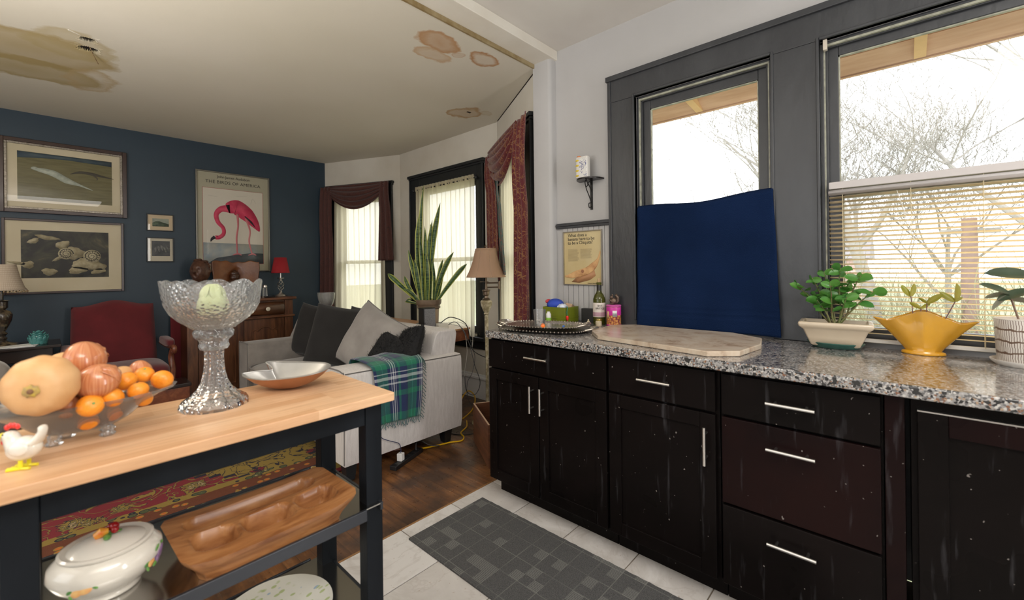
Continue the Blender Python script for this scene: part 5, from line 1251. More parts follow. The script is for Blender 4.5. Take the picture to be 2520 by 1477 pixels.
# oriental rug
def orient():
    t = NT('red_oriental_pile'); v = t.pos(); s = t.sep(v); n = t.noise(v, 7, 3, .6, 1.6); nf = n.outputs[0]
    y = t.math('ADD', t.math('SUBTRACT', s[1], 2.60), t.math('MULTIPLY', t.math('SUBTRACT', nf, .5), .012))
    RED, YEL, NAV, GRN, BRN, CRM = (.19, .014, .024), (.26, .18, .035), (.012, .014, .026), (.07, .09, .035), (.13, .035, .012), (.38, .28, .15)
    vo = t.new('ShaderNodeTexVoronoi', i_Vector=v, i_Scale=6.0); dist = vo.outputs['Distance']
    dw = t.math('ADD', dist, t.math('MULTIPLY', t.math('SUBTRACT', t.noise(v, 16, 3, .6, 2).outputs[0], .5), .7))
    field = t.ramp(dw, [(0, YEL), (.10, NAV), (.14, CRM), (.20, GRN), (.24, YEL), (.30, NAV), (.34, RED)], 'CONSTANT')
    # swirling vines
    ww = t.math('ABSOLUTE', t.math('SUBTRACT', t.noise(v, 5.5, 2, .4, 2.5).outputs[0], .5)); field = t.mix(t.math('LESS_THAN', ww, .022), field, YEL); field = t.mix(t.math('MULTIPLY', t.math('LESS_THAN', ww, .034), t.math('GREATER_THAN', ww, .022)), field, NAV)
    # stepped yellow medallion
    qx = t.math('MULTIPLY', t.math('FLOOR', t.math('DIVIDE', s[0], .06)), .06); md = t.math('ADD', t.math('ABSOLUTE', t.math('SUBTRACT', qx, .98)), t.math('MULTIPLY', t.math('ABSOLUTE', t.math('SUBTRACT', s[1], 3.25)), .9))
    med = t.math('LESS_THAN', md, .44); medo = t.math('LESS_THAN', md, .47)
    mcol = t.ramp(dw, [(0, NAV), (.12, RED), (.24, NAV), (.27, YEL)], 'CONSTANT'); mcol = t.mix(t.math('LESS_THAN', ww, .02), mcol, NAV)
    field = t.mix(medo, field, NAV); field = t.mix(med, field, mcol)
    bor = t.new('ShaderNodeTexVoronoi', i_Vector=v, i_Scale=17.0).outputs['Distance']
    b1 = t.ramp(bor, [(0, YEL), (.22, CRM), (.30, NAV), (.5, NAV)], 'CONSTANT'); b2 = t.ramp(bor, [(0, (.5, .13, .02)), (.2, YEL), (.28, BRN)], 'CONSTANT'); b3 = t.ramp(bor, [(0, CRM), (.14, GRN), (.34, NAV), (.42, YEL)], 'CONSTANT')
    zig = t.math('PINGPONG', s[0], .05)
    c = field
    for lim, cc in ((.36, t.mix(0, b3, b3)), (.30, b2), (.19, b1)):
        c = t.mix(t.math('LESS_THAN', y, lim), c, cc)
    c = t.mix(t.math('LESS_THAN', t.math('SUBTRACT', y, t.math('MULTIPLY', zig, 1.2)), .08), c, YEL)
    c = t.mix(t.math('LESS_THAN', y, .035), c, RED)
    xe = t.math('SUBTRACT', 1.64, s[0]); c = t.mix(t.math('LESS_THAN', xe, .10), c, t.mix(t.math('LESS_THAN', bor, .2), RED, CRM)); 
    c = t.mix(t.math('MULTIPLY', t.math('LESS_THAN', xe, .22), t.math('GREATER_THAN', xe, .10)), c, b1)
    f = t.noise(v, 320, 2).outputs[0]; c = t.mix(t.math('MULTIPLY', f, .3), c, (.05, .02, .015)); t.P('Base Color', c); t.P('Roughness', .95); t.bump(f, .6, .003); return t.mat
rg = thing('oriental_rug', 'red, navy and yellow patterned oriental rug on the dark wood floor', 'rug', (.2, 3.6, 0))
g = G().grid(lambda u, v: (lerp(-1.5, 1.62, u), lerp(2.60, 4.4, v)+.012*sin(u*21)*(1-v)+(-.10*smooth01((u-.86)/.14)*0), .0085), 60, 8); 
g.build('pile', orient(), rg, W=True, solid=.008, ang=80)
g = G(); rnd = random.Random(9)
for i in range(170):
    y = 2.60+i*.0105; g.tube([(1.618, y, .008), (1.645, y+rnd.uniform(-.006, .006), .004), (1.672, y+rnd.uniform(-.012, .012), .002)], .0022, 4)
o = g.build('fringe', mk('pink_cream_fringe', (.5, .28, .22), .9), rg, W=True); o['kind'] = 'stuff'

# power strip and cords on the floor
ps = thing('power_strip', 'black power strip on the wood floor beside the sofa', 'power strip', (1.596, 2.415, 0), math.atan2(.102, .27))
Gb(-.15, .15, -.025, .025, 0, .028).build('housing', mk('black_plastic', (.012, .012, .013), .4), ps, bev=.005)
g0 = None
for i in range(6):
    q = Gb(-.006, .006, -.012, .012, .0275, .0286)
    if g0 is None: g0 = q.build('socket', mk('dark_socket', (.03, .03, .03), .6), ps); g0.location = (-.11, 0, 0)
    else: dupmesh(g0, ps, (-.11+i*.045, 0, 0))
pl_ = thing('white_charger', 'small white charger plugged into the black power strip', 'charger', (1.535, 2.395, .0284), math.atan2(.102, .27))
Gb(-.018, .018, -.018, .018, 0, .048).build('body', mk('white_plastic_plug', (.75, .74, .72), .3), pl_, bev=.004)
def cord(label, pts, r, mat, name='cable', n=10):
    g = G().tube(bez(pts, n), r, 6); return solo(g, name, mat, label, 'cord')
M_yc = mk('yellow_cord_rubber', (.72, .42, .01), .4); M_gc = mk('grey_cord_rubber', (.08, .08, .085), .5); M_wc = mk('white_cord_rubber', (.55, .53, .5), .5); M_bc = mk('dark_blue_cord', (.02, .03, .10), .5); M_blk = mk('black_cord_rubber', (.01, .01, .01), .5)
cord('yellow extension cord running from the power strip round the sofa foot', [(1.745, 2.472, .015), (1.85, 2.45, .007), (1.96, 2.42, .006), (2.03, 2.38, .007), (2.09, 2.42, .006), (2.13, 2.50, .006), (2.24, 2.56, .006), (2.33, 2.66, .006)], .0055, M_yc)
cord('yellow cord curled at the foot of the baseboard behind the sofa', [(2.34, 2.72, .006), (2.50, 2.80, .006), (2.60, 2.86, .03), (2.64, 2.90, .09), (2.58, 2.90, .15), (2.48, 2.85, .16), (2.38, 2.80, .12)], .0055, M_yc)
cord('thin grey cord looping out of the power strip', [(1.69, 2.45, .03), (1.70, 2.46, .07), (1.74, 2.47, .075), (1.80, 2.45, .03), (1.88, 2.44, .006), (1.98, 2.46, .006), (2.06, 2.55, .006)], .003, M_gc)
cord('dark blue charging cord rising from the white charger', [(1.535, 2.395, .077), (1.535, 2.392, .10), (1.51, 2.375, .15), (1.44, 2.365, .19), (1.38, 2.362, .23), (1.36, 2.362, .29)], .0022, M_bc)
cord('thin black cord lying on the wood floor behind the sofa foot', [(2.06, 2.58, .004), (2.10, 2.48, .004), (2.18, 2.42, .004), (2.30, 2.44, .004)], .003, M_blk)
# crate
M_crate = woodmat('crate_plywood', (.07, .025, .012), (.12, .045, .02), (.16, .065, .03), .5, (3, 3, 20), 1.6); M_crin = mk('pale_crate_edge', (.55, .38, .26), .7)
cr = thing('wooden_crate', 'open brown wooden crate on the floor at the end of the kitchen cabinets', 'crate', (2.10, 2.325, .0005), rad(-120.5))
W_, D_, H_ = .46, .28, .272
for n_, b in (('side_panel', (0, W_, 0, .012)), ('side_panel', (0, W_, D_-.012, D_)), ('end_panel', (0, .012, .012, D_-.012)), ('end_panel', (W_-.012, W_, .012, D_-.012))):
    o = Gb(b[0], b[1], b[2], b[3], 0, H_).build(n_, M_crate, cr, bev=.001)
    Gb(b[0]+.001, b[1]-.001, b[2]+.001, b[3]-.001, H_, H_+.0015).build('raw_edge', M_crin, o)
Gb(.012, W_-.012, .012, D_-.012, 0, .01).build('bottom_panel', M_crate, cr)

# console table behind the sofa with plant, speaker, white box
M_mah = woodmat('red_brown_mahogany', (.10, .025, .012), (.17, .05, .022), (.24, .085, .035), .28, (14, 2, 14), 1.5, .2)
M_oakt = woodmat('worn_table_top', (.30, .14, .05), (.38, .19, .08), (.30, .12, .05), .35, (14, 2, 14), 1.5, .2)
cs = thing('console_table', 'red-brown wooden console table behind the sofa under the bay window', 'table', (2.29, 3.45, 0))
Gb(2.075, 2.505, 2.795, 4.12, .727, .742).build('table_top', M_oakt, cs, W=True, bev=.003)
Gb(2.085, 2.495, 2.805, 4.11, .64, .7265).build('apron', M_mah, cs, W=True, bev=.002)
g = G().tube([(2.087, 2.803, .641), (2.493, 2.803, .641)], .004, 6).tube([(2.493, 2.803, .641), (2.493, 4.1, .641)], .004, 6); g.build('beading', M_mah, cs, W=True)
for (x, y) in ((2.11, 3.15), (2.47, 3.45), (2.11, 4.08), (2.47, 4.08)): G().lathe([(.018, 0), (.016, .1), (.026, .5), (.022, .6), (.024, .64)], 16).build('leg', M_mah, cs, loc=(x-2.29, y-3.45, 0))
px0, py0, TZ = 2.36, 3.195, .7425
sp = thing('snake_plant', 'tall yellow-edged snake plant in a clay pot in front of the bay window', 'plant', (px0, py0, TZ))
M_clay = mk('brown_glazed_clay', (.16, .11, .075), .4, col2=(.22, .16, .11), ns=12); M_clayl = mk('cream_pot_base', (.55, .43, .30), .5)
G().lathe([(.02, .014), (.082, .014), (.086, .02), (.093, .16), (.094, .164)], 48).build('pot', M_clayl, sp, ang=60)
G().lathe([(.0945, .150), (.099, .165), (.101, .185), (.108, .19), (.113, .20), (.115, .232), (.110, .236), (.102, .232), (.098, .20), (.01, .198)], 48).build('glazed_rim', M_clay, sp, ang=50)
G().lathe([(.099, .157), (.1035, .16), (.1035, .168), (.0995, .171)], 60, mod=lambda a, r, z, j: (r*(1+.02*(int(a*30/PI) % 2)), z)).build('beading', M_clay, sp)
g = G().ell((0, 0, 0), .024, .003, .024, 24, 8).xf(Matrix.Rotation(rad(-30), 4, 'Z') @ Matrix.Translation((-.0, -.0895, .09))); g.build('stamped_medallion', mk('dark_medallion', (.08, .055, .04), .6, col2=(.3, .2, .13), ns=160), sp)
G().lathe([(.02, 0), (.09, 0), (.112, .012), (.115, .018), (.110, .018), (.09, .008), (.02, .006)], 40).build('dish', M_blackbay, sp)
G().lathe([(.001, .205), (.0985, .203), (.0985, .199), (.001, .2)], 24).build('soil', M_soil, sp)
def snake():
    t = NT('snake_plant_leaf'); s = t.sep(t.uvc()); e = t.math('ABSOLUTE', t.math('SUBTRACT', s[0], .5))
    n = t.noise(t.new('ShaderNodeMapping', i_Vector=t.obj(), i_Scale=(8, 8, 60)).outputs[0], 1.2, 3, .6, 1).outputs[0]
    c = t.ramp(n, [(.4, (.018, .05, .022)), (.55, (.09, .16, .055))], 'LINEAR')
    c = t.mix(t.math('GREATER_THAN', e, .34), c, (.50, .52, .12)); t.P('Base Color', c); t.P('Roughness', .35)
    tl_ = t.new('ShaderNodeBsdfTranslucent', i_Color=c); ms = t.new('ShaderNodeMixShader', i_0=.3, i_1=t.b.outputs[0], i_2=tl_.outputs[0]); t.t.links.new(ms.outputs[0], t.out.inputs[0]); return t.mat
M_snake = snake(); random.seed(21)
LR, UPV = R0, V((0, 0, 1))
def sleaf(a0, a1, z1, wd, dep=0, curve=0, twist=0):
    """leaf from the pot; a = sideways (metres), z1 = tip height above table"""
    b = V((LR.x*a0, LR.y*a0, .195))+V((Fv.x*dep*.5, Fv.y*dep*.5, 0)); tip = V((LR.x*a1, LR.y*a1, z1))+V((Fv.x*dep, Fv.y*dep, 0))
    mid = b.lerp(tip, .5)+LR*curve+V((0, 0, abs(a1-a0)*.15)); n = 16; w0 = Matrix.Rotation(twist, 3, 'Z') @ LR; dd = Matrix.Rotation(twist, 3, 'Z') @ Fv
    def f(u, v):
        p = (1-v)**2*b+2*v*(1-v)*(mid*2-(b+tip)/2)+v*v*tip; tg = (tip-b).normalized(); side_ = (w0-tg*w0.dot(tg)).normalized(); nn = tg.cross(side_)
        W2 = wd*(.50+.50*sin(min(1, v*1.5)*PI/2)) * (1-max(0, (v-.72)/.28)**1.7)+.0012; x = (u-.5)*W2
        return p+side_*x+nn*(abs(x)*.45+.004*sin(v*9))
    return G().grid(f, 6, n)
tz = lambda z: z
SL = [(-.02, -.035, 1.28, .036, .02, -.04, .3), (.01, .11, 1.115, .060, .0, -.03, .1), (-.03, -.06, 1.07, .052, .03, -.05, .5), (.0, .045, .955, .048, -.03, -.02, .2), (.01, .015, .93, .040, .05, 0, .6), (-.02, -.02, .90, .05, -.04, 0, -.3),
      (-.05, -.34, .475, .055, -.03, -.05, .2), (.04, .22, .665, .055, 0, -.02, .2), (.05, .335, .555, .050, -.02, .02, .1), (-.05, -.175, .69, .045, .02, -.01, .3), (-.06, -.20, .45, .045, -.02, -.03, .2), (-.06, -.20, .335, .05, -.03, 0, .1), (-.07, -.13, .24, .04, -.05, -.08, .2),
      (.03, .125, .60, .042, .02, 0, .5), (.0, .0, .80, .045, .06, .01, -.5), (-.03, -.06, .84, .05, -.02, .0, .8), (-.04, -.085, .72, .05, .05, -.01, .2), (-.01, -.01, .66, .05, -.06, .01, 0), (.04, .05, .60, .045, -.05, .01, .9), (-.05, -.11, .60, .05, -.05, 0, .1), (.06, .12, .50, .04, .03, 0, .3)]
for q in SL: sleaf(q[0]*1.25, q[1]*1.06, q[2], q[3]*.86, *q[4:]).build('leaf', M_snake, sp, ang=80)
spk = thing('speaker', 'black upright speaker with a grey mesh front before the snake plant', 'speaker', (2.185, 2.985, TZ), rad(-10))
Gb(-.055, .055, -.05, .05, 0, .185).build('cabinet', mk('matt_black_case', (.012, .012, .013), .45), spk, bev=.004)
mesh_m = NT('grey_speaker_mesh'); q = mesh_m.new('ShaderNodeTexVoronoi', i_Vector=mesh_m.obj(), i_Scale=260.0); mesh_m.P('Base Color', mesh_m.ramp(q.outputs['Distance'], [(.25, (.02, .02, .02)), (.4, (.2, .2, .21))])); mesh_m.P('Roughness', .4)
Gb(-.048, .052, -.053, -.0505, .008, .178).build('mesh_grille', mesh_m.mat, spk, bev=.002)
o = Gb(-.045, .045, -.035, .035, 0, .05).build('white_box', mk('cream_plastic', (.62, .60, .52), .4), loc=(2.27, 2.89, TZ), bev=.006); o.rotation_euler = (0, 0, rad(-15)); tag(o, 'small cream router box on the end of the console table', 'box')
random.seed(3)
for i, (m_, l_) in enumerate(((M_gc, 'dark grey cord hanging off the console table in a long loop'), (M_wc, 'white cord hanging straight off the console table'), (M_gc, 'grey cord crossing the others beside the baseboard'), (M_blk, 'black cord swinging from the console table towards the cabinets'), (M_wc, 'thin white cord arching over the end of the console table'))):
    x = 2.40+.02*i; y = 2.785
    P_ = [[(2.32, 2.90, .765), (2.36, 2.83, .80), (x, y, .74), (2.46, 2.76, .60), (2.50, 2.74, .42), (2.56, 2.74, .26), (2.52, 2.76, .16), (2.44, 2.78, .20), (2.42, 2.78, .33)],
          [(2.30, 2.89, .78), (2.37, 2.82, .77), (2.42, 2.785, .72), (2.44, 2.77, .55), (2.41, 2.77, .38), (2.38, 2.76, .25)],
          [(2.30, 2.93, .78), (2.40, 2.80, .755), (2.46, 2.77, .62), (2.51, 2.75, .50), (2.48, 2.75, .36), (2.43, 2.76, .28), (2.44, 2.77, .15), (2.50, 2.78, .06)],
          [(2.26, 2.90, .795), (2.34, 2.86, .84), (2.44, 2.785, .78), (2.47, 2.76, .64), (2.46, 2.70, .55), (2.44, 2.50, .52), (2.42, 2.36, .545)],
          [(2.31, 2.90, .79), (2.42, 2.82, .79), (2.50, 2.78, .70), (2.51, 2.775, .60), (2.47, 2.76, .52)]][i]
    cord(l_, P_, [.0032, .002, .0025, .0038, .002][i], m_, 'cord', 8)

# floor lamp
fx, fy = 2.42, 2.505
lp = thing('floor_lamp', 'brass and stone swing-arm floor lamp with a peach bell shade', 'lamp', (fx, fy, 0))
M_brass = mk('antique_brass', (.20, .15, .11), .35, .8); M_stone = mk('veined_green_stone', (.26, .22, .13), .25, col2=(.48, .42, .30), ns=30, lo=.45, hi=.6)
sh_ = NT('peach_fabric_shade'); sh_.P('Base Color', (.62, .44, .31)); sh_.P('Roughness', .85); tl_ = sh_.new('ShaderNodeBsdfTranslucent', i_Color=(.7, .48, .32)); ms = sh_.new('ShaderNodeMixShader', i_0=.45, i_1=sh_.b.outputs[0], i_2=tl_.outputs[0]); sh_.t.links.new(ms.outputs[0], sh_.out.inputs[0]); M_shade = sh_.mat
prof = [(.158, 1.184), (.156, 1.190), (.138, 1.225), (.118, 1.275), (.101, 1.33), (.090, 1.38), (.084, 1.412)]
def shadeg(prof, n=48):
    g = G(); k_ = len(prof)
    return g.grid(lambda u, v: (cos(u*2*PI)*prof[int(round(v*(k_-1)))][0], sin(u*2*PI)*prof[int(round(v*(k_-1)))][0], prof[int(round(v*(k_-1)))][1]), n, k_-1, True)
shd = shadeg(prof).build('lamp_shade', M_shade, lp, solid=.002, ang=80)
g = G()
for i in range(8): a = i*PI/4+.3; g.tube([(cos(a)*(r+.001), sin(a)*(r+.001), z) for r, z in prof], .0022, 5)
g.tube([(cos(i*PI/20)*.158, sin(i*PI/20)*.158, 1.184) for i in range(40)], .003, 6, closed=True); g.tube([(cos(i*PI/20)*.084, sin(i*PI/20)*.084, 1.412) for i in range(40)], .003, 6, closed=True); g.build('shade_seam', mk('tan_braid', (.42, .28, .19), .8), shd)
G().lathe([(.13, 0), (.13, .01), (.11, .025), (.03, .04), (.014, .06), (.012, .50), (.016, .86), (.014, .875)], 24).build('pole', M_stone, lp)
G().lathe([(.014, .875), (.022, .885), (.017, .895), (.030, .92), (.044, .955), (.047, .985), (.040, .995), (.02, .999)], 28).build('urn', M_stone, lp)
G().lathe([(.03, .9995), (.032, 1.005), (.018, 1.015), (.016, 1.03), (.026, 1.04), (.027, 1.065), (.034, 1.073), (.034, 1.08), (.012, 1.083), (.010, 1.13)], 28).build('collar', M_brass, lp)
g = G(); ax = V((LR.x, LR.y, 0)); p1 = ax*.105
for z in (1.10, 1.135): g.tube([V((0, 0, z)), p1+V((0, 0, z))], .006, 8)
g.tube([p1+V((0, 0, 1.085)), p1+V((0, 0, 1.15))], .009, 10); g.tube([V((0, 0, 1.08)), V((0, 0, 1.40))], .007, 8); g.tube([ax*-.05+V((0, 0, 1.145)), ax*.02+V((0, 0, 1.145))], .003, 6); g.build('swing_arm', M_brass, lp)
G().lathe([(.004, 1.40), (.006, 1.412), (.004, 1.42), (.009, 1.43), (.006, 1.442), (.001, 1.446)], 12).build('finial', M_brass, lp)

# curtains
M_sheer = sheer('cream_sheer', (.80, .73, .55, 1), .86, .6)
def sheerc(name, label, F_, a0, a1, z0, z1, d0, folds, amp, seed, skew=0, rod=True):
    rnd = random.Random(seed); ph = [rnd.uniform(0, 6) for _ in range(4)]
    def f(u, v):
        z = lerp(z1, z0, v); w = 1+skew*v
        a = lerp(a0-skew*.0, a1, u)+.02*v*sin(u*9+ph[0])
        s_ = a0+(a-a0)*w if skew else a
        d = d0+amp*(sin(u*folds*2*PI+ph[1]+.6*sin(v*3+ph[2]))+.4*sin(u*folds*4.3+ph[3]+v))+.008*v
        return F_.P(s_, d, z)
    t = thing(name, label, 'curtain', F_.P((a0+a1)/2, d0, z0))
    G().grid(f, int(folds*12), 30).build('cloth', M_sheer, t, W=True, ang=80)
    if rod:
        g = G().tube([F_.P(a0-.02, d0, z1-.02), F_.P(a1+.02, d0, z1-.02)], .007, 8)
        for a in (a0-.03, a1+.03): g.ell(F_.P(a, d0, z1-.02), .018)
        g.build('curtain_rod', M_blackbay, t, W=True)
        g = G(); n = int(folds*8)
        def h(u, v): return F_.P(lerp(a0, a1, u), d0+.004+.010*sin(u*folds*9)*(1-abs(v-.5)), z1-.035+.05*v)
        g.grid(h, n*2, 3).build('ruffled_heading', M_sheer, t, W=True, ang=80)
    return t
sheerc('sheer_curtain', 'cream sheer curtain gathered on a rod over the central bay window', FB, .26, 1.22, .56, 2.14, .055, 13, .013, 1)
sheerc('sheer_curtain', 'cream sheer curtain under the dark swag on the left bay window', FA, .19, .92, .50, 2.14, .045, 9, .012, 2, rod=False)
sheerc('sheer_curtain', 'narrow strip of cream sheer curtain behind the red curtain on the right bay window', FC, .22, .84, .55, 2.14, .045, 8, .012, 3, rod=False)
def damask(name, ground, fig, sc=9.0, thr=.45):
    t = NT(name); v = t.uvc(); v = t.new('ShaderNodeMapping', i_Vector=v, i_Scale=(1, 1, 1)).outputs[0]
    n = t.noise(v, sc, 2, .45, 1.8).outputs[0]; a = t.math('ABSOLUTE', t.math('SUBTRACT', n, .5)); l1 = t.math('LESS_THAN', a, .014)
    q = t.new('ShaderNodeTexVoronoi', i_Vector=v, i_Scale=sc*1.5, feature='DISTANCE_TO_EDGE').outputs['Distance']; l2 = t.math('MULTIPLY', t.math('LESS_THAN', q, .028), t.math('GREATER_THAN', t.noise(v, sc*.8, 1).outputs[0], .47))
    t.P('Base Color', t.mix(t.math('MAXIMUM', l1, l2), ground, fig)); t.P('Roughness', .7); t.P('Sheen Weight', .25); return t.mat
M_red = M_red; M_dam = damask('red_gold_damask', (.11, .005, .010), (.28, .13, .04), 13); M_rust = damask('rust_paisley', (.075, .018, .011), (.03, .005, .005), 26); M_teal = damask('teal_paisley_lining', (.05, .12, .11), (.30, .10, .07), 14)
def tail(F_, a0, a1, at0, at1, z1, z0, d0, folds, amp, seed, slant=0, w=1.0):
    """hanging end of the scarf: top a0..a1, bottom at0..at1"""
    def f(u, v):
        a = lerp(lerp(a0, at0, v), lerp(a1, at1, v), u); z = lerp(z1, z0, v)-slant*u*v
        d = d0+amp*(.5+.5*v)*sin(u*folds*2*PI+seed+v*.8)+.03*sin(PI*min(1, v*3))*.5
        return F_.P(a, d, z)
    g = G().grid(f, max(24, int(folds*14)), 36); L = abs(z1-z0)
    g.uv = [(p[0]*abs(at1-at0)*w*1.6, p[1]*L) for p in g.uv]; return g
def swag(F_, a0, a1, z1, sag, d0, drop):
    def f(u, v):
        a = lerp(a0, a1, u); c_ = 4*u*(1-u); z = z1-drop[0]*(1-c_)*0-v*(sag*c_+drop[1]*(1-c_))-.0
        d = d0+.05*sin(PI*v)*c_+.014*sin(v*5*2*PI+1)*(.4+.6*c_)+.01
        z += -.01*sin(v*5*2*PI)*c_
        return F_.P(a, d, z)
    g = G().grid(f, 40, 40); g.uv = [(p[0]*.9, p[1]*.35) for p in g.uv]; return g
s1 = thing('scarf_valance', 'dark rust swag scarf draped over the left bay window', 'curtain', FA.P(.58, .06, 1.4))
swag(FA, .13, 1.04, 2.285, .30, .055, (0, .06)).build('swag', M_rust, s1, W=True, solid=.003, ang=80)
tail(FA, 1.10, .92, 1.13, .90, 2.28, .30, .075, 3, .022, 1).build('left_tail', M_rust, s1, W=True, solid=.003, ang=80)
tail(FA, .10, .24, .04, .27, 2.29, 1.36, .075, 2.5, .022, 2, slant=-.0).build('right_tail', M_rust, s1, W=True, solid=.003, ang=80)
s2 = thing('red_curtain', 'red curtain with gold vine pattern and swag on the right bay window', 'curtain', FC.P(.5, .08, 1.4))
swag(FC, .20, 1.10, 2.315, .38, .075, (0, .10)).build('swag', M_dam, s2, W=True, solid=.003, ang=80)
tail(FC, -.03, .27, -.03, .34, 2.30, .45, .085, 3.5, .020, 1, w=.7).build('right_tail', M_dam, s2, W=True, solid=.003, ang=80)
tail(FC, 1.12, .80, 1.10, .66, 2.28, 1.30, .095, 3, .016, 2, slant=.15).build('left_tail', M_dam, s2, W=True, solid=.003, ang=80)
tail(FC, .80, .70, .66, .52, 2.05, 1.20, .088, 1, .008, 2).build('paisley_lining', M_teal, s2, W=True, solid=.003, ang=80)

# things by the blue wall -------------------------------------------------
M_sb = woodmat('old_walnut_sideboard', (.06, .022, .010), (.11, .042, .018), (.16, .065, .028), .33, (2.5, 14, 14), 1.8, .15); M_sbv = woodmat('old_walnut_upright', (.055, .020, .010), (.10, .04, .018), (.17, .07, .03), .33, (16, 14, 2), 1.8, .15)
sb = thing('sideboard', 'antique walnut sideboard with one long drawer over two arched-panel doors', 'sideboard', (1.35, 5.0, 0))
Gb(.905, 1.795, 4.91, 5.28, .06, .945).build('body', M_sbv, sb, W=True, bev=.002)
Gb(.86, 1.845, 4.86, 5.30, .948, .975).build('top', M_sb, sb, W=True, bev=.005)
for x0, x1 in ((.885, .965), (1.735, 1.815)): Gb(x0, x1, 4.888, 4.91, .06, .945).build('corner_post', M_sbv, sb, W=True, bev=.002); 
Gb(.87, 1.83, 4.872, 4.91, .765, .785).build('moulding', M_sb, sb, W=True, bev=.004)
def dr(u, v): return (lerp(.975, 1.725, u), 4.905-.028*sin(PI*v)**.6, lerp(.795, .925, v))
g = G().grid(dr, 2, 14); o = g.build('drawer', M_sb, sb, W=True, solid=.006, ang=60)
for x in (1.13, 1.562): G().lathe([(.006, 0), (.006, .006), (.020, .010), (.021, .016), (.012, .021), (.003, .022)], 20).xf(Matrix.Translation((x, 4.876, .86)) @ Matrix.Rotation(PI/2, 4, 'X')).build('knob', mk('bone_knob', (.62, .56, .44), .35), o, W=True)
for x0, x1 in ((.972, 1.345), (1.352, 1.728)):
    d_ = Gb(x0, x1, 4.896, 4.912, .09, .758).build('door', M_sbv, sb, W=True, bev=.002)
    cx_ = (x0+x1)/2; hw = (x1-x0)/2-.065
    pts = [(cx_-hw, .15), (cx_+hw, .15)]; 
    for i in range(21):
        u = 1-i/20; x = cx_-hw+2*hw*u; k_ = abs(2*u-1); z = .64+.045*(1-min(1, k_/.62)**2)+(.020*(1-((k_-.8)/.2)**2) if k_ > .6 else 0); pts.append((x, z))
    g = G(); n = len(pts); cxz = V((cx_, 0, .4))
    for (yy, sc_) in ((4.8955, 1), (4.890, .985), (4.890, .93), (4.8958, .90)): 
        g.v += [V((cx_+(p[0]-cx_)*sc_, yy, .40+(p[1]-.40)*(1-(1-sc_)*.6))) for p in pts]; g.uv += [(0, 0)]*n
    for j in range(3):
        for i in range(n): g.f.append([j*n+i, j*n+(i+1) % n, (j+1)*n+(i+1) % n, (j+1)*n+i]); g.mi.append(0)
    g.f.append([3*n+i for i in range(n)]); g.mi.append(0)
    g.build('arched_panel', M_sbv, d_, W=True, ang=25)
for x in (.91, 1.76): Gb(x, x+.05, 4.90, 4.95, 0, .06).build('foot', M_sb, sb, W=True)
o = Gb(.83, 1.90, 5.30, 5.312, .10, .93).build('red_cloth', mk('dark_red_cloth', (.12, .008, .012), .9), bev=.003); tag(o, 'dark red cloth hanging behind the sideboard, showing at both sides', 'cloth')
# small red lamp
sl = thing('table_lamp', 'small table lamp with a red shade and twisted silver cage stem on the sideboard', 'lamp', (1.765, 5.09, .9752))
prof = [(.092, .255), (.088, .27), (.060, .425)]
rs = NT('red_fabric_shade'); rs.P('Base Color', (.30, .008, .015)); rs.P('Roughness', .8); shadeg(prof, 36).build('lamp_shade', rs.mat, sl, solid=.002, ang=80)
G().lathe([(.05, 0), (.052, .006), (.044, .018), (.02, .03), (.011, .045), (.013, .055)], 28).build('base', M_steel, sl)
g = G()
for k_ in range(4):
    g.tube([(cos(k_*PI/2+i*.32)*(.006+.026*sin(PI*i/14)), sin(k_*PI/2+i*.32)*(.006+.026*sin(PI*i/14)), .055+i*.009) for i in range(15)], .0035, 6)
g.build('twisted_cage', M_steel, sl); G().lathe([(.009, .178), (.011, .185), (.035, .196), (.036, .20), (.008, .203), (.006, .255), (.012, .26), (.012, .29)], 20).build('neck', M_steel, sl)
# bust
M_bust = mk('carved_dark_wood', (.055, .022, .014), .35, col2=(.11, .05, .03), ns=24, bump=.5, bs=55, bd=.006)
bu = thing('carved_bust', 'dark carved wooden bust of a bearded man on the sideboard', 'bust', (1.03, 5.08, .9752), rad(-35))
def gauss(d, c, s_): return math.exp(-((d-V(c).normalized()).length_squared)/(2*s_*s_))
def hm(d):   # face looks along -Y
    k_ = 1+.30*gauss(d, (0, -1, -.05), .10)+.12*gauss(d, (0, -1, .12), .09)+.10*gauss(d, (.35, -1, .32), .18)+.10*gauss(d, (-.35, -1, .32), .18)
    k_ -= .13*gauss(d, (.34, -1, .12), .10)+.13*gauss(d, (-.34, -1, .12), .10); k_ += .22*gauss(d, (0, -.8, -.8), .26)+.09*gauss(d, (.28, -1, -.35), .13)+.09*gauss(d, (-.28, -1, -.35), .13)
    k_ -= .08*gauss(d, (0, -1, -.42), .07); k_ += .06*gauss(d, (0, -1, -.52), .07)+.20*gauss(d, (1, .05, -.02), .10)+.20*gauss(d, (-1, .05, -.02), .10)
    return k_
g = G().ell((0, 0, .285), .080, .100, .115, 72, 48, mod=hm); g.build('head', M_bust, bu, ang=80)
g = G()
for i in range(26): a = i*.7; g.ell((cos(a)*.06*(1-i/60), .015+sin(a)*.07*(1-i/60), .33+.0025*i), .022, .022, .016, 10, 6)
g.build('curled_hair', M_bust, bu); G().lathe([(.10, 0), (.105, .02), (.12, .05), (.135, .09), (.12, .13), (.07, .155), (.052, .175), (.05, .21), (.055, .24)], 40, sx=1.05, sy=.72).build('neck_and_shoulders', M_bust, bu, ang=80)
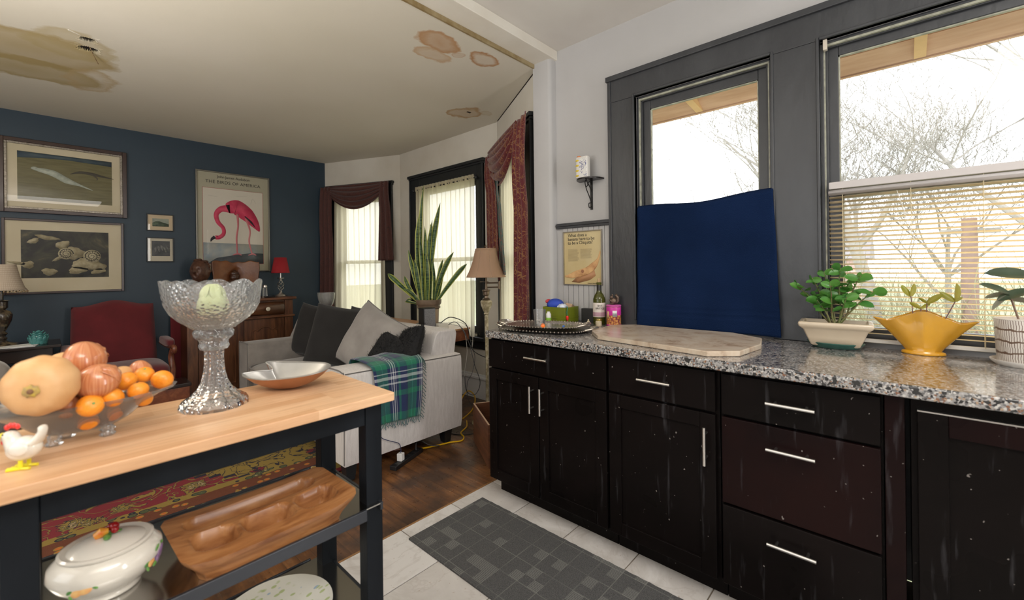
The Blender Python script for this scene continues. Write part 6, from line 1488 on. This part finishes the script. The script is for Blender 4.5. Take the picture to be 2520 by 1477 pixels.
# carved plaque
M_plq = mk('carved_mahogany_plaque', (.12, .038, .014), .3, col2=(.20, .075, .025), ns=6, bump=.25, bs=20, bd=.01)
pq = thing('carved_plaque', 'curved brown wooden relief plaque with a ragged edge standing on the sideboard', 'plaque', (1.345, 5.14, .9752))
def pqf(u, v):
    x = (u-.5)*.42*(1+.03*sin(v*9)); z = v*(.385+.012*sin(u*7+1)-.02*abs(2*u-1)**3+.006*sin(u*25)); y = .05*(2*u-1)**2-.02+.012*sin(v*3)-.03*math.exp(-(((u-.47)/.13)**2+((v-.52)/.17)**2))-.02*math.exp(-(((u-.5)/.07)**2+((v-.75)/.08)**2))
    return (x, -y, z)
G().grid(pqf, 50, 40).build('relief_panel', M_plq, pq, solid=.014, ang=80)
g = G().ell((.0, 0, .24), .042, .028, .058, 28, 18, mod=lambda d: 1+.2*gauss(d, (0, -1, -.1), .15)+.08*sin(d.z*14)).ell((.0, 0, .16), .075, .022, .05, 20, 10); g.build('relief_head', mk('dark_relief_wood', (.05, .018, .008), .3), pq, loc=(-.01, -.012, -.01))
sh = thing('glass_shaker', 'small glass bottle with a silver cap on the sideboard beside the red lamp', 'bottle', (1.585, 5.02, .9752))
G().lathe([(.01, 0), (.024, 0), (.022, .04), (.019, .10), (.012, .104)], 20, mod=lambda a, r, z, j: (r*(1+.04*cos(a*10)), z)).build('glass_body', M_glass, sh); G().lathe([(.019, .104), (.021, .106), (.018, .125), (.008, .133), (.001, .134)], 20).build('cap', M_steel, sh)
o = Gb(-.05, .05, -.025, .025, 0, .016).build('phone', mk('black_gloss_plastic', (.01, .01, .012), .15), loc=(1.60, 4.93, .9752), bev=.005); tag(o, 'small black handset lying on the front of the sideboard top', 'phone')
# crystal vase on a small table
st_ = thing('side_table', 'small dark round side table behind the far end of the sofa', 'table', (2.09, 4.66, 0)); G().lathe([(.01, .775), (.17, .775), (.175, .785), (.17, .795), (.01, .796)], 32).build('top', M_sb, st_); G().lathe([(.12, 0), (.11, .02), (.02, .05), (.018, .5), (.03, .7), (.05, .775)], 20).build('pedestal', M_sb, st_)
cvv = G().lathe([(.01, 0), (.045, 0), (.046, .01), (.030, .02), (.034, .04), (.066, .09), (.082, .15), (.088, .215), (.084, .215), (.077, .15), (.06, .095), (.02, .05), (.005, .048)], 96, mod=lambda a, r, z, j: (r*(1+.02*abs(sin(a*12+z*60))*(r > .05)), z)).build('crystal_vase', M_crys, loc=(2.065, 4.63, .7965)); tag(cvv, 'cut-crystal vase standing behind the dark pillows by the left bay window', 'vase')
# armchair
M_vel = fabric('burgundy_velvet', (.085, .004, .007), (.13, .008, .012), 5, .3); M_frw = mk('carved_red_brown_wood', (.11, .028, .015), .3, col2=(.20, .07, .035), ns=20)
ac = thing('armchair', 'burgundy velvet armchair with scrolled wooden arms against the blue wall', 'armchair', (.42, 5.0, 0))
def backf(sg):
    def f(u, v):
        x = (u-.5)*(.57-.03*v); top = .965+.045*smooth01(1-abs(2*u-1)*1.25)-.0+.0*u; z = lerp(.44, top, v); y = .14+.08*v
        th = .045*(1-abs(2*u-1)**8)**.5*(1-max(0, 2*v-1)**10)**.5
        return (x, y+sg*th, z)
    return f
g = G().grid(backf(-1), 30, 24).grid(backf(1), 30, 24); g.build('backrest', M_vel, ac, ang=80)
cushion(-.29, .31, -.42, .12, .33, .475, .02).build('seat', M_vel, ac, ang=80); Gb(-.28, .30, -.40, .12, .27, .33).build('seat_rail', M_frw, ac, bev=.004)
for s_ in (-1, 1):
    x = .01+s_*.315
    cushion(x-.035, x+.035, -.26, .14, .60, .66, .008, 4).build('arm_pad', M_vel, ac, ang=80)
    o = G().tube(bez([(x*.97, .16, .60), (x, 0, .59), (x, -.25, .60), (x*1.02, -.33, .61), (x*1.02, -.365, .595), (x*1.02, -.35, .565), (x*1.01, -.33, .58)], 5), [.018]*26+[.02, .022, .022, .02, .015], 8) 
    o.build('arm_rail', M_frw, ac); G().tube(bez([(x*1.01, -.31, .59), (x*.99, -.27, .52), (x*1.0, -.30, .42), (x*.95, -.36, .33)], 6), [.02]*6+[.022]*6+[.026]*6+[.03], 10).build('arm_support', M_frw, ac)
    G().tube(bez([(x*.9, -.37, .33), (x*.95, -.41, .22), (x*.9, -.38, .08), (x*.93, -.40, .01)], 5), [.035]*5+[.026]*5+[.018]*5+[.024], 10).build('leg', M_frw, ac)
    G().tube([(x*.85, .12, .4), (x*.85, .18, .012)], .022, 8).build('leg', M_frw, ac)
# end table with lamp
et = thing('end_table', 'black side table with a thin top at the left edge under the framed prints', 'table', (-.25, 4.98, 0)); M_ebon = mk('ebonised_wood', (.018, .011, .009), .25)
G().add([( .335, -.20, .690), (.335, .22, .690), (-.40, .22, .690), (-.40, -.20, .690), (.335, -.20, .712), (.335, .22, .712), (-.40, .22, .712), (-.40, -.20, .712)], [(0, 1, 2, 3), (4, 7, 6, 5), (0, 4, 5, 1), (1, 5, 6, 2), (2, 6, 7, 3), (3, 7, 4, 0)]).build('top', M_ebon, et, bev=.004)
Gb(-.36, .29, -.17, .19, .60, .69).build('apron', M_ebon, et, bev=.003)
for x in (-.33, .26):
    for y in (-.14, .16): G().lathe([(.016, 0), (.022, .1), (.016, .15), (.026, .4), (.02, .6)], 14).build('leg', M_ebon, et, loc=(x, y, 0))
ll = thing('table_lamp', 'dark marbled table lamp with a cream checked shade and bead fringe at the left edge', 'lamp', (-.22, 5.0, .7125))
chk = NT('cream_checked_shade'); s = chk.sep(chk.uvc()); ca_ = chk.math('LESS_THAN', chk.math('FRACT', chk.math('MULTIPLY', s[0], 70)), .2); cb_ = chk.math('LESS_THAN', chk.math('FRACT', chk.math('MULTIPLY', s[1], 22)), .2); chk.P('Base Color', chk.mix(chk.math('MULTIPLY', chk.math('MAXIMUM', ca_, cb_), .5), (.50, .42, .33), (.30, .22, .17))); chk.P('Roughness', .85)
prof = [(.132, .42), (.118, .44), (.095, .52), (.078, .605), (.076, .615)]
shadeg(prof, 40).build('lamp_shade', chk.mat, ll, solid=.002, ang=80)
g = G()
for i in range(44): a = i*2*PI/44; g.ell((cos(a)*.133, sin(a)*.133, .412-.006*(i % 2)), .0045, .0045, .006, 8, 5)
o = g.build('bead_fringe', mk('amber_bead', (.35, .25, .15), .15), ll); o['kind'] = 'stuff'
G().lathe([(.085, 0), (.088, .01), (.07, .022), (.04, .03), (.022, .045), (.030, .06), (.018, .075), (.032, .095), (.018, .11), (.03, .135), (.052, .19), (.058, .235), (.045, .262), (.02, .275), (.034, .29), (.034, .335), (.042, .342), (.012, .348), (.012, .43)], 32).build('base', mk('marbled_dark_stone', (.03, .022, .016), .2, col2=(.12, .09, .05), ns=22, lo=.5, hi=.62, coat=.4), ll)
ta = thing('ceramic_artichoke', 'turquoise ceramic artichoke on the black side table', 'ornament', (-.035, 4.94, .7125)); M_tq = mk('turquoise_glaze', (.06, .22, .22), .15, coat=.4, col2=(.10, .30, .29), ns=20)
G().ell((0, 0, .042), .040, .040, .042).build('core', M_tq, ta)
pt = G().ell((0, 0, 0), .017, .006, .021, 10, 8, mod=lambda d: 1+.25*max(0, d.z)**3); p0__ = None
for ring_ in range(5):
    z = .016+.017*ring_; n = [11, 11, 9, 7, 4][ring_]; R_ = [.045, .049, .042, .028, .011][ring_]
    for i in range(n):
        a = (i+.5*(ring_ % 2))*2*PI/n
        if p0__ is None: p0__ = pt.build('petal', M_tq, ta); o = p0__
        else: o = dupmesh(p0__, ta)
        o.location = (cos(a)*R_, sin(a)*R_, z); o.rotation_euler = (rad(-8-9*ring_), 0, a-PI/2)
for i, (c_, l_) in enumerate((((.68, .68, .66), 'white sheet of paper on the black side table in front of the lamp'), ((.60, .61, .62), 'grey-white magazine under the paper on the black side table'))):
    o = Gb(-.11, .11, -.07, .07, 0, .004).build('paper_sheet', mk('paper_%s' % 'ab'[i], c_, .7), loc=(-.18+.03*i, 4.865, .7125+.0045*(1-i))); o.rotation_euler = (0, 0, .15-.3*i); tag(o, l_, 'paper')
gc = thing('grey_chair', 'grey upholstered chair back just showing at the left edge behind the fruit bowl', 'chair', (-.45, 3.9, 0)); cushion(-.32, .325, -.08, .08, .30, .76, .01, 5).build('backrest', M_sofa, gc, ang=80); cushion(-.30, .30, .06, .62, .25, .42, .01).build('seat', M_sofa, gc, ang=80)
for x in (-.26, .26):
    for y in (-.02, .55): G().lathe([(.016, 0), (.024, .30)], 10).build('leg', M_ebon, gc, loc=(x, y, 0))
tk = thing('wooden_chest', 'low dark wooden chest on the rug in front of the burgundy armchair',  'chest', (.62, 4.40, .0095)); Gb(-.17, .17, -.12, .12, 0, .32).build('body', M_mah, tk, bev=.003); Gb(-.18, .18, -.13, .13, .322, .35).build('lid', M_ebon, tk, bev=.004)

# framed pictures ----------------------------------------------------------
class G2(G):
    """flat printed shapes on the blue wall plane; layer by layer"""
    def __init__(s, y): super().__init__(); s.y = y
    def poly(s, pts, lay=0):
        s.add([(x, s.y-.0003*lay, z) for x, z in pts], [list(range(len(pts)))]); return s
    def blob(s, cx_, cz, rx, rz_, rot=0, n=24, lay=0, wob=0):
        pts = []
        for i in range(n):
            a = -i*2*PI/n; k_ = 1+wob*sin(a*3+cx_*9)+wob*.6*sin(a*7); x, z = cos(a)*rx*k_, sin(a)*rz_*k_
            pts.append((cx_+x*cos(rot)-z*sin(rot), cz+x*sin(rot)+z*cos(rot)))
        return s.poly(pts, lay)
    def stroke(s, pts, ws, lay=0):
        P_ = bez([(x, 0, z) for x, z in pts], 6); n = len(P_); L_, R_ = [], []
        for i, p in enumerate(P_):
            t_ = P_[min(i+1, n-1)]-P_[max(i-1, 0)]; t_.normalize(); f = i/(n-1)*(len(ws)-1); k_ = min(len(ws)-2, int(f)); w_ = lerp(ws[k_], ws[k_+1], f-k_)/2
            L_.append((p.x-t_.z*w_, p.z+t_.x*w_)); R_.append((p.x+t_.z*w_, p.z-t_.x*w_))
        st = len(s.v)
        s.add([(x, s.y-.0003*lay, z) for x, z in L_+R_], [(i, i+1, n+i+1, n+i) for i in range(n-1)]); return s
def picture(name, label, x0, x1, z0, z1, fw, fd, fmat, mw, matm, prnt, cat='picture', inner=None):
    t = thing(name, label, cat, ((x0+x1)/2, YB, z0)); y = YB-fd; g = G()
    g.box(x0, x0+fw, y, YB-.001, z0, z1); g.box(x1-fw, x1, y, YB-.001, z0, z1); g.box(x0+fw, x1-fw, y, YB-.001, z0, z0+fw); g.box(x0+fw, x1-fw, y, YB-.001, z1-fw, z1)
    fr = g.build('frame', fmat, t, W=True, bev=.003)
    if inner:
        g = G(); a, b_ = fw, fw+inner[1]
        for q in ((x0+a, x0+b_, z0+a, z1-a), (x1-b_, x1-a, z0+a, z1-a), (x0+b_, x1-b_, z0+a, z0+b_), (x0+b_, x1-b_, z1-b_, z1-a)): g.box(q[0], q[1], y+.008, YB-.002, q[2], q[3])
        g.build('inner_moulding', inner[0], fr, W=True, bev=.002); fw += inner[1]
    Gb(x0+fw, x1-fw, YB-.010, YB-.006, z0+fw, z1-fw).build('mat_board', matm, t, W=True)
    if prnt: Gb(x0+fw+mw[0], x1-fw-mw[1], YB-.0112, YB-.0102, z0+fw+mw[2], z1-fw-mw[3]).build('print', prnt, t, W=True)
    Gb(x0+fw-.001, x1-fw+.001, YB-.0165, YB-.015, z0+fw-.001, z1-fw+.001).build('glass', M_pic_glass, t, W=True)
    return t
YP = YB-.0114
M_frm = mk('dark_brown_frame', (.035, .014, .009), .3, coat=.2); M_frs = mk('silver_beaded_moulding', (.30, .27, .23), .35, .7, col2=(.15, .13, .1), ns=90); M_matb = mk('cream_mat_board', (.56, .50, .36), .8, col2=(.50, .44, .30), ns=3); M_frb = mk('black_thin_frame', (.01, .01, .01), .3)
ol_ = NT('olive_field_print'); v = ol_.obj(); n1 = ol_.noise(ol_.new('ShaderNodeMapping', i_Vector=v, i_Scale=(2, 1, 14)).outputs[0], 4, 5).outputs[0]; ol_.P('Base Color', ol_.ramp(n1, [(.3, (.085, .075, .022)), (.7, (.14, .125, .05))])); ol_.P('Roughness', .7)
def flat(name, c, c2=None, ns=14): return mk(name, c, .7, col2=c2, ns=ns)
pc = picture('framed_print', 'large framed print of a pale figure lying on an olive field, upper left', -.245, .528, 1.762, 2.373, .030, .034, M_frm, (.055, .055, .065, .055), M_matb, ol_.mat, inner=(M_frs, .016))
g = G2(YP); g.poly([(-.143, 2.215), (-.143, 2.270), (.425, 2.270), (.425, 2.225), (.3, 2.232), (.15, 2.238), (0, 2.232)][::-1], 0); g.build('night_sky', flat('dark_blue_sky_print', (.02, .045, .075), (.06, .09, .10), 10), pc, W=True, solid=.0002)
g = G2(YP); g.stroke([(-.07, 2.138), (-.02, 2.13), (.06, 2.11), (.14, 2.06), (.22, 2.03), (.30, 1.995)], [.006, .035, .052, .05, .018, .004], 1); g.blob(-.05, 2.142, .018, .010, .1, lay=2); g.build('pale_figure', flat('pale_figure_print', (.26, .30, .25), (.42, .45, .38), 30), pc, W=True, solid=.0002)
g = G2(YP); g.stroke([(.16, 2.12), (.22, 2.145), (.30, 2.14), (.38, 2.125), (.44, 2.115)], [.004, .02, .026, .014, .002], 1); g.stroke([(.30, 2.135), (.33, 2.105), (.325, 2.09)], [.015, .008, .003], 2); g.build('dark_shape', flat('dark_shape_print', (.04, .035, .025)), pc, W=True, solid=.0002)
blk = NT('black_wash_print'); n1 = blk.noise(blk.obj(), 6, 6, .65, 1).outputs[0]; blk.P('Base Color', blk.ramp(n1, [(.45, (.012, .012, .010)), (.62, (.05, .048, .03)), (.75, (.16, .14, .07))])); blk.P('Roughness', .7)
pc = picture('framed_print', 'large framed black and cream print of shells and hands, lower left', -.232, .502, 1.085, 1.713, .018, .026, M_frm, (.085, .085, .115, .075), M_matb, blk.mat)
cr_ = flat('cream_shape_print', (.42, .37, .24), (.26, .22, .12), 30); M_sk = flat('dark_line_print', (.03, .025, .015))
g = G2(YP)
for a in ((.02, 1.56, .07, .018, -.2), (-.06, 1.53, .035, .02, .5), (.11, 1.50, .045, .035, .6), (-.09, 1.33, .035, .03, .2), (-.15, 1.345, .05, .012, -.2), (.03, 1.27, .045, .03, -.1), (.18, 1.43, .06, .055, 0), (.27, 1.33, .11, .05, -.15), (.20, 1.28, .06, .03, .1), (.10, 1.40, .07, .012, .7), (.33, 1.27, .05, .022, .2)): g.blob(*a, lay=1, wob=.12)
g.build('pale_shapes', cr_, pc, W=True, solid=.0002)
for (cx_, cz, R_) in ((.13, 1.425, .045), (.29, 1.405, .052)):
    g = G2(YP); g.blob(cx_, cz, R_*1.1, R_*1.1, lay=2); g.build('shell_shape', flat('pale_shell_print', (.46, .41, .28), (.34, .30, .18), 60), pc, W=True, solid=.0002)
    g = G2(YP); g.stroke([(cx_+cos(t_*.7)*R_*(1-t_/24), cz+sin(t_*.7)*R_*(1-t_/24)) for t_ in range(23)], [.006, .004, .003], 4)
    for i in range(14): a = i*.45; g.stroke([(cx_+cos(a)*R_*.45, cz+sin(a)*R_*.45), (cx_+cos(a+.2)*R_*.95, cz+sin(a+.2)*R_*.95)], [.002, .004], 4)
    g.build('shell_spiral', M_sk, pc, W=True, solid=.0002)
pinkm = flat('aged_cream_mat', (.52, .42, .28))
pc = picture('small_framed_print', 'small black-framed picture of a green hill, upper of the two small ones', .668, .875, 1.657, 1.822, .008, .02, M_frb, (.035, .03, .045, .035), pinkm, flat('grey_green_sky_print', (.20, .24, .20), (.30, .32, .26), 20))
g = G2(YP); g.poly([(.711, 1.702), (.711, 1.735), (.735, 1.750), (.765, 1.752), (.80, 1.738), (.837, 1.728), (.837, 1.702)][::-1], 1); g.build('dark_hill', flat('dark_hill_print', (.03, .05, .04), (.10, .14, .09), 40), pc, W=True, solid=.0002)
pc = picture('small_framed_print', 'small black-framed dark landscape photograph, lower of the two small ones', .666, .873, 1.355, 1.593, .008, .02, M_frb, (.03, .022, .05, .025), mk('off_white_mat', (.50, .46, .36), .8), flat('dark_landscape_print', (.04, .045, .05), (.09, .095, .10), 16))
g = G2(YP)
for i in range(5): g.blob(.735+.024*i, 1.475+.01*(i % 3), .010, .028, .1*i, lay=1, wob=.15)
g.build('pale_trees', flat('grey_tree_print', (.22, .23, .22), (.10, .10, .1), 60), pc, W=True, solid=.0002)
# bird poster
X0, X1, Z0, Z1 = 1.055, 1.748, 1.25, 2.312
ps_ = picture('bird_poster', 'tall framed bird poster with a bright pink long-legged bird on the blue wall', X0, X1, Z0, Z1, .012, .03, mk('pewter_metal_frame', (.22, .21, .18), .3, .8), (.05, .055, .075, .165), mk('grey_beige_poster_paper', (.36, .34, .25), .6), mk('pale_print_paper', (.58, .54, .46), .6), cat='poster')
PX0, PX1, PZ0, PZ1 = X0+.012+.05, X1-.012-.055, Z0+.012+.075, Z1-.012-.165
red_ = flat('thin_red_line', (.4, .03, .05)); g = G2(YP); e = .003
g.poly([(PX0-e, PZ0-e), (PX0, PZ0-e), (PX0, PZ1+e), (PX0-e, PZ1+e)], 1).poly([(PX1, PZ0-e), (PX1+e, PZ0-e), (PX1+e, PZ1+e), (PX1, PZ1+e)], 1).poly([(PX0, PZ1), (PX1, PZ1), (PX1, PZ1+e), (PX0, PZ1+e)], 1).poly([(PX0, PZ0-e), (PX1, PZ0-e), (PX1, PZ0), (PX0, PZ0)], 1)
g.build('red_border', red_, ps_, W=True, solid=.0001)
g = G2(YP); g.poly([(PX0, PZ0), (PX1, PZ0), (PX1, 1.55), (PX0, 1.56)], 1); g.build('pale_sea', flat('pale_sea_print', (.24, .30, .33), (.38, .38, .34), 9), ps_, W=True, solid=.0001)
g = G2(YP); g.poly([(PX0+.03, PZ0), (PX1, PZ0), (PX1, 1.45), (PX1-.12, 1.455), (PX0+.28, 1.43), (PX0+.12, 1.40)], 2); g.build('dark_bank', flat('slate_bank_print', (.05, .065, .08), (.09, .10, .11), 12), ps_, W=True, solid=.0001)
pk = flat('flamingo_pink_print', (.52, .025, .085), (.62, .06, .12), 18); pk2 = flat('pale_pink_print', (.55, .16, .18)); 
g = G2(YP)   # a plain generic wading bird: rounded body, raised curved neck, two straight legs
g.stroke([(1.335, 1.93), (1.42, 1.95), (1.52, 1.88), (1.60, 1.78), (1.645, 1.70)], [.10, .165, .15, .09, .01], 3)
g.stroke([(1.36, 1.93), (1.28, 1.92), (1.235, 1.86), (1.25, 1.78), (1.295, 1.72), (1.30, 1.66), (1.265, 1.62), (1.225, 1.615)], [.09, .06, .045, .04, .036, .036, .04, .045], 3)
g.build('pink_bird', pk, ps_, W=True, solid=.0001)
g = G2(YP); g.stroke([(1.43, 1.88), (1.435, 1.75), (1.42, 1.62), (1.425, 1.44)], [.026, .016, .016, .012], 4); g.stroke([(1.51, 1.84), (1.55, 1.70), (1.54, 1.58), (1.57, 1.44)], [.024, .015, .016, .012], 4); g.stroke([(1.38, 1.43), (1.43, 1.445), (1.465, 1.43)], [.008, .018, .008], 5); g.stroke([(1.53, 1.43), (1.575, 1.445), (1.61, 1.43)], [.008, .018, .008], 5); g.build('bird_legs', pk2, ps_, W=True, solid=.0001)
g = G2(YP); g.stroke([(1.222, 1.62), (1.195, 1.60), (1.182, 1.57)], [.036, .026, .006], 5); g.stroke([(1.50, 1.86), (1.56, 1.80), (1.60, 1.745)], [.008, .022, .004], 5); g.blob(1.245, 1.628, .004, .004, lay=6); g.build('black_marks', flat('black_wing_print', (.02, .018, .025)), ps_, W=True, solid=.0001)
g = G2(YP); g.stroke([(1.16, 2.055), (1.25, 2.05)], [.002, .002], 3); g.stroke([(1.42, 2.075), (1.52, 2.08)], [.002, .002], 3); g.stroke([(1.56, 2.0), (1.58, 2.06), (1.61, 2.01)], [.002, .002], 3); g.build('faint_sketch_lines', flat('pencil_line', (.35, .34, .28)), ps_, W=True, solid=.0001)
TM = lambda x, z: wallM((x, YP, z), (1, 0, 0), (0, 0, 1))
text('John James Audubon', .040, M_ink, ps_, TM(1.40, 2.250), align='CENTER', sp=.92)
text('THE BIRDS OF AMERICA', .046, M_ink, ps_, TM(1.40, 2.190), align='CENTER', sp=1.05)
